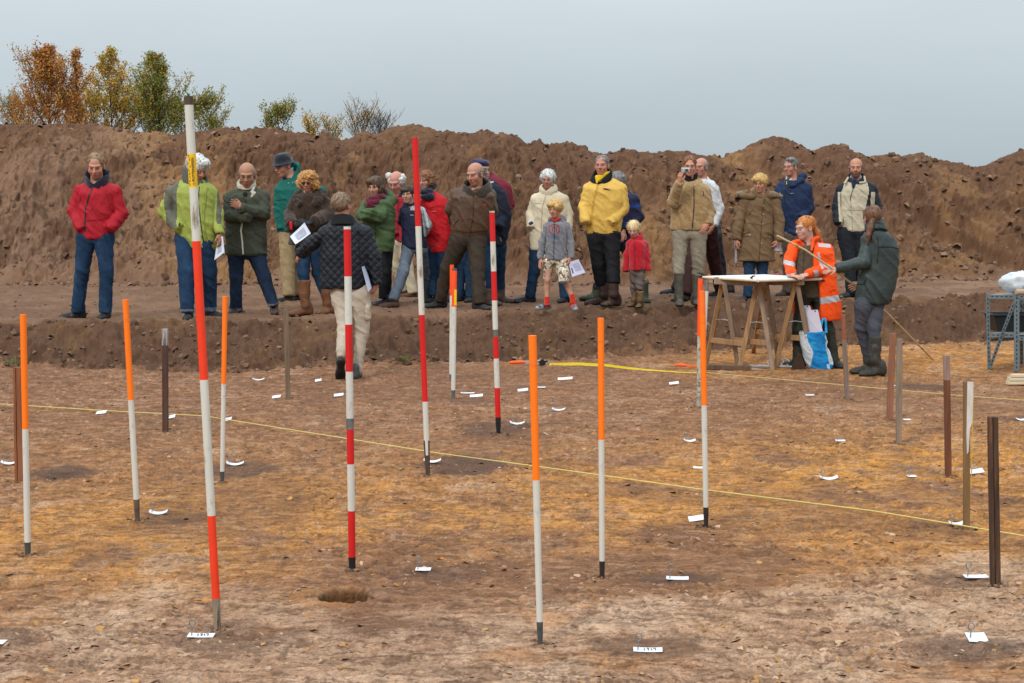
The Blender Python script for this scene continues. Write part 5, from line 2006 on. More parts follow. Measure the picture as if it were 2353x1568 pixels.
def make_person(S):
    p = Person(S)
    root = None
    hx, htop, hchin, yaw, pitch = S['head'][:5]
    roll = S['head'][5] if len(S['head']) > 5 else 0
    hd = S.get('hd', -.045)
    M = face_axes(yaw, pitch, roll)
    hk = 1.02 * (S.get('hk') or min(1.18, max(.84, (hchin - htop) / p.ppm / .238)))
    hc = p.W(hx, htop + (hchin - htop) * .50, hd)
    # ---- skeleton
    def lower(rows):
        rows = [list(r) for r in rows]
        for i, (dy, k) in enumerate(((.034, .80), (.020, .93))):
            m_, h_ = (rows[i][1] + rows[i][2]) / 2, (rows[i][2] - rows[i][1]) / 2 * k
            rows[i][0] = min(rows[i][0] + dy * p.ppm, rows[i + 1][0] - .008 * p.ppm)
            rows[i][1], rows[i][2] = m_ - h_, m_ + h_
        return rows
    sh_top = p.W(0, S['torso'][0][0])[2]
    tw = p.rows3(lower(S['torso']), S.get('dr', .62))
    ztop = tw[0]
    shz = max(r[0] for r in tw)
    arms = {}
    for s in 'LR':
        if 'arm' + s in S:
            arms[s] = p.limb(S['arm' + s])
            a0, r0 = arms[s][0]
            arms[s][0] = (a0 - np.array([0, 0, .38 * r0]), r0 * .90)
    legs = {}
    fy = {'L': p.feet[0][1] - p.Y0, 'R': p.feet[1][1] - p.Y0}
    for s in 'LR':
        if 'leg' + s in S:
            L = S['leg' + s]
            n = len(L)
            legs[s] = [(p.W(q[0], q[1], q[2] + fy[s] * (i / (n - 1)), p.regL), p.rad(q[3], p.regL) * (.95 if i == 0 else .87)) for i, q in enumerate(L)]
    neck0 = np.array([ztop[1], ztop[3] + .02, shz - .02])
    neck1 = hc + M @ np.array([0, .022, -.055]) * hk
    # ---- body (skin)
    hipz = min([L[0][0][2] for L in legs.values()] or [0]) + .05
    torso_in = [(r[0], r[1], r[2] * .72, r[3], r[4] * .72) for r in tw if r[0] > hipz]
    torso_in.append((hipz, torso_in[-1][1], torso_in[-1][2] * .9, torso_in[-1][3], torso_in[-1][4]))
    bare = S.get('bare')
    Mi = M

    def body(q):
        d = loft(q, torso_in, .05)
        d = smin(d, capsule(q, neck0, neck1, .066 * hk, .056 * hk), .04)
        for L in arms.values():
            d = smin(d, chain(q, [(a, max(.022, r * .55)) for a, r in L[:-1]] + [(L[-2][0] * .22 + L[-1][0] * .78, .022)], .02), .03)
        for s, L in legs.items():
            if bare:
                LL = [(p.W(q_[0], q_[1], q_[2]), p.rad(q_[3])) for q_ in S['bare'][s]]
            else:
                LL = [(a, max(.030, r * .68)) for a, r in L[:-1]] + [(L[-2][0] * .12 + L[-1][0] * .88, .028)]
            d = smin(d, chain(q, LL, .02), .03)
        hq = (q - hc) @ Mi / hk
        near = np.linalg.norm(q - hc, axis=1) < .26 * hk
        h = np.full(len(q), .1)
        far = np.linalg.norm(q - hc, axis=1) - .15 * hk
        h = np.where(near, h, far)
        if near.any():
            h[near] = head_sdf(hq[near], S.get('fem', 0)) * hk
        return smin(d, h, .018 * hk)
    pts = [hc + [0, 0, .16], hc - [.16, .16, .16], hc + .16] + [a for L in arms.values() for a, _ in L] + [a for L in legs.values() for a, _ in L] + [np.array([r[1] + sg * r[2], r[3], r[0]]) for r in tw for sg in (-1, 1)]
    if bare:
        pts += [p.W(q_[0], q_[1], q_[2]) for s in 'LR' for q_ in bare[s]]
    lo, hi = bbox(pts, .10)
    fine = (hc - .150 * hk, hc + .150 * hk)
    cs = .014 if bare else .024
    P, Q = grow(body, lo, hi, cs, fine=fine, fstep=.0058)
    tone = np.array(S.get('tone', (.50, .285, .205))) * np.array([.90, .86, .84])
    q = (P - hc) @ M / hk
    col = skin_color(q, tone, S.get('brow', (.10, .06, .04)), S.get('beard'), S.get('stubble', 0))
    far = np.linalg.norm(q, axis=1) > .17
    col[far] = tone
    Vs, Qs, Cs = [P], [Q], [col]
    k = len(P)
    for h in S.get('hands', []):
        # (x, y, depth, tip x, tip y, tip depth, kind, mirror, back-of-hand direction)
        w = p.W(h[0], h[1], h[2])
        t = p.W(h[3], h[4], h[5])
        ax = (t - w) / np.linalg.norm(t - w)
        bk = np.array(h[8], float)
        bk = bk - ax * (bk @ ax)
        bk /= np.linalg.norm(bk)
        sd = np.cross(bk, ax)
        HP, HQ = hand_mesh(h[6], h[7])
        hs = hk * S.get('hand_k', .84)
        HP = w + (HP[:, :1] * ax + HP[:, 1:2] * sd + HP[:, 2:] * bk) * hs
        Vs.append(HP)
        Qs.append(HQ + k)
        hc_ = S.get('glove')
        Cs.append(np.repeat((tone * np.array([1.0, .90, .86]) if hc_ is None else np.array(hc_))[None], len(HP), 0))
        k += len(HP)
    root = p.put('person', np.concatenate(Vs), np.concatenate(Qs), SKIN, None, color=('skin', np.concatenate(Cs)))
    tag(root, S['label'], S.get('cat', 'person'), 'visitors and diggers at the excavation')
    # ---- trousers
    if 'trousers' in S:
        T = S['trousers']
        hipL, hipR = legs['L'][0], legs.get('R', legs['L'])[0]
        wrows = p.rows3(T['rows'], 0.50, grow_=-.018, reg=p.regL, dmin=.08) if 'rows' in T else None

        def pants(q):
            d = None
            for s, L in legs.items():
                c = chain(q, L, .02)
                zc = L[-1][0][2] - (.02 if not T.get('cut') else 0)
                ax = (L[-1][0] - L[-2][0])
                ax = ax / np.linalg.norm(ax)
                c = smax(c, (q - L[-1][0]) @ ax - .015, .008)
                d = c if d is None else smin(d, c, .008)
            m = (hipL[0] + hipR[0]) / 2
            hb = capsule(q, hipL[0] + [0, 0, .03], hipR[0] + [0, 0, .03], hipL[1] * .90, hipR[1] * .90)
            d = smin(d, hb, .03)
            for h_ in (hipL, hipR):
                d = smin(d, capsule(q, h_[0], h_[0] * .75 + m * .25 + np.array([0, 0, .13]), h_[1] * .85, h_[1] * .7), .03)
            if wrows:
                d = smin(d, loft(q, wrows, .02), .03)
            return d
        pts = [a for L in legs.values() for a, _ in L] + ([np.array([r[1] + sg * r[2], r[3], r[0]]) for r in wrows for sg in (-1, 1)] if wrows else [])
        lo, hi = bbox(pts, .17)
        P, Q = grow(pants, lo, hi, .0125)
        fo = T.get('fold', (.0085, 8.0, (1.2, 1.2, .9)))
        # heavier creases near knee and hem
        p.put('trousers', P, Q, T['mats'], root, fold=(*fo, S['seed']), paint=T.get('paint'), foci=[L[1][0] for L in legs.values()] + [L[-1][0] + [0, 0, .05] for L in legs.values()] + [L[0][0] for L in legs.values()])
    # ---- shoes and boots
    for i, s in enumerate('LR'):
        if s not in legs:
            continue
        sh = S['shoes'][i] if isinstance(S['shoes'], list) else S['shoes']
        if sh is None:
            continue
        f = S['feet'][i]
        g = p.feet[i] - p.base
        ya = R(f[2])
        dv = np.array([math.sin(ya), -math.cos(ya), 0])
        Ls = sh.get('len', .285) * S.get('foot_k', 1.0)
        lift = sh.get('pitch', 0)
        an = legs[s][-1][0]
        kk = S.get('foot_k', 1.0)
        A = g - dv * Ls * .34
        Bp = g + dv * Ls * .30
        if sh.get('pitch'):
            a = R(sh['pitch'])
            up = np.array([0, 0, 1.0])
            heel = an + np.array([0, 0, -.07])
            dd = dv * math.cos(a) + up * -math.sin(a)
            nn = dv * math.sin(a) + up * math.cos(a)
        else:
            heel, dd, nn = A, dv, np.array([0, 0, 1.0])
        sd = np.cross(nn, dd)
        shaft = [(p.W(*q_[:2], fy[s], p.regL), p.rad(q_[2], p.regL)) for q_ in sh.get('shaft', {}).get(s, [])]

        def shoe(q, heel=heel, dd=dd, nn=nn, sd=sd, shaft=shaft, an=an):
            l = np.stack([(q - heel) @ dd, (q - heel) @ sd, (q - heel) @ nn], 1) / kk
            Lk = Ls / kk
            d = ellipsoid(l, (.0, 0, .040), (.050, .040, .050))
            d = smin(d, ellipsoid(l, (Lk * .62, 0, .026), (Lk * .30, .050, .040)), .03)
            d = smin(d, capsule(l, (.02, 0, .055), (Lk * .48, 0, .036), .042, .038), .03)
            d = smin(d, capsule(l, (.0, 0, .05), (.005, 0, .115), .042, .045), .02)
            d = smax(d, -l[:, 2], .004)
            d = d * kk
            if shaft:
                d = smin(d, chain(q, [(heel + nn * .07 + dd * .01, .050)] + shaft, .02), .03)
                ax = shaft[-1][0] - shaft[-2][0] if len(shaft) > 1 else np.array([0, 0, 1.0])
                ax = ax / np.linalg.norm(ax)
                d = smax(d, (q - shaft[-1][0]) @ ax, .006)
            return d
        pts = [heel, heel + dd * Ls, heel + nn * .12] + [a for a, _ in shaft]
        lo, hi = bbox(pts, .11)
        P, Q = grow(shoe, lo, hi, .0105)
        sole = lambda pp, ctr, nn_, X, Y, heel=heel, nn=nn: (((ctr - heel) @ nn) < .020).astype(int)
        p.put('boot' if shaft else 'shoe', P, Q, [sh['mat'], sh.get('sole', BLACK)], root, paint=sole, fold=(.0035, 14.0, (1, 1, 1), S['seed'] + i) if shaft else None)
        if sh.get('sock'):
            m2 = MB()
            top = p.W(*sh['sock'][s], fy[s], p.regL)
            m2.tube([an + [0, 0, -.05], an, top], [.040 * kk, .037 * kk, .040 * kk], 16)
            m2.build('sock', [sh['sockm']], root, smooth_shade=True)
    # ---- tops (inner layers first)
    for T in S['tops']:
        rows = p.rows3(lower(T.get('rows', S['torso'])), T.get('dr', S.get('dr', .62)), T.get('yc', 0.0))
        use = T.get('arms', 'LR')
        AR = {s: arms[s] for s in use if s in arms}
        hem = p.W(0, T['hem'])[2] if 'hem' in T else None
        opn = T.get('open')
        if opn:
            ow = [(p.W(xl, y)[2], p.W(xl, y)[0], p.W(xr, y)[0]) for y, xl, xr in opn]
            ow.sort()

        def top(q):
            d = loft(q, rows, T.get('round', .085), T.get('ex', 2.2))
            if opn:
                z = np.array([o[0] for o in ow])
                xl = np.interp(q[:, 2], z, [o[1] for o in ow])
                xr = np.interp(q[:, 2], z, [o[2] for o in ow])
                cut = np.maximum(np.maximum(xl - q[:, 0], q[:, 0] - xr), q[:, 1] - .02)
                d = smax(d, -cut, .010)
            for s, L in AR.items():
                c = chain(q, L, .015)
                ax = L[-1][0] - L[-2][0]
                ax = ax / np.linalg.norm(ax)
                c = smax(c, (q - L[-1][0]) @ ax - .01, .010)
                d = smin(d, c, .006)
                sh0 = L[0]
                nb = np.array([rows[0][1] + .22 * (sh0[0][0] - rows[0][1]), rows[0][3] + .01, sh_top - .045])
                d = smin(d, capsule(q, sh0[0] + [0, 0, .012], nb, sh0[1] * .86, .050), .035)
            if 'notch' in T:
                for (x, y, r_) in T['notch']:
                    c = p.W(x, y)
                    d = smax(d, -(np.hypot(q[:, 0] - c[0], q[:, 2] - c[2]) - p.rad(r_)), .01)
            return d
        pts = [np.array([r[1] + sg * r[2], r[3] + sg * r[4], r[0]]) for r in rows for sg in (-1, 1)] + [a for L in AR.values() for a, _ in L]
        lo, hi = bbox(pts, .10)
        P, Q = grow(top, lo, hi, T.get('step', .0115))
        o = p.put(T['name'], P, Q, T['mats'], root, fold=(*T.get('fold', (.008, 8.0, (1, 1, .8))), S['seed'] + 2), paint=T.get('paint'), foci=[L[i][0] for L in AR.values() for i in (0, 1, 2)])
        me = o.data
        if T.get('strips') or T.get('dots'):
            vv = [v.co.copy() for v in me.vertices]
            bv = BVHTree.FromPolygons(vv, [tuple(pl.vertices) for pl in me.polygons])
            face_away = T.get('back')
            def hit(x, y):
                w = p.W(x, y)
                dy = -1 if face_away is None else -1
                h = bv.ray_cast(Vector((w[0], -1.5, w[2])), Vector((0, 1, 0)))
                return h[0] if h[0] is not None else None
            for (nm, m, wd, pl) in T.get('strips', []):
                pts3 = []
                for i in range(len(pl) - 1):
                    n = max(2, int(math.hypot(pl[i + 1][0] - pl[i][0], pl[i + 1][1] - pl[i][1]) / 14))
                    for j in range(n + (i == len(pl) - 2)):
                        t = j / n
                        h = hit(pl[i][0] + (pl[i + 1][0] - pl[i][0]) * t, pl[i][1] + (pl[i + 1][1] - pl[i][1]) * t)
                        if h is not None:
                            pts3.append(h + Vector((0, -.001, 0)))
                if len(pts3) < 2:
                    continue
                w = p.rad(wd) / 2
                mb = MB()
                V, Fa = [], []
                for i, c in enumerate(pts3):
                    t = (pts3[min(i + 1, len(pts3) - 1)] - pts3[max(i - 1, 0)])
                    sdv = Vector((t.z, 0, -t.x))
                    sdv = sdv.normalized() if sdv.length > 1e-6 else Vector((1, 0, 0))
                    V += [c - sdv * w + Vector((0, .006, 0)), c - sdv * w * .8 + Vector((0, -.004, 0)), c + sdv * w * .8 + Vector((0, -.004, 0)), c + sdv * w + Vector((0, .006, 0))]
                for i in range(len(pts3) - 1):
                    for j in range(3):
                        Fa.append((i * 4 + j, i * 4 + j + 1, i * 4 + 5 + j, i * 4 + 4 + j))
                Fa += [(0, 1, 2, 3), tuple(len(V) - 1 - i for i in range(4))]
                mb.add(V, Fa)
                mb.build(nm, [m], o, smooth_shade=False)
            for (nm, m, rd, x, y) in T.get('dots', []):
                h = hit(x, y)
                if h is None:
                    continue
                mb = MB()
                mb.tube([h + Vector((0, .004, 0)), h + Vector((0, -.005, 0))], p.rad(rd), 10)
                mb.build(nm, [m], o)
        for nm, m, prims, fo, st in T.get('extra', []):
            blobs(p, nm, m, prims, fo, st, o, S['seed'])
    # ---- loose pieces worn on neck, legs ...
    for nm, m, prims, fo, st in S.get('extra', []):
        blobs(p, nm, m, prims, fo, st, root, S['seed'])
    for c in S.get('collars', []):
        collar(p, c, root)
    # ---- hair, hats, glasses in the head frame
    for h in S.get('hair', []):
        hair(p, h, hc, M, hk, root, S['seed'])
    if 'glasses' in S:
        g = S['glasses']
        mb = MB()
        tr = lambda v: hc + M @ (np.array(v) * hk)
        for s in (-1, 1):
            pts = [tr((s * .032 + .0215 * math.cos(t), -.101 + .10 * abs(s * .032 + .0215 * math.cos(t)) ** 1.5, .001 + .0165 * math.sin(t))) for t in np.linspace(0, 2 * math.pi, 15)]
            mb.tube(pts, .0013 * hk, 5)
            mb.tube([tr((s * .054, -.094, .006)), tr((s * .078, -.05, .006)), tr((s * .082, .01, .004))], .0013 * hk, 5)
        mb.tube([tr((-.011, -.102, .005)), tr((.011, -.102, .005))], .0014 * hk, 5)
        o = mb.build('glasses', [g['frame']], root, smooth_shade=True)
        if g.get('lens'):
            for s in (-1, 1):
                m2 = MB()
                n = 14
                V = [tr((s * .032 + .0205 * math.cos(t), -.099 + .10 * abs(s * .032 + .0205 * math.cos(t)) ** 1.5, .001 + .0155 * math.sin(t))) for t in np.linspace(0, 2 * math.pi, n + 1)[:-1]]
                V2 = [v + M @ np.array([0, .003, 0]) for v in V]
                m2.add(V + V2, [tuple(range(n)), tuple(reversed(range(n, 2 * n)))] + [(i, n + i, n + (i + 1) % n, (i + 1) % n) for i in range(n)])
                m2.build('lens', [g['lens']], o)
    p.root, p.hc, p.M, p.hk = root, hc, M, hk
    return p


def blobs(p, nm, m, prims, fo, st, parent, seed):
    """prims in zoom pixels: (x1, y1, d1, r1, x2, y2, d2, r2) tapered limbs or (x, y, d, rx, ry, rz metres ratio) ellipsoids"""
    L, pts = [], []
    for q in prims:
        if len(q) == 8:
            a, b = p.W(q[0], q[1], q[2]), p.W(q[4], q[5], q[6])
            L.append(('c', a, b, p.rad(q[3]), p.rad(q[7])))
            pts += [a, b]
        else:
            a = p.W(q[0], q[1], q[2])
            L.append(('e', a, np.array([p.rad(q[3]), p.rad(q[5]), p.rad(q[4])])))
            pts += [a + L[-1][2], a - L[-1][2]]

    def f(q):
        d = None
        for l in L:
            c = capsule(q, *l[1:]) if l[0] == 'c' else ellipsoid(q, l[1], l[2])
            d = c if d is None else smin(d, c, .012)
        return d
    pad = .03 + max([max(l[3], l[4]) if l[0] == 'c' else 0 for l in L])
    lo, hi = bbox(pts, pad)
    P, Q = grow(f, lo, hi, st)
    return p.put(nm, P, Q, m if isinstance(m, list) else [m], parent, fold=(*fo, seed) if fo else None)


def collar(p, c, root):
    """c: name, mat, rows (y, xl, xr) top to bottom, depth offset, thickness, open wedge (x, half width at top, bottom y)"""
    rows = p.rows3(c['rows'], c.get('dr', .85), c.get('yc', .0), dmin=.05, dmax=.15)
    th = c.get('th', .016)
    o = c.get('open')
    tilt = c.get('tilt', .25)

    def f(q):
        q2 = q.copy()
        q2[:, 2] = q[:, 2] - (q[:, 1] - rows[0][3]) * tilt     # rises towards the back of the neck
        zs = sorted(rows)
        z = np.array([r[0] for r in zs])
        xc = np.interp(q2[:, 2], z, [r[1] for r in zs])
        a = np.interp(q2[:, 2], z, [r[2] for r in zs])
        yc = np.interp(q2[:, 2], z, [r[3] for r in zs])
        b = np.interp(q2[:, 2], z, [r[4] for r in zs])
        rho = np.hypot((q2[:, 0] - xc) / a, (q2[:, 1] - yc) / b)
        d = np.abs((rho - 1) * np.minimum(a, b) + th) - th
        d = smax(d, q2[:, 2] - z[-1], .008)
        d = smax(d, z[0] - q2[:, 2], .008)
        if o:
            ox, hw, yb = o
            c0 = p.W(ox, c['rows'][0][0])
            cb = p.W(ox, yb)
            half = p.rad(hw) * np.clip((q[:, 2] - cb[2]) / max(c0[2] - cb[2], 1e-4) * 1.7, 0, 1.35)
            w = np.maximum(np.abs(q[:, 0] - c0[0]) - half, q[:, 1] + .0)
            d = smax(d, -w, .006)
        return d
    pts = [np.array([r[1] + sg * r[2], r[3] + sg * r[4], r[0]]) for r in rows for sg in (-1, 1)]
    lo, hi = bbox(pts, .06)
    P, Q = grow(f, lo, hi, c.get('step', .0095))
    p.put(c['name'], P, Q, [c['mat']], root, fold=(*c['fold'], p.S['seed']) if c.get('fold') else None)


def hair(p, h, hc, M, hk, root, seed):
    """h: kind plus sizes in the head frame"""
    kind = h['kind']
    c, r = np.array(h.get('c', (0, .020, .040))), np.array(h.get('r', (.084, .102, .088)))
    zb = h.get('zb', -.04)
    face = h.get('face', ((0, -.115, -.045), (.070, .080, .100)))

    def f(q):
        if kind in ('hat', 'beret'):
            if kind == 'hat':
                d = loft(q, [(.128, 0, .062, .012, .072), (.095, 0, .078, .010, .092), (.050, 0, .086, .010, .102), (.036, 0, .094, .008, .112), (.016, 0, .118, .0, .140)], .018, 2.0)
                d = smax(d, -ellipsoid(q, (0, .01, .0), (.074, .090, .06)), .006)
            else:
                d = ellipsoid(q, (-.0, .02, .072), (.098, .108, .042))
                d = smin(d, ellipsoid(q, (0, .02, .055), (.084, .100, .040)), .02)
            return d
        d = ellipsoid(q, c, r)
        for e in h.get('add', []):
            d = smin(d, ellipsoid(q, e[0], e[1]), h.get('k', .02))
        jit = (vnoise3(q * 55 + seed) - .5) * .016 + (vnoise3(q * 120 + seed) - .5) * .006
        if face:
            d = smax(d, -ellipsoid(q, *face) - jit, .006)
        zz = zb + h.get('slope', 0.0) * (q[:, 1] + .02)
        d = smax(d, zz - q[:, 2] - jit, .010)
        if h.get('bald'):
            d = smax(d, -ellipsoid(q, *h['bald']) - jit, .008)
        if kind == 'fringe_cut':
            d = smax(d, -(np.maximum(np.abs(q[:, 0]) - .05, q[:, 1] + .03)), .01)
        for e in h.get('tail', []):
            d = smin(d, capsule(q, *e), .012)
        return d
    lo = np.minimum(np.array([-.16, -.17, -.16]), np.array(h.get('lo', (-.1, -.1, -.1))))
    hi = np.maximum(np.array([.16, .18, .17]), np.array(h.get('hi', (.1, .1, .1))))
    P, Q = grow(f, lo, hi, .0072)
    if len(P) == 0:
        return
    Nn = normals(P, Q)
    fo = h.get('fold', (.003, 30.0, (1, 1, .5)))
    if fo:
        P = folds(P, Nn, *fo, seed)
    if kind == 'hair' and fo:
        # loose locks break up the outline
        rs = np.random.RandomState(seed + 5)
        Nn = normals(P, Q)
        n = max(1, h.get('locks', 300))
        pick = rs.randint(0, len(P), n)
        b0 = P[pick] - Nn[pick] * .004
        L = h.get('lock', .022) * (.5 + rs.rand(n))[:, None]
        flow = np.array([0, .35, -1.0]) + rs.randn(n, 3) * h.get('messy', .25)
        flow = flow - Nn[pick] * (flow * Nn[pick]).sum(1)[:, None]
        flow = flow / np.maximum(np.linalg.norm(flow, axis=1), 1e-6)[:, None] + Nn[pick] * (.12 + .30 * rs.rand(n))[:, None]
        sd = np.cross(flow, Nn[pick])
        sd = sd / np.maximum(np.linalg.norm(sd, axis=1), 1e-6)[:, None] * (.003 + .003 * rs.rand(n))[:, None]
        up = Nn[pick] * .0035
        tip = b0 + flow * L - Nn[pick] * .006
        mid_ = b0 + flow * L * .55 + Nn[pick] * .004
        k0 = len(P)
        LV = np.concatenate([b0 - sd, b0 + sd, b0 + up, mid_ - sd * .7, mid_ + sd * .7, mid_ + up, tip, tip + sd * .05, tip + up * .1])
        i = np.arange(n)
        A = [k0 + j * n + i for j in range(9)]
        LQ = []
        for (a, b_, c_, d_) in ((0, 3, 5, 2), (2, 5, 4, 1), (1, 4, 3, 0), (3, 6, 8, 5), (5, 8, 7, 4), (4, 7, 6, 3)):
            LQ.append(np.stack([A[a], A[b_], A[c_], A[d_]], 1))
        P = np.concatenate([P, LV])
        Q = np.concatenate([Q] + LQ)
    P = hc + (P * hk) @ M.T
    o = mesh_obj(h.get('name', 'hair'), P, Q, [h['mat']], root)
    return o


def sheet(p, name, corners, d, mat, label, bend=.01, marks=None, group=None, parent=None):
    """a sheet of paper held in a hand: four corners (x, y, depth) in the close view"""
    cs = [p.W(c[0], c[1], c[2] if len(c) > 2 else d) + p.base for c in corners]
    ctr = sum(cs) / 4
    n = 7
    nr = np.cross(cs[1] - cs[0], cs[3] - cs[0])
    nr = nr / np.linalg.norm(nr)
    V, Fa = [], []
    for sgn in (0, 1):
        for i in range(n):
            for j in range(n):
                u, v = i / (n - 1), j / (n - 1)
                q = (cs[0] * (1 - u) + cs[1] * u) * (1 - v) + (cs[3] * (1 - u) + cs[2] * u) * v
                V.append(q - ctr + nr * (bend * math.sin(u * 3.1) * math.sin(v * 2.2 + .4) + .0012 * sgn))
    m_ = n * n
    for i in range(n - 1):
        for j in range(n - 1):
            a = i * n + j
            Fa.append((a, a + 1, a + n + 1, a + n))
            Fa.append((m_ + a, m_ + a + n, m_ + a + n + 1, m_ + a + 1))
    mb = MB()
    mb.add(V, Fa)
    o = mb.build(name, [mat], loc=tuple(ctr), smooth_shade=True)
    o.location = tuple(ctr)
    for i, v in enumerate(o.data.vertices):
        v.co = V[i]
    tag(o, label, 'paper', group)
    for (nm, mm, u0, v0, u1, v1) in marks or []:
        m2 = MB()
        vs = []
        for sg in (-1, 1):
            for u, v in ((u0, v0), (u1, v0), (u1, v1), (u0, v1)):
                q = (cs[0] * (1 - u) + cs[1] * u) * (1 - v) + (cs[3] * (1 - u) + cs[2] * u) * v
                vs.append(q - ctr + nr * (bend * math.sin(u * 3.1) * math.sin(v * 2.2 + .4) + .0006 + sg * .0022))
        m2.add(vs, [(0, 1, 2, 3), (7, 6, 5, 4), (0, 4, 5, 1), (1, 5, 6, 2), (2, 6, 7, 3), (3, 7, 4, 0)])
        m2.build(nm, [mm], o)
    return o
# ================================================================== WHO STANDS WHERE
DENIM = cloth('denim_blue', (.016, .039, .082), 'denim')
DENIM_D = cloth('denim_dark', (.016, .030, .060), 'denim')
DENIM_G = cloth('denim_grey', (.105, .125, .16), 'denim')
DENIM_N = cloth('denim_navy', (.018, .042, .085), 'denim')
KHAKI = cloth('khaki_cotton', (.30, .215, .115), 'pants')
CREAM_C = cloth('cream_cotton', (.46, .40, .28), 'pants')
NAVY = cloth('navy_nylon', (.014, .018, .038))
BLACK_C = cloth('black_cloth', (.012, .012, .014), 'pants')
SH_BLACK = dict(mat=cloth('black_shoe', (.022, .022, .024), 'shoe'))
SH_BROWN = dict(mat=cloth('brown_shoe', (.085, .040, .022), 'shoe'))
SH_OX = dict(mat=cloth('oxblood_shoe', (.060, .030, .026), 'shoe'))
ZIP = plain('zip', (.02, .018, .022), .4, .1)
SNAP = plain('snap', (.45, .45, .45), .3, .1, metal=.5)
H_WHITE = hair_mat('white_hair', (.62, .62, .60))
H_GREY = hair_mat('grey_hair', (.185, .175, .165))
H_BROWN = hair_mat('brown_hair', (.090, .045, .022))
H_DBROWN = hair_mat('dark_brown_hair', (.050, .026, .015))
H_SAND = hair_mat('sandy_hair', (.25, .15, .075))
H_BLOND = hair_mat('blond_hair', (.56, .35, .12))
H_PALE = hair_mat('pale_blond_hair', (.70, .52, .27))
H_CURL = hair_mat('golden_curls', (.50, .25, .075))
H_RED = hair_mat('red_hair', (.52, .17, .028))
H_AUB = hair_mat('auburn_hair', (.22, .085, .03))
FR_STEEL = plain('spectacle_frame', (.07, .055, .05), .5, .1)
FR_DARK = plain('dark_frame', (.03, .018, .015), .3, .1)
LENS_D = plain('dark_lens', (.035, .016, .012), .1, .1, spec=.6)
PALE = (.56, .33, .245)
RUDDY = (.53, .27, .19)
TAN = (.42, .215, .135)
SHEET = plain('white_sheet', (.70, .75, .86), .6, .03, 5)
PRINT = plain('grey_print', (.42, .45, .55), .7, .2, 60)
PRINT_D = plain('dark_print', (.08, .09, .12), .7, .2, 60)
GREY_B = (.14, .125, .11)
SHORT = dict(kind='hair', c=(0, .025, .041), r=(.0785, .099, .083), zb=-.030, slope=-.35, face=((0, -.110, -.004), (.069, .083, .101)))
BALD_RING = dict(kind='hair', c=(0, .030, .012), r=(.0815, .090, .064), zb=-.045, slope=-.2, face=((0, -.105, -.01), (.084, .100, .13)), bald=((0, -.02, .105), (.072, .110, .070)), fold=(.005, 38, (1, 1, .6)))


def H(base, mat, **kw):
    d = dict(base)
    d['mat'] = mat
    d.update(kw)
    return d


PEOPLE = {}

# --- 1 man in red jacket
PEOPLE['red'] = make_person(dict(R='A', seed=1, label='person in a red jacket and blue jeans, hands in pockets, alone at the left', head=(377, 132, 328, 6, 20), tone=RUDDY, stubble=.5, brow=(.20, .12, .06),
    feet=[(195, 1468, -62), (446, 1472, -4)],
    torso=[(345, 300, 475), (385, 262, 520), (450, 238, 545), (560, 235, 540), (680, 228, 520), (750, 228, 515), (822, 234, 500)],
    armL=[(250, 420, 0, 50), (208, 590, .02, 48), (262, 742, -.10, 42)], armR=[(530, 420, 0, 56), (588, 610, .02, 54), (485, 738, -.10, 44)],
    legL=[(300, 815, 0, 80), (268, 1060, -.03, 62), (232, 1400, 0, 58)], legR=[(440, 815, 0, 82), (464, 1060, -.03, 60), (455, 1405, 0, 56)],
    trousers=dict(mats=[DENIM], rows=[(755, 232, 522), (840, 226, 522)]), shoes=SH_BLACK,
    tops=[dict(name='jacket', mats=[cloth('red_jacket', (.37, .010, .021))], notch=[(328, 842, 20), (445, 850, 42)], fold=(.014, 7.5, (1, 1, .7)),
               strips=[('zip', ZIP, 13, [(375, 395), (350, 470), (322, 560), (312, 700), (312, 760)]), ('pocket_edge', cloth('red_dark', (.25, .008, .014)), 6, [(275, 480), (255, 540), (272, 575)]), ('pocket_edge', MATS['red_dark'], 7, [(330, 668), (430, 662), (500, 640)])],  # pocket edges in a darker red than the jacket
               dots=[('snap', SNAP, 5, 462, 366), ('drawcord', ZIP, 7, 372, 580)])],
    collars=[dict(name='collar', mat=cloth('navy_fleece', (.018, .015, .032), 'wool'), rows=[(268, 290, 488), (330, 286, 490), (385, 298, 482)], open=(378, 78, 375), tilt=.40)],
    hair=[H(SHORT, H_SAND, zb=.005, face=((0, -.095, .012), (.066, .082, .095)))]))

# --- 2 man in lime jacket
def lime_paint(p, c, n, X, Y):
    arm = ((X < 1045) & (Y < 730) & (Y > 330) & (X > 905 + .10 * (Y - 300)) & (X > 925) & (X < np.where(Y < 400, 1140 - (Y - 300) * .9, 1035)))
    rsl = (X > 1345) & (Y > 400) & (Y < 690) & (X < 1372 + (Y - 400) * .04)
    return np.where(arm | rsl, 1, 0)


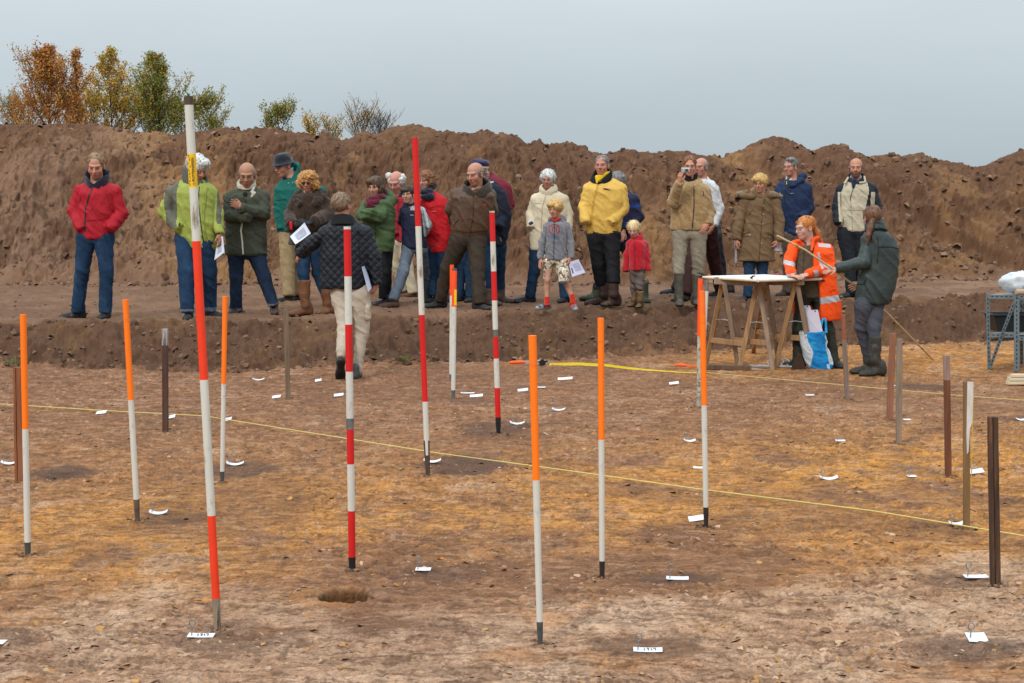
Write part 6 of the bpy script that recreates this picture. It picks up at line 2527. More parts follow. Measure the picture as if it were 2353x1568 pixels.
PEOPLE['lime'] = make_person(dict(R='A', seed=2, label='white haired person in a lime green jacket holding a sheet, behind the tallest pole', head=(1200, 138, 362, 42, 24), tone=TAN, brow=(.4, .38, .35), stubble=.3,
    feet=[(1125, 1478, 4), (1322, 1455, 58)], torso=[(320, 1085, 1290), (365, 1030, 1325), (450, 1000, 1345), (600, 1010, 1345), (750, 1030, 1345), (850, 1065, 1345), (895, 1085, 1342)],
    armL=[(1005, 425, 0, 58), (945, 600, .02, 56), (1055, 730, -.12, 44)], armR=[(1315, 430, .02, 46), (1362, 600, .02, 42), (1380, 770, -.05, 36)],
    legL=[(1100, 830, 0, 82), (1110, 1080, -.03, 72), (1120, 1400, 0, 56)], legR=[(1255, 860, 0, 86), (1300, 1080, -.03, 66), (1300, 1385, 0, 56)],
    trousers=dict(mats=[DENIM, cloth('denim_cuff', (.14, .18, .24), 'pants')], rows=[(780, 1025, 1320), (860, 1020, 1335)], paint=lambda p, c, n, X, Y: ((Y > 1372)).astype(int)), shoes=SH_BLACK,
    hands=[(1382, 772, -.06, 1392, 835, -.07, 'grip', -1, (.9, -.4, 0))],
    tops=[dict(name='jacket', mats=[cloth('lime_jacket', (.30, .345, .070)), cloth('olive_grey_panel', (.115, .115, .085))], paint=lime_paint, fold=(.013, 7.0, (1, 1, .8)),
               strips=[('zip', ZIP, 8, [(1235, 395), (1228, 520), (1250, 700), (1270, 880)]), ('placket', cloth('lime_dark', (.23, .27, .055)), 22, [(1290, 400), (1268, 600), (1270, 740), (1300, 880)]), ('cuff_tab', BLACK, 13, [(1362, 775), (1395, 768)]), ('cuff_tab', BLACK, 14, [(1084, 685), (1078, 712)])])],
    collars=[dict(name='collar', mat=cloth('grey_collar', (.10, .10, .08)), rows=[(225, 1085, 1255), (300, 1078, 1275), (365, 1085, 1290)], open=(1262, 50, 372), tilt=.4)],
    hair=[H(SHORT, H_WHITE, r=(.088, .108, .088), zb=-.04, add=[((.02, -.055, .085), (.055, .05, .035))], face=((0, -.122, -.036), (.074, .080, .088)), fold=(.009, 32, (1, 1, .6)), messy=.5, lock=.03)]))
sheet(PEOPLE['lime'], 'paper_sheet', [(1372, 790, -.08), (1408, 800, -.09), (1420, 925, -.1), (1338, 990, -.06)], 0, SHEET, 'white sheet with a dark figure hanging from the hand of the person in lime', marks=[('printed_figure', PRINT_D, .42, .25, .58, .50), ('printed_text', PRINT, .2, .62, .7, .82)])

# --- 3 man in olive parka, arms crossed
PEOPLE['olive'] = make_person(dict(R='B', seed=3, label='balding person in an olive parka with cream collar, arms crossed', head=(305, 178, 385, 4, 16), tone=TAN, brow=(.10, .09, .08), stubble=.45,
    feet=[(212, 1428, -12), (532, 1432, 10)], torso=[(375, 215, 395), (410, 165, 440), (470, 140, 465), (560, 135, 468), (700, 132, 462), (850, 128, 462), (938, 126, 466)], dr=.55,
    armL=[(165, 445, 0, 52), (158, 615, -.06, 54), (318, 628, -.24, 44)], armR=[(440, 445, 0, 52), (440, 600, -.08, 54), (258, 545, -.27, 42)],
    legL=[(215, 930, 0, 68), (215, 1130, -.02, 60), (212, 1385, 0, 54)], legR=[(385, 930, 0, 74), (448, 1130, -.02, 58), (524, 1345, 0, 52)],
    trousers=dict(mats=[DENIM_D, cloth('denim_cuff2', (.16, .17, .18), 'pants')], rows=[(880, 150, 450), (960, 148, 455)], paint=lambda p, c, n, X, Y: (((X < 330) & (Y > 1372)) | ((X > 330) & (Y > 1325 - (X - 520) * .1))).astype(int)), shoes=SH_OX,
    hands=[(262, 545, -.27, 198, 515, -.30, 'fist', -1, (0, -1, .2))],
    tops=[dict(name='parka', mats=[cloth('olive_parka', (.052, .058, .038))], fold=(.011, 7.5, (.8, 1, 1)),
               strips=[('placket', cloth('cream_trim', (.62, .58, .46)), 15, [(282, 662), (272, 740), (285, 840), (292, 930)]), ('pocket_flap', cloth('olive_dark', (.03, .034, .024)), 9, [(135, 800), (195, 765)]), ('pocket_flap', MATS['olive_dark'], 9, [(385, 755), (450, 800)]), ('hem', MATS['olive_dark'], 6, [(130, 925), (290, 932), (455, 922)])],
               extra=[('lapel', cloth('cream_collar', (.55, .51, .42), 'wool'), [(320, 490, -.108, 6, 366, 428, -.098, 15), (345, 420, -.09, 12, 362, 385, -.07, 11)], None, .008), ('inner_front', BLACK_C, [(290, 440, -.095, 22, 300, 510, -.118, 8)], None, .009)])],
    collars=[dict(name='collar', mat=MATS['cream_collar'], rows=[(312, 238, 362), (340, 222, 376), (376, 224, 382)], open=(304, 70, 380), tilt=.45), dict(name='shirt_collar', mat=cloth('pink_shirt', (.55, .38, .36), 'pants'), rows=[(366, 262, 342), (410, 270, 335)], open=(312, 16, 408), tilt=.2)],
    extra=[('watch', STEEL, [(246, 536, -.31, 9, 246, 556, -.31, 9)], None, .008)],
    hair=[H(BALD_RING, H_GREY)], glasses=dict(frame=FR_STEEL)))

# --- 4 man with bucket hat, teal jacket
PEOPLE['teal'] = make_person(dict(R='B', seed=4, label='person in a dark bucket hat and teal jacket with khaki trousers', head=(604, 108, 296, -42, 14), tone=RUDDY, brow=(.3, .25, .2),
    feet=[(608, 1338, -62), (705, 1325, -62)], torso=[(270, 620, 745), (320, 575, 850), (400, 540, 920), (520, 540, 930), (650, 550, 920), (748, 560, 900)], dr=.55,
    armL=[(572, 400, -.02, 45), (575, 570, -.04, 44), (590, 720, -.08, 38)], armR=[(905, 410, .05, 56), (925, 560, .08, 52), (905, 720, .05, 42)],
    legL=[(640, 770, 0, 78), (640, 1000, 0, 62), (652, 1265, 0, 52)], legR=[(740, 780, .05, 78), (715, 1000, .05, 64), (708, 1255, 0, 54)],
    trousers=dict(mats=[KHAKI]), shoes=SH_BLACK,
    tops=[dict(name='jacket', mats=[cloth('teal_jacket', (.004, .100, .082))], fold=(.011, 7.5, (1, 1, .8)), strips=[('pocket_flap', cloth('teal_dark', (.003, .055, .046)), 7, [(555, 490), (640, 478)]), ('pocket_flap', MATS['teal_dark'], 8, [(548, 640), (580, 622)])],
               dots=[('snap', SNAP, 5, 658, 345), ('snap', SNAP, 5, 692, 338)])],
    collars=[dict(name='hood_collar', mat=MATS['teal_jacket'], rows=[(185, 652, 742), (250, 630, 752), (330, 585, 765)], open=(640, 60, 372), tilt=.5, th=.03), dict(name='shirt_collar', mat=cloth('pale_shirt', (.50, .54, .62), 'pants'), rows=[(215, 600, 690), (300, 605, 672)], open=(632, 26, 305), tilt=.5), dict(name='sweater_neck', mat=NAVY, rows=[(290, 598, 700), (360, 602, 690)], tilt=.3)],
    hair=[H(SHORT, H_GREY, r=(.080, .098, .070), zb=-.03, locks=1), dict(kind='hat', name='bucket_hat', mat=cloth('dark_felt', (.018, .022, .030), 'wool'), fold=(.003, 20, (1, 1, 1)))]))

# --- 5 woman in shearling coat
PEOPLE['shearling'] = make_person(dict(R='B', seed=5, label='person with golden curls and sunglasses in a dark brown shearling coat and tall boots', head=(806, 252, 422, -6, 10), hk=.92, fem=1, tone=(.47, .245, .165), glove=(.02, .018, .02),
    feet=[(752, 1438, -56), (972, 1428, -46)], torso=[(400, 745, 890), (450, 690, 960), (540, 672, 985), (640, 662, 985), (740, 655, 985), (850, 650, 965)], dr=.60,
    armL=[(705, 490, 0, 52), (662, 600, -.02, 50), (672, 690, -.20, 44)], armR=[(945, 490, 0, 54), (975, 590, -.02, 52), (868, 658, -.22, 46)],
    legL=[(770, 900, 0, 66), (772, 1090, 0, 54), (785, 1330, 0, 22)], legR=[(890, 900, 0, 66), (886, 1090, .02, 50), (958, 1330, 0, 22)],
    trousers=dict(mats=[DENIM]), shoes=dict(mat=cloth('cognac_boot', (.155, .062, .026), 'shoe'), sole=SH_BROWN['mat'], shaft=dict(L=[(785, 1350, 34), (778, 1250, 44), (778, 1146, 50)], R=[(965, 1340, 34), (955, 1250, 42), (935, 1150, 46)])),
    hands=[(700, 690, -.25, 745, 672, -.32, 'grip', 1, (0, -1, .5)), (828, 672, -.27, 778, 668, -.33, 'relaxed', -1, (0, -.7, .8))], hand_k=1.1,
    tops=[dict(name='coat', mats=[cloth('shearling', (.042, .023, .014), 'wool')], fold=(.010, 8, (1, 1, .8)), strips=[('front_edge', BLACK_C, 6, [(795, 560), (790, 660)])],
               extra=[('fur_collar', cloth('brown_fur', (.042, .023, .015), 'fur'), [(698, 462, -.04, 22, 742, 518, -.115, 24), (890, 430, -.03, 28, 868, 515, -.115, 30), (935, 460, -.02, 28, 890, 500, -.10, 28), (720, 440, .05, 26, 900, 420, .06, 30)], (.014, 30, (1, 1, 1)), .010),
                      ('fur_cuff', cloth('dark_fur', (.030, .020, .014), 'fur'), [(655, 660, -.17, 32, 662, 715, -.19, 32)], (.012, 30, (1, 1, 1)), .010), ('fur_cuff', MATS['dark_fur'] if 'dark_fur' in MATS else cloth('dark_fur', (.030, .020, .014), 'fur'), [(878, 650, -.19, 33, 862, 690, -.21, 30)], (.012, 30, (1, 1, 1)), .010), ('red_lining', cloth('red_lining', (.50, .012, .018)), [(668, 672, -.265, 14, 672, 722, -.275, 12)], None, .008)])],
    collars=[dict(name='rollneck', mat=cloth('beige_knit', (.47, .36, .29), 'wool'), rows=[(398, 762, 852), (440, 755, 850), (475, 772, 832)], tilt=.25)],
    hair=[H(SHORT, H_CURL, c=(0, .024, .026), r=(.108, .108, .100), zb=-.085, slope=.3, add=[((-.085, .0, -.02), (.042, .05, .05)), ((.090, .0, -.03), (.042, .05, .055)), ((.03, -.05, .085), (.06, .05, .04))], face=((0, -.125, -.045), (.064, .088, .078)), fold=(.022, 26, (1, 1, 1)), messy=.8, locks=420, lock=.03)],
    glasses=dict(frame=FR_DARK, lens=LENS_D)))

# --- 6 quilted man walking away
PEOPLE['quilt'] = make_person(dict(R='H', seed=6, label='person seen from behind in a black quilted jacket and beige cargo trousers, walking', hd=.01, head=(412, 72, 262, 158, -6), tone=RUDDY,
    feet=[(412, 1466, 190, None), (520, 1503, 178)], Y=ground_hit((880 + 520 / 2.528) * S2P, (560 + 1500 / 2.528) * S2P)[1],
    torso=[(262, 350, 500), (300, 295, 560), (360, 262, 610), (480, 250, 630), (600, 246, 628), (720, 246, 618), (805, 248, 604)], dr=.58,
    armL=[(275, 370, 0, 52), (170, 468, .04, 52), (92, 540, .16, 42)], armR=[(590, 365, 0, 58), (650, 560, .0, 58), (678, 768, -.02, 44)],
    legL=[(400, 850, 0, 72), (428, 1080, -.05, 52), (404, 1330, -.26, 36)], legR=[(552, 850, 0, 78), (568, 1110, .04, 60), (528, 1455, 0, 38)],
    trousers=dict(mats=[cloth('beige_cargo', (.46, .385, .305), 'pants')], rows=[(800, 330, 622), (880, 330, 632), (940, 345, 632)], fold=(.010, 8, (1, 1, .9))),
    shoes=[dict(mat=cloth('grey_shoe', (.05, .05, .052), 'shoe'), pitch=52), dict(mat=cloth('grey_shoe', (.05, .05, .052), 'shoe'))],
    hands=[(90, 548, .17, 62, 572, .26, 'relaxed', 1, (-.3, -.6, .6)), (680, 775, -.02, 650, 830, -.03, 'grip', -1, (.8, -.6, 0))],
    tops=[dict(name='quilted_jacket', mats=[quilt('black_quilting', (.010, .012, .018))], fold=(.008, 9, (1, 1, 1)), strips=[('sleeve_seam', BLACK_C, 6, [(545, 330), (548, 450), (560, 600)])])],
    collars=[dict(name='collar', mat=BLACK_C, rows=[(248, 335, 498), (290, 325, 515), (338, 315, 535)], tilt=-.3)],
    extra=[('cargo_pocket', cloth('cargo_pocket', (.43, .355, .28), 'pants'), [(608, 950, -.05, 22, 612, 1030, -.04, 22)], (.006, 12, (1, 1, 1)), .010)],
    hair=[H(SHORT, hair_mat('ash_hair', (.21, .135, .08)), c=(0, .026, .036), r=(.086, .102, .092), zb=-.072, slope=-.5, fold=(.007, 34, (1, 1, .5)))]))
pq = PEOPLE['quilt']
sheet(pq, 'paper_sheet', [(10, 405, .30), (122, 298, .30), (170, 382, .28), (52, 466, .26)], 0, SHEET, 'white printed sheet held out in the left hand of the person in quilting', marks=[('printed_text', PRINT, .22, .22, .82, .82)])
sheet(pq, 'folder', [(562, 640, -.10), (585, 630, -.16), (640, 800, -.16), (612, 832, -.10)], 0, plain('folder_blue', (.42, .48, .66), .5), 'blue and white folder tucked under the arm of the person in quilting', bend=.02)
sheet(pq, 'folder', [(578, 634, -.06), (600, 650, -.12), (650, 795, -.12), (630, 825, -.06)], 0, plain('folder_green', (.02, .10, .045), .5), 'green folder cover behind the blue folder under the arm')

# --- 7 woman green parka with scarf
PEOPLE['greenw'] = make_person(dict(R='C', seed=7, label='person with brown hair, maroon scarf and green parka, arms folded', head=(305, 252, 446, -20, 14), fem=1, tone=PALE, hk=.95,
    feet=[(345, 1438, -72), (410, 1432, -72)], torso=[(420, 250, 440), (470, 205, 470), (560, 180, 485), (700, 195, 484), (800, 240, 482), (880, 265, 478), (940, 290, 466)], dr=.72,
    armL=[(215, 510, -.03, 42), (178, 605, -.16, 42), (290, 585, -.28, 36)], armR=[(425, 480, .02, 60), (340, 620, -.16, 56), (195, 600, -.30, 44)],
    legL=[(350, 930, -.02, 62), (385, 1120, -.02, 50), (375, 1350, 0, 40)], legR=[(405, 930, .05, 62), (410, 1120, .03, 50), (415, 1360, 0, 42)],
    trousers=dict(mats=[BLACK_C]), shoes=SH_BLACK,
    tops=[dict(name='parka', mats=[cloth('green_parka', (.060, .100, .040))], fold=(.014, 7, (.8, 1, 1.1)), strips=[('pocket_seam', cloth('green_dark', (.025, .042, .018)), 6, [(318, 670), (318, 830)]), ('hem', MATS['green_dark'], 6, [(300, 905), (380, 925), (440, 935)])],
               extra=[('hood', MATS['green_parka'], [(400, 410, .08, 45, 470, 470, .05, 38), (350, 400, .10, 40, 420, 420, .10, 45)], (.010, 14, (1, 1, 1)), .011)])],
    extra=[('scarf', cloth('maroon_knit', (.115, .010, .030), 'wool'), [(248, 478, -.11, 24, 370, 440, -.06, 30), (255, 505, -.125, 26, 330, 485, -.10, 28), (250, 530, -.13, 20, 290, 530, -.13, 18), (300, 465, .02, 26, 392, 400, .03, 24)], (.009, 18, (1, 1, 2)), .009)],
    hair=[H(SHORT, H_BROWN, c=(0, .028, .028), r=(.092, .108, .094), zb=-.105, slope=.25, add=[((.075, .02, -.04), (.035, .06, .06)), ((-.03, -.055, .078), (.05, .035, .03))], face=((-.015, -.125, -.045), (.066, .090, .090)), fold=(.010, 20, (1, 1, .4)))]))

# --- 8 old man in red, behind
PEOPLE['oldred'] = make_person(dict(R='C', seed=8, label='old person with white side hair and glasses in a red jacket and cream trousers', head=(498, 214, 412, -22, 22), tone=(.55, .27, .21), brow=(.5, .45, .42),
    feet=[(545, 1345, -74), (640, 1352, -78)], torso=[(405, 440, 565), (450, 425, 620), (540, 425, 650), (700, 440, 655), (850, 465, 640)], armL=[(440, 500, 0, 42), (430, 640, -.05, 42), (480, 780, -.10, 36)], armR=[(630, 500, .05, 44), (655, 650, .06, 42), (640, 790, .04, 36)],
    legL=[(505, 860, 0, 62), (500, 1060, 0, 54), (560, 1280, 0, 46)], legR=[(570, 860, 0, 66), (600, 1080, 0, 56), (648, 1300, 0, 50)], trousers=dict(mats=[CREAM_C]), shoes=SH_BROWN,
    tops=[dict(name='jacket', mats=[cloth('crimson_jacket', (.33, .014, .030))], fold=(.011, 8, (1, 1, .8)), strips=[('zip', ZIP, 6, [(520, 460), (518, 640), (520, 840)])])],
    collars=[dict(name='collar', mat=cloth('navy_collar', (.020, .018, .035), 'wool'), rows=[(375, 442, 560), (410, 430, 570), (465, 432, 590)], open=(500, 34, 460), tilt=.3)],
    hair=[H(BALD_RING, H_WHITE, r=(.094, .098, .066), c=(0, .030, .022), add=[((-.075, .01, .075), (.03, .04, .03))], fold=(.010, 30, (1, 1, 1)))], glasses=dict(frame=FR_STEEL)))

# --- 9 boy in navy vest
def boy_paint(p, c, n, X, Y):
    a = (X > 715 + (Y - 520) * .10) & (Y > 525) & (Y < 790)
    st = a & (X > 728 + (Y - 520) * .22) & (X < 748 + (Y - 520) * .22)
    sh = (Y < 560) & (X > 625)
    return np.where(st, 2, np.where(a | sh, 1, 0))


PEOPLE['boy_navy'] = make_person(dict(R='C', seed=9, label='boy in a navy jacket with grey sleeves and grey jeans, striding', cat='boy', head=(603, 330, 512, -16, 4), tone=PALE, brow=(.07, .04, .025), hk=.90, foot_k=.88,
    feet=[(432, 1447, -72), (745, 1402, -60)], torso=[(500, 575, 660), (530, 550, 705), (590, 538, 740), (700, 548, 760), (800, 552, 770), (905, 552, 775)], dr=.6,
    armL=[(560, 560, .02, 30), (550, 660, .08, 30), (600, 760, .16, 26)], armR=[(722, 560, .02, 36), (782, 690, .06, 38), (755, 765, .10, 32)],
    legL=[(605, 915, 0, 58), (560, 1120, -.02, 54), (470, 1370, 0, 48)], legR=[(715, 915, 0, 58), (755, 1130, 0, 52), (768, 1385, 0, 42)], trousers=dict(mats=[DENIM_G], rows=[(880, 560, 768), (940, 552, 775)]), shoes=[SH_BROWN, SH_BLACK],
    tops=[dict(name='jacket', mats=[cloth('navy_vest', (.012, .016, .040)), cloth('grey_sleeve', (.30, .305, .29)), cloth('pale_stripe', (.52, .60, .68))], paint=boy_paint, step=.010, strips=[('chest_print', SNAP, 8, [(628, 606), (660, 608)])])],
    collars=[dict(name='collar', mat=cloth('navy_vest', (.012, .016, .040)), rows=[(488, 560, 660), (545, 552, 676)], tilt=.3)],
    hair=[H(SHORT, H_DBROWN, r=(.088, .104, .086), zb=-.030, add=[((-.025, -.075, .060), (.060, .03, .03))], face=((0, -.128, -.045), (.070, .085, .088)))]))

# --- 10 woman in red coat
PEOPLE['redw'] = make_person(dict(R='C', seed=10, label='person with curly brown hair and glasses in a bright red coat, navy scarf', head=(762, 205, 382, -30, 8), fem=1, tone=PALE, hk=.93,
    feet=[(812, 1408, -60), (930, 1405, -50)], torso=[(395, 740, 880), (440, 700, 930), (520, 690, 965), (640, 710, 975), (780, 745, 985), (870, 758, 975), (940, 765, 955)], dr=.62,
    armL=[(720, 490, -.02, 44), (712, 640, -.05, 42), (760, 780, -.12, 36)], armR=[(915, 480, .03, 52), (960, 640, .04, 50), (930, 800, -.02, 42)],
    legL=[(815, 940, 0, 66), (815, 1120, 0, 56), (830, 1320, 0, 46)], legR=[(895, 940, 0, 66), (890, 1120, 0, 56), (900, 1320, 0, 46)], trousers=dict(mats=[DENIM]), shoes=SH_BLACK,
    tops=[dict(name='coat', mats=[cloth('bright_red_coat', (.50, .010, .016))], fold=(.012, 8, (1, 1, .8)), strips=[('pocket_flap', cloth('red_seam', (.26, .006, .01)), 7, [(808, 545), (850, 530), (895, 528)]), ('pocket_flap', MATS['red_seam'], 7, [(845, 780), (910, 778)]), ('chest_print', SNAP, 4, [(818, 574), (860, 572)])])],
    extra=[('scarf', cloth('navy_knit', (.016, .016, .034), 'wool'), [(735, 400, -.12, 24, 800, 400, -.10, 28), (800, 370, -.06, 26, 845, 345, .02, 20), (740, 445, -.14, 22, 810, 440, -.12, 30)], (.008, 18, (1, 1, 2)), .009)],
    hair=[H(SHORT, H_AUB, c=(0, .028, .030), r=(.100, .108, .094), zb=-.070, slope=.25, add=[((.07, .02, -.02), (.04, .06, .05))], face=((-.01, -.125, -.05), (.066, .088, .084)), fold=(.014, 26, (1, 1, 1)), messy=.6)], glasses=dict(frame=FR_STEEL)))

# --- 11 leather jacket man
PEOPLE['leather'] = make_person(dict(R='C', seed=11, label='balding grey person in a brown leather jacket, hands behind back, legs apart', head=(1208, 138, 340, -34, 14), tone=(.50, .255, .18), brow=(.30, .24, .2), stubble=.3,
    feet=[(862, 1446, -56), (1262, 1466, 42)], torso=[(345, 1130, 1310), (390, 1055, 1378), (440, 1012, 1392), (540, 1005, 1388), (640, 992, 1360), (740, 992, 1330), (780, 1005, 1305), (812, 1055, 1285)], dr=.58, round=.05,
    armL=[(1040, 410, .02, 52), (985, 560, .06, 50), (1035, 690, .20, 42)], armR=[(1350, 410, .04, 52), (1358, 580, .08, 50), (1310, 700, .20, 42)],
    legL=[(1070, 840, 0, 92), (960, 1090, 0, 74), (895, 1370, 0, 56)], legR=[(1215, 840, 0, 92), (1230, 1090, 0, 72), (1248, 1400, 0, 62)],
    trousers=dict(mats=[cloth('brown_corduroy', (.042, .030, .020), 'pants')], rows=[(760, 995, 1300), (860, 985, 1300)]), shoes=SH_BLACK,
    tops=[dict(name='leather_jacket', mats=[cloth('brown_leather', (.075, .036, .018), 'leather')], fold=(.012, 7, (1, 1, .8)), strips=[('zip', ZIP, 5, [(1195, 480), (1195, 620), (1170, 740), (1160, 800)]), ('badge', plain('red_badge', (.5, .02, .02)), 18, [(1285, 515), (1308, 515)]), ('pocket_seam', BLACK_C, 6, [(1060, 645), (1020, 700)]), ('waistband_seam', BLACK_C, 5, [(1000, 742), (1150, 765), (1300, 745)])])],
    collars=[dict(name='collar', mat=cloth('dark_sheepskin', (.040, .028, .020), 'fur'), rows=[(292, 1118, 1335), (345, 1092, 1362), (405, 1085, 1365)], open=(1210, 85, 402), tilt=.45, th=.02), dict(name='shirt_collar', mat=cloth('olive_shirt', (.10, .09, .055), 'pants'), rows=[(335, 1165, 1275), (420, 1172, 1262)], open=(1222, 22, 415), tilt=.2), dict(name='undershirt', mat=cloth('blue_tee', (.02, .06, .20), 'pants'), rows=[(392, 1190, 1258), (425, 1195, 1255)], tilt=.1)],
    hair=[H(BALD_RING, H_GREY)]))

# --- 12 navy jacket, head hidden
PEOPLE['navyb'] = make_person(dict(R='C', seed=12, label='person in a navy jacket, jeans and brown boots, head hidden behind the leather jacket', head=(1245, 190, 360, 30, 18), hd=.30, tone=RUDDY,
    feet=[(1352, 1425, 55), (1452, 1402, 70)], dY=0, torso=[(310, 1280, 1425), (345, 1290, 1450), (400, 1310, 1480), (500, 1320, 1515), (620, 1320, 1530), (720, 1310, 1520), (800, 1305, 1498), (880, 1300, 1482)], dr=.7,
    armL=[(1330, 420, .05, 42), (1340, 580, .02, 42), (1350, 720, -.05, 36)], armR=[(1445, 430, .02, 56), (1478, 600, .02, 56), (1420, 720, -.14, 42)],
    legL=[(1350, 890, 0, 66), (1348, 1080, 0, 58), (1355, 1300, 0, 50)], legR=[(1425, 890, .02, 66), (1425, 1080, .02, 60), (1430, 1280, 0, 50)], trousers=dict(mats=[DENIM]),
    shoes=dict(mat=cloth('taupe_boot', (.085, .058, .045), 'shoe'), shaft=dict(L=[(1352, 1350, 42), (1348, 1270, 50)], R=[(1432, 1340, 44), (1428, 1250, 52)])),
    tops=[dict(name='jacket', mats=[cloth('navy_parka', (.010, .013, .026))], fold=(.012, 8, (1, 1, .8)), strips=[('pocket_zip', SNAP, 5, [(1432, 805), (1446, 840)])])],
    collars=[dict(name='collar', mat=cloth('pale_collar', (.48, .52, .55), 'pants'), rows=[(300, 1290, 1385), (335, 1285, 1395)], tilt=.2)], hair=[H(SHORT, H_GREY)]))

# --- 13 beret man, maroon jacket
PEOPLE['beret'] = make_person(dict(R='C', seed=13, label='bearded person in a navy beret and maroon jacket, mostly hidden', head=(1262, 100, 292, 48, 8), tone=(.50, .28, .21), beard=(.40, .39, .37),
    feet=[(1072, 1394, -40), (1168, 1396, -20)], torso=[(225, 1240, 1385), (260, 1200, 1450), (330, 1180, 1505), (420, 1180, 1530), (560, 1185, 1535), (700, 1200, 1515), (790, 1210, 1500)], dr=.6,
    armL=[(1215, 360, .02, 42), (1200, 520, .05, 42), (1230, 660, 0, 36)], armR=[(1480, 350, .02, 54), (1512, 500, .03, 48), (1470, 600, -.05, 42)],
    legL=[(1180, 800, .05, 70), (1085, 1080, .05, 50), (1062, 1340, 0, 44)], legR=[(1260, 800, .05, 76), (1160, 1080, .05, 52), (1165, 1340, 0, 46)], trousers=dict(mats=[DENIM_N]), shoes=SH_BLACK,
    tops=[dict(name='jacket', mats=[cloth('maroon_jacket', (.16, .012, .024))], fold=(.011, 8, (1, 1, .8)))],
    hair=[H(SHORT, H_GREY, zb=-.05, r=(.078, .096, .070), locks=1), dict(kind='beret', name='beret', mat=cloth('navy_felt', (.016, .014, .062), 'wool'), fold=(.004, 14, (1, 1, 1))), dict(kind='hair', name='beard', mat=H_GREY, c=(0, -.045, -.085), r=(.060, .060, .060), face=((0, -.105, -.02), (.05, .06, .052)), zb=-.15, fold=(.006, 40, (1, 1, .5)))], glasses=dict(frame=FR_STEEL)))

# --- 14 cream jacket woman
PEOPLE['creamw'] = make_person(dict(R='D', seed=14, label='person with short white hair and glasses in a cream jacket', head=(325, 222, 412, -12, 6), fem=1, tone=(.49, .255, .185), brow=(.35, .3, .27), hk=.95,
    feet=[(118, 1430, -74), (478, 1428, -30)], torso=[(400, 255, 410), (435, 222, 455), (500, 190, 490), (600, 180, 505), (720, 172, 520), (850, 166, 535), (950, 165, 540)], dr=.58,
    armL=[(222, 480, 0, 46), (178, 630, .02, 44), (172, 745, -.08, 36)], armR=[(462, 480, 0, 50), (502, 640, .02, 46), (505, 770, -.06, 38)],
    legL=[(225, 955, 0, 66), (205, 1140, 0, 56), (165, 1370, 0, 48)], legR=[(430, 955, 0, 68), (465, 1150, 0, 56), (480, 1370, 0, 50)], trousers=dict(mats=[DENIM_N]), shoes=dict(mat=cloth('navy_shoe', (.016, .022, .034), 'shoe')),
    tops=[dict(name='jacket', mats=[cloth('cream_jacket', (.58, .50, .36))], fold=(.009, 8, (1, 1, .8)), strips=[('placket', cloth('cream_seam', (.42, .36, .25)), 9, [(310, 450), (275, 560), (265, 760), (262, 940)]), ('yoke_seam', MATS['cream_seam'], 4, [(200, 532), (262, 530)]), ('yoke_seam', MATS['cream_seam'], 4, [(330, 528), (400, 522)]), ('pocket_edge', MATS['cream_seam'], 6, [(160, 742), (200, 735)])], dots=[('snap', SNAP, 5, 308, 462)])],
    extra=[('wrist_cuff', cloth('indigo_cuff', (.03, .035, .13), 'pants'), [(168, 715, -.11, 16, 180, 705, -.11, 14)], None, .009)],
    collars=[dict(name='collar', mat=cloth('cream_jacket', (.58, .50, .36)), rows=[(365, 258, 405), (400, 245, 418), (440, 250, 415)], open=(310, 26, 425), tilt=.3)],
    hair=[H(SHORT, H_WHITE, c=(0, .024, .038), r=(.092, .104, .092), zb=-.045, slope=-.2, fold=(.009, 22, (1, 1, .8)), messy=.7, lock=.032, locks=420, face=((0, -.122, -.030), (.068, .086, .094)))], glasses=dict(frame=FR_STEEL)))

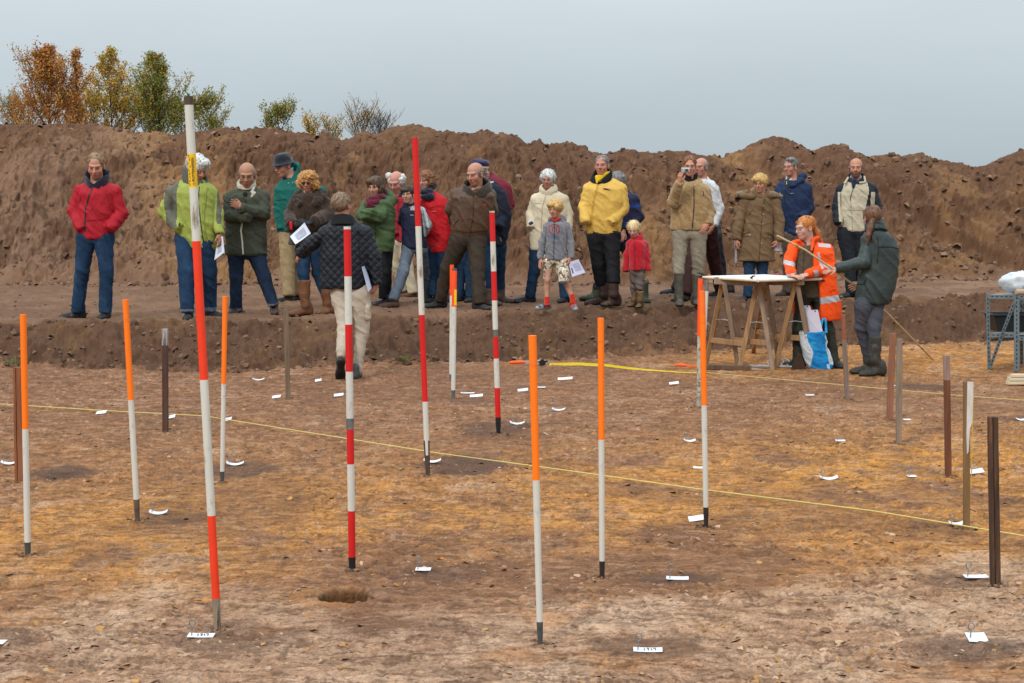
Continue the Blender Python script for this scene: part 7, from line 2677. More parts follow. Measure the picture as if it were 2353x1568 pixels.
# --- 15 boy in grey hoodie
SOCK_RED = cloth('red_sock', (.62, .035, .010), 'wool')
PEOPLE['hoodie'] = make_person(dict(R='D', seed=15, label='blond boy in a grey hoodie, camouflage shorts and red socks', cat='boy', head=(392, 505, 660, -26, 8), tone=(.56, .31, .22), brow=(.35, .22, .1), hk=.86, foot_k=.82, hand_k=.85,
    feet=[(285, 1490, -52), (565, 1498, 8)], torso=[(658, 350, 450), (695, 328, 488), (760, 318, 498), (860, 312, 494), (960, 306, 496), (1040, 296, 510)], dr=.62,
    armL=[(320, 735, 0, 32), (276, 880, .0, 29), (258, 1025, -.03, 24)], armR=[(498, 735, 0, 33), (534, 880, .0, 30), (536, 1020, -.04, 26)],
    legL=[(340, 1050, 0, 50), (326, 1130, 0, 46), (324, 1205, 0, 40)], legR=[(455, 1050, 0, 54), (462, 1140, 0, 56), (468, 1230, 0, 56)], trousers=dict(mats=[camo('camouflage'), cloth('white_trim', (.66, .68, .68), 'pants')], cut=1, rows=[(1010, 290, 512), (1060, 288, 518)], paint=lambda p, c, n, X, Y: (((X < 392) & (Y > 1188)) | ((X > 392) & (Y > 1213))).astype(int)),
    bare=dict(L=[(340, 1050, 0, 36), (324, 1220, -.01, 27), (318, 1290, .015, 26), (318, 1420, 0, 18)], R=[(455, 1050, 0, 36), (480, 1220, -.01, 30), (512, 1290, .015, 28), (552, 1410, 0, 18)]),
    shoes=None, hands=[(262, 1028, -.03, 250, 1085, -.05, 'relaxed', 1, (-.9, -.4, 0)), (528, 1022, -.04, 515, 1078, -.06, 'grip', -1, (.8, -.5, 0))],
    tops=[dict(name='hoodie', mats=[cloth('grey_jersey', (.195, .195, .215), 'wool')], step=.010, fold=(.009, 9, (1, 1, .9)),
               strips=[('zip', ZIP, 6, [(383, 690), (380, 860), (376, 1030)]), ('pocket_edge', cloth('grey_seam', (.10, .10, .115)), 5, [(318, 935), (300, 1000)]), ('pocket_edge', MATS['grey_seam'], 5, [(455, 930), (490, 995)])] +
                      [('printed_ring', plain('red_print', (.42, .015, .035), .7), 9, [(382 + 46 * math.cos(t), 762 + 42 * math.sin(t)) for t in np.linspace(a0, a0 + 1.1, 6)]) for a0 in (-1.2, .12, 1.75, 3.0, 4.35)] +
                      [('printed_figure', MATS['red_print'], 8, [(368 + sx * k, 745), (350 + sx * (k + 14), 745), (350 + sx * (k + 14), 762), (364 + sx * k, 762), (350 + sx * (k + 14), 763), (350 + sx * (k + 14), 780), (368 + sx * k, 780)]) for sx, k in ((1, 0), (1, 34))] +
                      [('printed_word', cloth('blue_print', (.10, .16, .28), 'pants'), 5, [(326 + 16 * i, 815), (326 + 16 * i, 848), (336 + 16 * i, 848 if i % 2 else 816)]) for i in range(7)])],
    extra=[('hood', cloth('grey_jersey', (.195, .195, .215), 'wool'), [(345, 672, -.02, 18, 470, 680, .02, 24), (400, 660, .06, 32, 460, 672, .05, 30)], (.006, 14, (1, 1, 1)), .009), ('hood_lining', cloth('red_lining', (.5, .012, .018)), [(440, 668, -.06, 10, 388, 690, -.09, 7), (352, 665, -.05, 8, 378, 690, -.09, 7)], None, .008)],
    hair=[H(SHORT, H_BLOND, c=(0, .026, .036), r=(.094, .108, .096), zb=-.055, slope=-.1, add=[((.06, -.055, .035), (.035, .045, .04)), ((-.02, -.07, .07), (.06, .035, .03))], face=((-.01, -.128, -.048), (.070, .088, .084)), fold=(.011, 24, (1, 1, .5)))]))
ph = PEOPLE['hoodie']
for i, s in enumerate('LR'):
    an = ph.W(*((318, 1400), (550, 1385))[i])
    tp_ = ph.W(*((317, 1372), (543, 1348))[i])
    m2 = MB()
    m2.tube([an + [0, 0, -.06], an, tp_], [.034, .031, .034], 16)
    m2.build('sock', [SOCK_RED], ph.root, smooth_shade=True)
    g = ph.feet[i] - ph.base
    ya = R((-52, 8)[i])
    dv = np.array([math.sin(ya), -math.cos(ya), 0])
    sd = np.array([math.cos(ya), math.sin(ya), 0])
    heel = g - dv * .075

    def trainer(q, heel=heel, dv=dv, sd=sd):
        l = np.stack([(q - heel) @ dv, (q - heel) @ sd, q[:, 2] - heel[2]], 1)
        d = smin(ellipsoid(l, (0, 0, .035), (.042, .034, .042)), ellipsoid(l, (.135, 0, .022), (.062, .040, .032)), .03)
        d = smin(d, capsule(l, (.015, 0, .045), (.10, 0, .030), .035, .03), .03)
        d = smin(d, capsule(l, (0, 0, .04), (.004, 0, .085), .035, .037), .02)
        return smax(d, -l[:, 2], .004)
    P, Q = grow(trainer, *bbox([heel, heel + dv * .2, heel + [0, 0, .09]], .07), .0085)

    def tpaint(pp, c, n, X, Y, heel=heel, dv=dv, sd=sd):
        l = (c - heel) @ dv
        h = c[:, 2] - heel[2]
        return np.where(h < .016, 1, np.where((np.abs(l - .045) < .018) & (h > .03), 2, np.where((h > .03) & (np.sin(l * 95) > .55), 3, 0)))
    ph.put('shoe', P, Q, [plain('silver_shoe', (.24, .24, .26), .4, .2, 20, metal=.2), cloth('pale_sole', (.30, .29, .28), 'pants'), SOCK_RED, BLACK], ph.root, paint=tpaint)
sheet(ph, 'paper_sheet', [(512, 1062, -.06), (602, 1035, -.05), (665, 1155, -.04), (545, 1195, -.06)], 0, plain('lilac_sheet', (.60, .60, .78), .6), 'pale sheet with small print held by the boy in the hoodie', marks=[('printed_text', plain('lilac_print', (.42, .43, .58)), .35, .20, .88, .72), ('printed_figure', PRINT_D, .10, .42, .20, .80)])

# --- 16 man in yellow
PEOPLE['yellow'] = make_person(dict(R='D', seed=16, label='tall person in a yellow jacket with black collar, black trousers and brown boots', head=(812, 98, 280, -16, 2), tone=(.52, .245, .175), brow=(.32, .26, .22),
    feet=[(770, 1448, -62), (898, 1460, -48)], torso=[(290, 745, 900), (330, 700, 960), (400, 662, 1010), (520, 655, 1020), (640, 652, 1005), (760, 672, 980), (808, 688, 968)], dr=.60,
    armL=[(690, 385, 0, 50), (655, 560, -.02, 48), (668, 700, -.14, 40)], armR=[(985, 385, 0, 58), (1002, 580, .0, 56), (890, 705, -.13, 44)],
    legL=[(765, 830, 0, 84), (788, 1080, 0, 72), (808, 1250, 0, 64)], legR=[(895, 830, 0, 86), (914, 1080, 0, 66), (918, 1245, 0, 62)], trousers=dict(mats=[BLACK_C], cut=1, rows=[(780, 690, 970), (860, 690, 972)], fold=(.009, 8, (1, 1, 1.1))),
    shoes=dict(mat=cloth('dark_brown_boot', (.050, .026, .020), 'shoe'), len=.31, shaft=dict(L=[(830, 1350, 42), (826, 1250, 46)], R=[(918, 1350, 44), (918, 1250, 46)])),
    tops=[dict(name='jacket', mats=[cloth('yellow_jacket', (.64, .40, .085))], fold=(.011, 7.5, (1, 1, .8)), strips=[('placket', cloth('yellow_seam', (.52, .31, .06)), 24, [(775, 370), (740, 480), (722, 640), (722, 800)]), ('chest_badge', plain('dark_badge', (.10, .02, .03)), 15, [(822, 400), (882, 411)]), ('badge_tip', SNAP, 9, [(866, 408), (884, 412)]), ('pocket_edge', MATS['yellow_seam'], 8, [(862, 665), (900, 735)]), ('hem', MATS['yellow_seam'], 6, [(690, 792), (830, 800), (965, 785)]), ('cuff_tab', BLACK, 11, [(900, 716), (928, 700)])],
               dots=[('snap', BLACK, 6, 738, 488), ('snap', BLACK, 6, 718, 646), ('snap', BLACK, 6, 714, 798)])],
    extra=[('scarf', cloth('yellow_scarf', (.75, .50, .02), 'pants'), [(765, 290, -.10, 14, 770, 345, -.13, 9), (770, 300, -.11, 16, 860, 255, -.07, 14), (780, 320, -.12, 14, 880, 250, -.04, 10)], None, .008)],
    collars=[dict(name='collar', mat=BLACK_C, rows=[(232, 752, 905), (285, 722, 910), (330, 702, 896)], open=(790, 62, 345), tilt=.4)],
    hair=[H(SHORT, H_GREY, r=(.079, .098, .078), zb=-.030, face=((0, -.108, -.002), (.070, .083, .100)))]))

# --- 17 behind yellow
PEOPLE['bluestripe'] = make_person(dict(R='D', seed=17, label='grey haired person in a navy jacket with a blue stripe, behind the yellow jacket', head=(945, 258, 440, -150, 6), tone=RUDDY,
    feet=[(715, 1405, -66), (1190, 1432, 20)], torso=[(395, 900, 1040), (430, 880, 1090), (500, 880, 1135), (620, 900, 1150), (740, 920, 1140), (830, 925, 1110), (900, 925, 1090)], dr=.6, hands=[(1010, 790, -.14, 1000, 815, -.18, 'relaxed', 1, (0, -1, .3))],
    armL=[(905, 480, 0, 42), (890, 640, 0, 42), (930, 780, -.02, 36)], armR=[(1095, 480, 0, 52), (1138, 650, .02, 50), (1040, 770, -.12, 40)],
    legL=[(930, 900, 0, 74), (850, 1120, 0, 60), (770, 1300, 0, 44)], legR=[(1040, 900, 0, 74), (1110, 1120, 0, 60), (1185, 1300, 0, 40)], trousers=dict(mats=[cloth('ink_trousers', (.018, .020, .032), 'pants')]),
    shoes=dict(mat=cloth('green_welly', (.040, .052, .030), 'shoe'), shaft=dict(L=[(765, 1360, 42), (785, 1250, 50)], R=[(1190, 1360, 40), (1185, 1240, 48)])),
    tops=[dict(name='jacket', mats=[cloth('indigo_jacket', (.020, .020, .058)), cloth('royal_stripe', (.010, .045, .20))], paint=lambda p, c, n, X, Y: ((np.abs(Y - (545 - (X - 1120) * .15)) < 15) | (np.abs(Y - 700) < 14) & (X < 1060)).astype(int), fold=(.011, 8, (1, 1, .8)))],
    hair=[H(SHORT, H_GREY, r=(.086, .102, .090), zb=-.05, fold=(.009, 30, (1, 1, .6)))]))

# --- 18 small child in red
PEOPLE['child'] = make_person(dict(R='D', seed=18, label='small blond child in a red jacket and tan boots, looking down', cat='child', head=(1098, 690, 836, -14, 24), tone=(.60, .36, .28), brow=(.5, .36, .2), hk=.78, foot_k=.62,
    feet=[(1092, 1466, -38), (1150, 1474, -22)], torso=[(832, 1078, 1180), (862, 1058, 1205), (930, 1052, 1212), (1030, 1058, 1204), (1130, 1060, 1198)], dr=.66,
    armL=[(1066, 895, 0, 30), (1042, 1000, 0, 30), (1024, 1135, -.01, 26)], armR=[(1196, 895, 0, 30), (1218, 1000, 0, 30), (1226, 1128, -.01, 28)],
    legL=[(1105, 1140, 0, 40), (1102, 1230, 0, 34), (1100, 1325, 0, 28)], legR=[(1158, 1140, 0, 42), (1156, 1230, 0, 36), (1154, 1300, 0, 32)], trousers=dict(mats=[cloth('taupe_trousers', (.125, .095, .085), 'pants')], cut=1),
    shoes=dict(mat=cloth('tan_boot', (.135, .080, .038), 'shoe'), shaft=dict(L=[(1108, 1400, 26), (1108, 1328, 30)], R=[(1158, 1400, 28), (1160, 1322, 32)])),
    tops=[dict(name='jacket', mats=[cloth('scarlet_jacket', (.46, .010, .022), 'wool'), BLACK_C], step=.009, paint=lambda p, c, n, X, Y: ((Y > 1130) & ((X < 1046) | (X > 1205))).astype(int), strips=[('zip', ZIP, 5, [(1104, 870), (1104, 1000), (1104, 1120)])], dots=[('arm_badge', plain('blue_badge', (.10, .10, .22)), 11, 1208, 912)])],
    extra=[('sock_top', SOCK_RED, [(1140, 1316, -.02, 10, 1178, 1312, -.02, 10)], None, .008)],
    collars=[dict(name='collar', mat=cloth('scarlet_jacket', (.46, .010, .022), 'wool'), rows=[(806, 1092, 1186), (840, 1072, 1190), (868, 1072, 1186)], tilt=.5, open=(1098, 14, 850))],
    hair=[H(SHORT, H_PALE, c=(0, .026, .026), r=(.096, .108, .098), zb=-.075, slope=.1, face=((-.01, -.125, -.046), (.066, .088, .080)), fold=(.004, 22, (1, 1, .3)), messy=.08, lock=.04)]))

# --- 19 photographer
PEOPLE['photo'] = make_person(dict(R='E', seed=19, label='person in a beige fleece taking a picture with a small silver camera, grey wellingtons', head=(310, 102, 302, -6, 4), tone=(.56, .29, .21), brow=(.2, .1, .05), hk=.98,
    feet=[(214, 1486, -4), (372, 1478, 4)], torso=[(310, 235, 430), (350, 195, 465), (420, 165, 500), (520, 150, 508), (640, 142, 500), (740, 132, 482), (785, 138, 470)], dr=.55,
    armL=[(195, 415, -.02, 54), (162, 525, -.12, 54), (218, 345, -.30, 40)], armR=[(455, 420, 0, 50), (492, 610, .02, 48), (480, 730, -.06, 38)],
    legL=[(225, 830, 0, 78), (214, 1060, 0, 62), (208, 1185, 0, 56)], legR=[(382, 830, 0, 80), (392, 1060, 0, 68), (388, 1190, 0, 60)], trousers=dict(mats=[cloth('stone_trousers', (.255, .222, .165), 'pants')], cut=1, rows=[(790, 165, 450), (860, 152, 462)], fold=(.010, 8, (1, 1, 1))),
    shoes=dict(mat=cloth('grey_green_welly', (.070, .068, .050), 'shoe'), shaft=dict(L=[(210, 1400, 38), (210, 1185, 44)], R=[(375, 1390, 38), (380, 1185, 44)])),
    hands=[(218, 345, -.31, 222, 252, -.36, 'grip', -1, (-.7, -.75, 0)), (472, 735, -.08, 448, 775, -.10, 'relaxed', -1, (.5, -.85, 0))],
    tops=[dict(name='fleece', mats=[cloth('beige_fleece', (.345, .225, .105), 'fur')], fold=(.010, 9, (1, 1, .9)), strips=[('zip', ZIP, 9, [(338, 385), (338, 560), (328, 700), (320, 790)]), ('embroidered_bird', BLACK_C, 10, [(420, 430), (424, 470)]), ('bird_front', SNAP, 6, [(415, 440), (417, 466)]), ('pocket_seam', cloth('fleece_seam', (.25, .155, .07)), 6, [(262, 590), (165, 660)])])],
    collars=[dict(name='inner_collar', mat=BLACK_C, rows=[(262, 250, 388), (330, 262, 378), (385, 310, 362)], open=(330, 12, 330), tilt=.25), dict(name='collar', mat=cloth('beige_fleece', (.345, .225, .105), 'fur'), rows=[(318, 244, 420), (372, 236, 440)], open=(334, 52, 385), tilt=.35)],
    hair=[H(SHORT, H_AUB, c=(0, .022, .048), r=(.080, .100, .082), zb=-.01)], glasses=dict(frame=FR_DARK)))
pf = PEOPLE['photo']
cc = pf.W(270, 236, -.34) + pf.base
cam_ = empty('compact_camera', tuple(cc))
tag(cam_, 'small silver compact camera held up before the face in beige fleece', 'camera')
mb = MB()
mb.beam((-.048, 0, 0), (.048, 0, 0), .028, .058, up=(0, 0, 1), bev=.3)
mb.build('camera_body', [plain('silver', (.50, .49, .46), .3, .06, metal=.5)], cam_)
mb = MB()
mb.tube([(.012, -.012, -.004), (.012, -.035, -.004)], [.024, .021], 16)
mb.build('lens', [plain('lens_barrel', (.22, .22, .22), .3, .1, metal=.5)], cam_)
mb = MB()
mb.tube([(.012, -.034, -.004), (.012, -.0365, -.004)], .013, 14)
mb.build('lens_glass', [BLACK], cam_)
mb = MB()
mb.tube([(-.046, -.004, -.02), (-.052, -.010, -.08), (-.050, .004, -.13)], .0028, 6)
mb.build('wrist_strap', [BLACK], cam_)

# --- 20 white jacket man behind, and one more hidden behind him
PEOPLE['white'] = make_person(dict(R='E', seed=20, label='balding person with glasses in a white jacket and dark maroon trousers, behind the photographer', head=(412, 114, 302, -36, 2), tone=(.53, .27, .20), brow=(.3, .25, .2), hk=.98,
    feet=[(232, 1446, -55), (556, 1404, -62)], torso=[(290, 380, 480), (330, 345, 535), (420, 330, 575), (560, 345, 585), (680, 390, 572), (745, 420, 550)], dr=.62, hands=[(528, 745, -.08, 505, 790, -.10, 'relaxed', -1, (.7, -.7, 0))],
    armL=[(375, 400, 0, 42), (360, 560, 0, 42), (400, 690, 0, 36)], armR=[(530, 400, .02, 54), (570, 590, .02, 50), (530, 740, -.06, 38)],
    legL=[(400, 790, 0, 84), (330, 1060, 0, 70), (285, 1370, 0, 52)], legR=[(480, 790, .02, 84), (535, 1060, .02, 70), (590, 1340, 0, 52)], trousers=dict(mats=[cloth('oxblood_corduroy', (.040, .014, .014), 'pants')]), shoes=SH_BLACK,
    tops=[dict(name='jacket', mats=[cloth('white_jacket', (.60, .60, .61))], fold=(.011, 8, (1, 1, .9)))],
    hair=[H(BALD_RING, H_GREY)], glasses=dict(frame=FR_DARK)))
PEOPLE['hidden'] = make_person(dict(R='E', seed=21, label='person in a dark grey jacket and black trousers, nearly hidden behind the white jacket', head=(385, 135, 300, -20, 0), hd=.1, tone=RUDDY, hk=.92,
    feet=[(140, 1380, -78), (640, 1370, -60)], torso=[(310, 340, 440), (350, 310, 510), (480, 330, 560), (640, 400, 590), (760, 430, 592), (862, 440, 590)], dr=.6, armR=[(495, 420, .02, 40), (545, 600, .02, 40), (540, 730, 0, 34)],
    legL=[(450, 860, 0, 64), (300, 1100, 0, 52), (175, 1320, 0, 44)], legR=[(545, 860, 0, 58), (592, 1080, 0, 46), (625, 1320, 0, 42)], trousers=dict(mats=[cloth('blue_black_trousers', (.014, .017, .022), 'pants')]), shoes=SH_BLACK,
    tops=[dict(name='jacket', mats=[cloth('slate_jacket', (.075, .078, .085))])], hair=[H(SHORT, H_GREY)]))

# --- 21 woman in brown parka
PEOPLE['parka'] = make_person(dict(R='E', seed=22, label='person with short blond hair and glasses in a long brown parka with fur hood', head=(955, 275, 446, -24, 6), fem=1, tone=(.54, .285, .20), brow=(.3, .18, .08), hk=.95,
    feet=[(815, 1446, -44), (985, 1440, -20)], torso=[(430, 885, 1050), (470, 840, 1090), (560, 825, 1080), (700, 818, 1072), (800, 800, 1076), (900, 782, 1078), (1000, 765, 1078), (1070, 755, 1076)], dr=.58,
    armL=[(822, 520, 0, 48), (765, 700, .0, 46), (740, 870, -.04, 38)], armR=[(1095, 520, 0, 48), (1132, 700, .0, 46), (1128, 880, -.05, 40)],
    legL=[(860, 1070, 0, 58), (855, 1200, 0, 52), (842, 1390, 0, 46)], legR=[(975, 1070, 0, 58), (975, 1200, 0, 52), (978, 1390, 0, 46)], trousers=dict(mats=[DENIM_N]), shoes=dict(mat=cloth('slate_shoe', (.03, .034, .040), 'shoe')),
    hands=[(738, 872, -.04, 732, 930, -.06, 'grip', 1, (-.9, -.4, 0)), (1125, 882, -.06, 1105, 925, -.08, 'grip', -1, (.8, -.5, 0))],
    tops=[dict(name='parka', mats=[cloth('brown_parka', (.155, .095, .048))], fold=(.011, 8, (1, 1, 1)), strips=[('placket', cloth('parka_seam', (.085, .052, .027)), 8, [(985, 500), (965, 640), (950, 820), (930, 1075)]), ('pocket_flap', MATS['parka_seam'], 13, [(790, 830), (850, 800)]), ('pocket_edge', MATS['parka_seam'], 5, [(790, 845), (865, 838)]), ('pocket_flap', MATS['parka_seam'], 13, [(1010, 812), (1072, 840)]), ('pocket_edge', MATS['parka_seam'], 5, [(1000, 855), (1060, 868)]), ('pocket_zip', MATS['parka_seam'], 6, [(840, 650), (868, 605)]), ('pocket_zip', MATS['parka_seam'], 6, [(1025, 605), (1045, 645)]), ('waist_seam', MATS['parka_seam'], 4, [(820, 720), (950, 740), (1075, 715)]), ('drawcord', MATS['parka_seam'], 8, [(870, 1075), (872, 1120)])],
               dots=[('snap', SNAP, 6, 978, 560), ('snap', SNAP, 6, 974, 642), ('snap', SNAP, 6, 968, 730), ('snap', SNAP, 6, 956, 905), ('snap', SNAP, 8, 850, 828)],
               extra=[('hood', cloth('brown_parka', (.155, .095, .048)), [(790, 470, -.04, 26, 890, 480, -.08, 24), (1040, 470, -.06, 26, 1120, 475, -.02, 22)], (.008, 14, (1, 1, 1)), .010), ('fur_trim', cloth('grey_fur', (.22, .165, .12), 'fur'), [(768, 455, -.02, 22, 830, 440, .02, 16)], (.012, 34, (1, 1, 1)), .009), ('fur_trim', cloth('grey_fur', (.22, .165, .12), 'fur'), [(1050, 450, -.02, 20, 1135, 478, .0, 24)], (.012, 34, (1, 1, 1)), .009)])],
    collars=[dict(name='collar', mat=cloth('brown_parka', (.155, .095, .048)), rows=[(415, 888, 1045), (460, 880, 1056), (500, 900, 1045)], open=(965, 34, 480), tilt=.3), dict(name='inner_collar', mat=BLACK_C, rows=[(435, 925, 1025), (490, 935, 1015)], tilt=.2)],
    hair=[H(SHORT, H_BLOND, c=(0, .022, .040), r=(.092, .106, .092), zb=-.050, slope=-.2, add=[((-.04, -.065, .060), (.05, .04, .035))], fold=(.010, 22, (1, 1, .5)), face=((-.01, -.126, -.046), (.068, .086, .082)))], glasses=dict(frame=FR_STEEL)))
pp_ = PEOPLE['parka']
sheet(pp_, 'paper_sheet', [(722, 885, -.10), (745, 882, -.02), (742, 1085, -.02), (726, 1090, -.10)], 0, SHEET, 'folded sheets seen edge-on in the right hand of the person in the parka')
sheet(pp_, 'paper_sheet', [(1068, 818, .05), (1105, 830, .05), (1160, 978, .06), (1074, 972, .05)], 0, plain('lilac_sheet', (.60, .60, .78), .6), 'pale sheet held low at the left side of the person in the parka', marks=[('printed_text', plain('lilac_print', (.42, .43, .58)), .3, .45, .9, .85)])

# --- 22 navy jacket man with grey hair
PEOPLE['navy'] = make_person(dict(R='F', seed=23, label='person with grey hair and glasses in a navy blue jacket, looking left', head=(88, 116, 302, -42, 2), tone=(.54, .28, .205), brow=(.15, .13, .12), hk=.97,
    feet=[(40, 1402, -55), (150, 1400, -30)], torso=[(300, 40, 190), (335, -10, 240), (420, -40, 262), (540, -40, 270), (660, -20, 262), (760, 10, 240), (828, 25, 215)], dr=.60,
    armL=[(-15, 400, 0, 46), (-40, 580, 0, 46), (0, 720, -.1, 38)], armR=[(235, 395, .02, 54), (255, 580, .04, 52), (185, 675, -.12, 42)],
    legL=[(70, 840, 0, 62), (68, 1060, 0, 52), (60, 1350, 0, 46)], legR=[(150, 840, 0, 62), (150, 1060, 0, 52), (150, 1350, 0, 46)], trousers=dict(mats=[cloth('grey_brown_trousers', (.125, .100, .075), 'pants')]), shoes=SH_OX,
    tops=[dict(name='jacket', mats=[cloth('navy_blue_jacket', (.012, .026, .072))], fold=(.011, 8, (1, 1, .9)), strips=[('zip', ZIP, 6, [(35, 400), (15, 560)]), ('chest_print', SNAP, 5, [(72, 452), (104, 448)])])],
    extra=[('hood', cloth('navy_blue_jacket', (.012, .026, .072)), [(185, 310, .06, 34, 210, 290, .08, 30), (100, 380, -.13, 22, 190, 330, -.06, 30)], (.006, 14, (1, 1, 1)), .010), ('jumper', cloth('bottle_jumper', (.018, .035, .028), 'wool'), [(60, 345, -.075, 28, 62, 400, -.105, 14)], None, .009), ('half_zip', SNAP, [(55, 340, -.112, 4, 55, 368, -.125, 4)], None, .006)],
    collars=[dict(name='shirt_collar', mat=cloth('white_shirt', (.62, .65, .70), 'pants'), rows=[(285, 50, 150), (325, 45, 150)], open=(70, 22, 325), tilt=.3)],
    hair=[H(SHORT, H_GREY, r=(.082, .101, .086), zb=-.040, add=[((.02, -.03, .095), (.055, .05, .028))], messy=.45, lock=.03)], glasses=dict(frame=FR_STEEL)))

# --- 23 woman in orange hi-vis
def hv_paint(p, c, n, X, Y):
    hem = (np.abs(Y - (1420 - (X - 380) * .12)) < 30) & (X > 340)
    shoulder = (np.abs(Y - (918 + (X - 400) * .10)) < 15) & (X > 350) & (X < 470) & (n[:, 1] < .3)
    slv = (np.abs((X - 310) * .96 - (Y - 1185) * .30) < 24) & (Y > 1140) & (Y < 1250) & (X < 350)
    slv2 = (np.abs((Y - 1120) - (X - 450) * .55) < 20) & (X > 385) & (X < 505)
    lft = ((np.abs(Y - 1080 - (X - 80) * .25) < 20) & (X < 135) & (Y > 1040)) | ((np.abs(Y - 1185 + (X - 80) * .25) < 22) & (X < 135) & (Y > 1140))
    br = (np.abs(X - (345 + (Y - 1000) * .22)) < 10) & (Y > 980) & (Y < 1130)
    return np.where(hem | shoulder | slv | slv2 | lft | br, 1, 0)


PEOPLE['hivis'] = make_person(dict(R='F', RL='G', seed=24, label='red haired person with glasses in an orange high visibility coat, drawing at the table', head=(222, 668, 868, -62, 8), fem=1, tone=(.62, .39, .31), brow=(.35, .16, .06), hk=.96,
    feet=[(1000, 1392, -62), (1368, 1396, 10)], torso=[(890, 190, 340), (925, 130, 430), (1000, 95, 480), (1100, 92, 490), (1200, 100, 505), (1300, 120, 520), (1420, 120, 540), (1540, 120, 552), (1610, 130, 545)], dr=.52,
    armL=[(125, 920, -.04, 46), (78, 1060, -.10, 46), (95, 1195, -.26, 40)], armR=[(425, 950, .02, 56), (455, 1130, -.02, 56), (245, 1195, -.26, 38)],
    legL=[(1075, 760, 0, 76), (1035, 1050, 0, 62), (1030, 1340, 0, 58)], legR=[(1200, 760, .02, 76), (1290, 1060, .02, 62), (1345, 1345, 0, 54)], trousers=dict(mats=[cloth('olive_work_trousers', (.030, .032, .024), 'pants')], rows=[(690, 1000, 1230), (800, 990, 1250)], fold=(.009, 8, (1, 1, 1))), shoes=SH_BLACK,
    hands=[(248, 1196, -.27, 188, 1208, -.32, 'pinch', -1, (.2, -.3, 1)), (100, 1198, -.28, 150, 1210, -.33, 'relaxed', 1, (0, -.5, 1))],
    tops=[dict(name='sweater', mats=[cloth('khaki_sweater', (.095, .072, .045), 'wool')], rows=[(880, 190, 320), (930, 150, 370), (1050, 125, 385), (1200, 125, 390), (1330, 130, 390), (1400, 140, 380)], dr=.60, arms='', strips=[('zip', ZIP, 5, [(200, 900), (195, 1100), (210, 1390)])]),
          dict(name='high_visibility_coat', mats=[cloth('fluorescent_orange', (.90, .085, .008)), plain('reflective_tape', (.46, .46, .48), .35, .1, 30, metal=.2)], paint=hv_paint, step=.0085, fold=(.011, 7.5, (1, 1, .8)), open=[(860, 196, 300), (920, 172, 290), (1000, 140, 280), (1100, 124, 285), (1250, 122, 330), (1400, 118, 350), (1620, 100, 352)],
               strips=[('pocket_edge', cloth('orange_seam', (.55, .04, .004)), 8, [(430, 1345), (495, 1325)])],
               extra=[('lapel', cloth('fluorescent_orange', (.90, .085, .008)), [(300, 880, -.085, 16, 285, 970, -.13, 12), (338, 858, .0, 22, 305, 872, -.06, 18), (168, 885, -.085, 12, 118, 892, -.05, 14)], (.006, 14, (1, 1, 1)), .009)])],
    collars=[dict(name='turtleneck', mat=cloth('khaki_sweater', (.095, .072, .045), 'wool'), rows=[(832, 212, 312), (880, 190, 320), (930, 190, 320)], tilt=.2)],
    extra=[('pencil', BLACK, [(130, 1190, -.32, 5, 190, 1205, -.33, 4)], None, .006)],
    hair=[H(SHORT, H_RED, c=(0, .026, .040), r=(.081, .102, .086), zb=-.058, slope=-.5, face=((0, -.130, -.030), (.080, .094, .092)), fold=(.004, 20, (1, 1, .4)), messy=.08, lock=.035, locks=160, tail=[((.0, .10, .0), (.01, .145, -.07), .026, .026), ((.01, .145, -.07), (.02, .175, -.15), .026, .014), ((.02, .175, -.15), (.03, .20, -.22), .014, .006)], lo=(-.1, -.1, -.26), hi=(.1, .25, .1))], glasses=dict(frame=FR_STEEL)))

# --- 24 beige and black jacket man
def bb_paint(p, c, n, X, Y):
    left = np.interp(Y, [300, 380, 440, 560, 700, 790], [590, 572, 548, 552, 545, 540])
    right = np.interp(Y, [300, 380, 440, 560, 700, 790], [775, 790, 795, 770, 768, 765])
    body = (X > left) & (X < right) & (Y > 330) & (n[:, 1] < .15)
    slv = ((X > 815) & (X < 858) & (Y > 430) & (Y < 640)) | ((X > 522) & (X < 545) & (Y > 430) & (Y < 700))
    return np.where(body | slv, 1, 0)


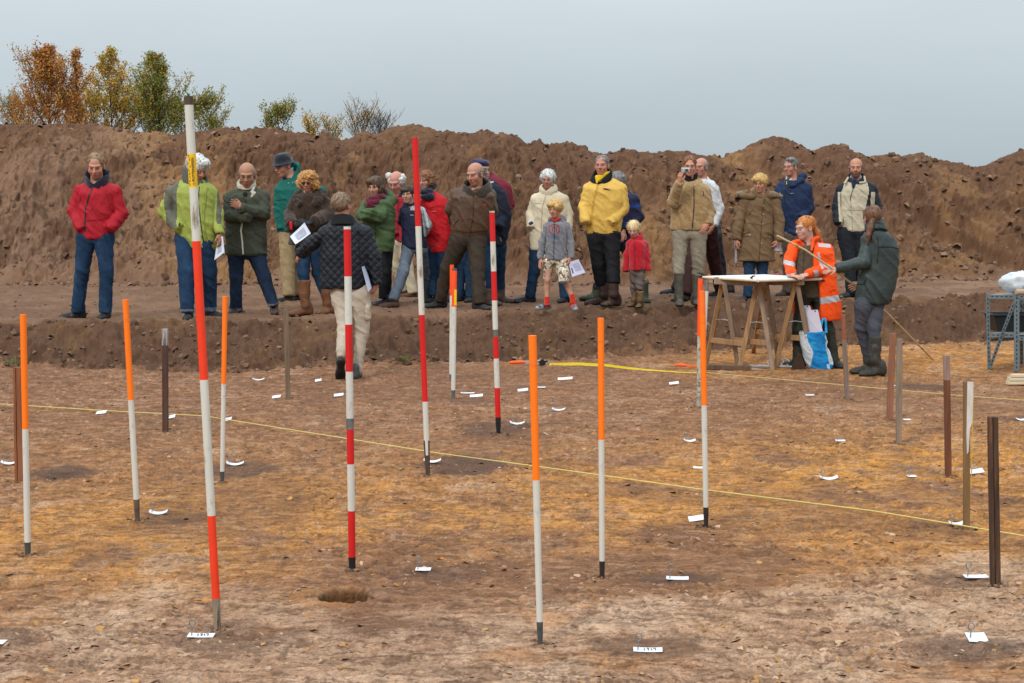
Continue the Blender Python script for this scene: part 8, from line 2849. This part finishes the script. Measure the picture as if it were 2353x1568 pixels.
PEOPLE['beige'] = make_person(dict(R='F', seed=25, label='bearded balding person in a beige and black jacket with black trousers', head=(692, 128, 306, -14, 2), tone=(.50, .245, .165), brow=(.14, .1, .08), beard=(.10, .08, .065),
    feet=[(628, 1408, -62), (735, 1404, -30)], torso=[(305, 610, 775), (340, 560, 830), (420, 540, 860), (540, 538, 860), (660, 538, 850), (750, 540, 840), (796, 545, 830)], dr=.56,
    armL=[(560, 400, 0, 46), (522, 570, 0, 44), (532, 720, -.10, 38)], armR=[(840, 400, 0, 50), (875, 570, .02, 48), (862, 720, -.04, 40)],
    legL=[(600, 820, 0, 82), (632, 1080, 0, 64), (645, 1365, 0, 46)], legR=[(722, 820, 0, 80), (735, 1080, 0, 62), (735, 1365, 0, 46)], trousers=dict(mats=[cloth('blue_black_trousers', (.014, .017, .022), 'pants')], rows=[(780, 545, 800), (860, 532, 790)]), shoes=SH_BLACK,
    tops=[dict(name='jacket', mats=[cloth('ink_shell', (.014, .018, .026)), cloth('beige_panel', (.47, .425, .31))], paint=bb_paint, step=.0095, fold=(.012, 7.5, (1, 1, .8)), strips=[('zip', ZIP, 6, [(650, 400), (628, 470), (622, 520)]), ('placket', cloth('beige_seam', (.34, .30, .21)), 6, [(625, 520), (640, 700), (640, 790)]), ('seam', MATS['beige_seam'], 4, [(560, 595), (640, 605), (765, 598)])], dots=[('snap', BLACK, 6, 640, 786), ('snap', SNAP, 5, 770, 380)],
               extra=[('lapel', cloth('beige_panel', (.47, .425, .31)), [(592, 352, -.105, 11, 620, 305, -.07, 10), (730, 352, -.125, 11, 775, 348, -.10, 10), (778, 338, -.10, 10, 768, 295, -.05, 10)], None, .008)])],
    extra=[('jumper', cloth('navy_jumper', (.014, .018, .050), 'wool'), [(678, 345, -.07, 36, 668, 395, -.115, 12)], None, .009)],
    collars=[dict(name='collar', mat=cloth('ink_shell', (.014, .018, .026)), rows=[(270, 628, 770), (340, 590, 790)], open=(680, 60, 350), tilt=.35), dict(name='shirt_collar', mat=cloth('blue_white_shirt', (.52, .58, .74), 'pants'), rows=[(282, 640, 745), (338, 632, 738)], open=(680, 34, 342), tilt=.3)],
    hair=[H(BALD_RING, hair_mat('grey_brown_hair', (.12, .095, .075)), c=(0, .030, .005), r=(.082, .092, .058))]))

# --- 25 woman in dark green coat from behind
PEOPLE['green'] = make_person(dict(R='F', RL='G', seed=26, label='person with a ponytail in a dark green coat, seen from behind, holding a rod', hd=.015, head=(838, 578, 768, 195, 8), fem=1, tone=PALE, hk=.97,
    feet=[(1622, 1448, -74), (1690, 1472, -70)], torso=[(745, 800, 945), (790, 760, 985), (860, 745, 1035), (960, 745, 1078), (1080, 740, 1085), (1200, 722, 1072), (1320, 700, 1055), (1420, 690, 1015), (1465, 700, 980)], dr=.62,
    armL=[(800, 880, -.02, 58), (770, 1085, -.10, 58), (515, 1140, -.10, 44)], armR=[(1010, 900, .06, 52), (970, 1120, .12, 50), (765, 1285, .14, 38)],
    legL=[(1600, 850, -.02, 74), (1585, 1030, -.02, 62), (1650, 1300, 0, 48)], legR=[(1715, 850, .03, 76), (1695, 1040, .03, 60), (1705, 1320, 0, 46)], trousers=dict(mats=[cloth('charcoal_denim', (.065, .068, .085), 'denim')], fold=(.010, 8, (1, 1, 1))),
    shoes=[dict(mat=cloth('black_welly', (.040, .036, .030), 'shoe'), len=.30, shaft=dict(L=[(1655, 1330, 50), (1640, 1210, 54), (1615, 1108, 62)])), dict(mat=cloth('black_welly', (.040, .036, .030), 'shoe'), len=.27, shaft=dict(R=[(1708, 1330, 44), (1712, 1220, 46), (1712, 1120, 50)]))],
    hands=[(510, 1142, -.10, 430, 1165, -.12, 'spread', 1, (0, -.3, 1)), (745, 1294, .11, 690, 1306, .09, 'grip', -1, (0, -1, .3))],
    tops=[dict(name='coat', mats=[cloth('dark_green_coat', (.026, .038, .036), 'leather')], fold=(.010, 7, (1, 1, .7)), strips=[('yoke_seam', BLACK_C, 7, [(872, 945), (925, 938), (1000, 940), (1080, 958)]), ('back_seam', cloth('green_black', (.010, .016, .015)), 5, [(865, 850), (875, 960), (862, 1090)]), ('pocket_flap', MATS['green_black'], 9, [(700, 1285), (748, 1280), (768, 1225)]), ('side_vent', BLACK_C, 16, [(1000, 1450), (1060, 1340)])])],
    collars=[dict(name='collar', mat=cloth('dark_green_coat', (.026, .038, .036), 'leather'), rows=[(700, 782, 940), (740, 778, 955), (800, 770, 985)], tilt=-.30, fold=(.006, 20, (1, 1, 3)))],
    hair=[H(SHORT, hair_mat('chestnut_hair', (.135, .058, .026)), c=(0, .020, .026), r=(.086, .104, .096), zb=-.105, slope=-.2, face=((0, -.140, -.030), (.070, .082, .092)), fold=(.003, 18, (1, 1, .3)), messy=.06, lock=.03, locks=160, tail=[((.045, .09, -.045), (.075, .095, -.11), .024, .028), ((.075, .095, -.11), (.092, .09, -.18), .028, .024), ((.092, .09, -.18), (.105, .08, -.26), .024, .006)], lo=(-.1, -.1, -.30), hi=(.16, .2, .1)),
          dict(kind='hair', name='hair_tie', mat=BLACK, c=(.045, .088, -.060), r=(.024, .024, .014), face=None, zb=-.1, fold=None)]))
pg = PEOPLE['green']
hl = pg.W(468, 1150, -.125) + pg.base
hr_ = pg.W(690, 1304, .075) + pg.base
rp = [on_plane(1785, 541, hl[1] - .15), on_plane(1850, 574, hl[1] - .07), hl + np.array([0, -.012, .012]), hr_, on_plane(2036, 717, hr_[1] + .16)]
tipp = ground_hit(2143, 828)
rp.append(tipp + np.array([0, 0, .01]))
mb = MB()
mb.tube(rp, [.0095, .0095, .010, .010, .0105, .009], 9)
WOODROD = plain('bamboo', (.52, .38, .20), .6, .15, 9, stretch=(1, 1, 1))
o = mb.build('measuring_rod', [WOODROD], loc=tuple(rp[2]), smooth_shade=True)
tag(o, 'long pale wooden rod held by the person in dark green, its foot on the floor', 'rod')
mb = MB()
for k, f in ((3, .3), (4, .25), (4, .75), (0, .7)):
    q0 = Vector(rp[k]).lerp(Vector(rp[k + 1]), f) - Vector(rp[2])
    dd_ = (Vector(rp[k + 1]) - Vector(rp[k])).normalized()
    mb = MB()
    mb.tube([q0 - dd_ * .012, q0 + dd_ * .010], .0118, 10)
    mb.build('joint', [plain('bamboo_joint', (.33, .20, .08), .6)], o, smooth_shade=True)
# ---- crumbs of soil pushed up where poles and stakes enter the ground
def crumbs():
    sp = []
    for o in list(C.objects):
        if o.parent is None and o.name.split('.')[0] in ('surveying_pole', 'ranging_pole', 'wooden_stake'):
            for _ in range(26):
                a, r = RNG.random() * 6.283, .012 + .055 * RNG.random() ** 1.6
                sp.append((o.location.x + math.cos(a) * r, o.location.y + math.sin(a) * r, .004 + .009 * RNG.random() ** 2, .8))
    scatter('soil_crumbs', sp, .7, [(.20, .115, .070), (.28, .165, .10), (.14, .085, .055)], 'crumbs of soil pushed up round the poles and stakes')


crumbs()
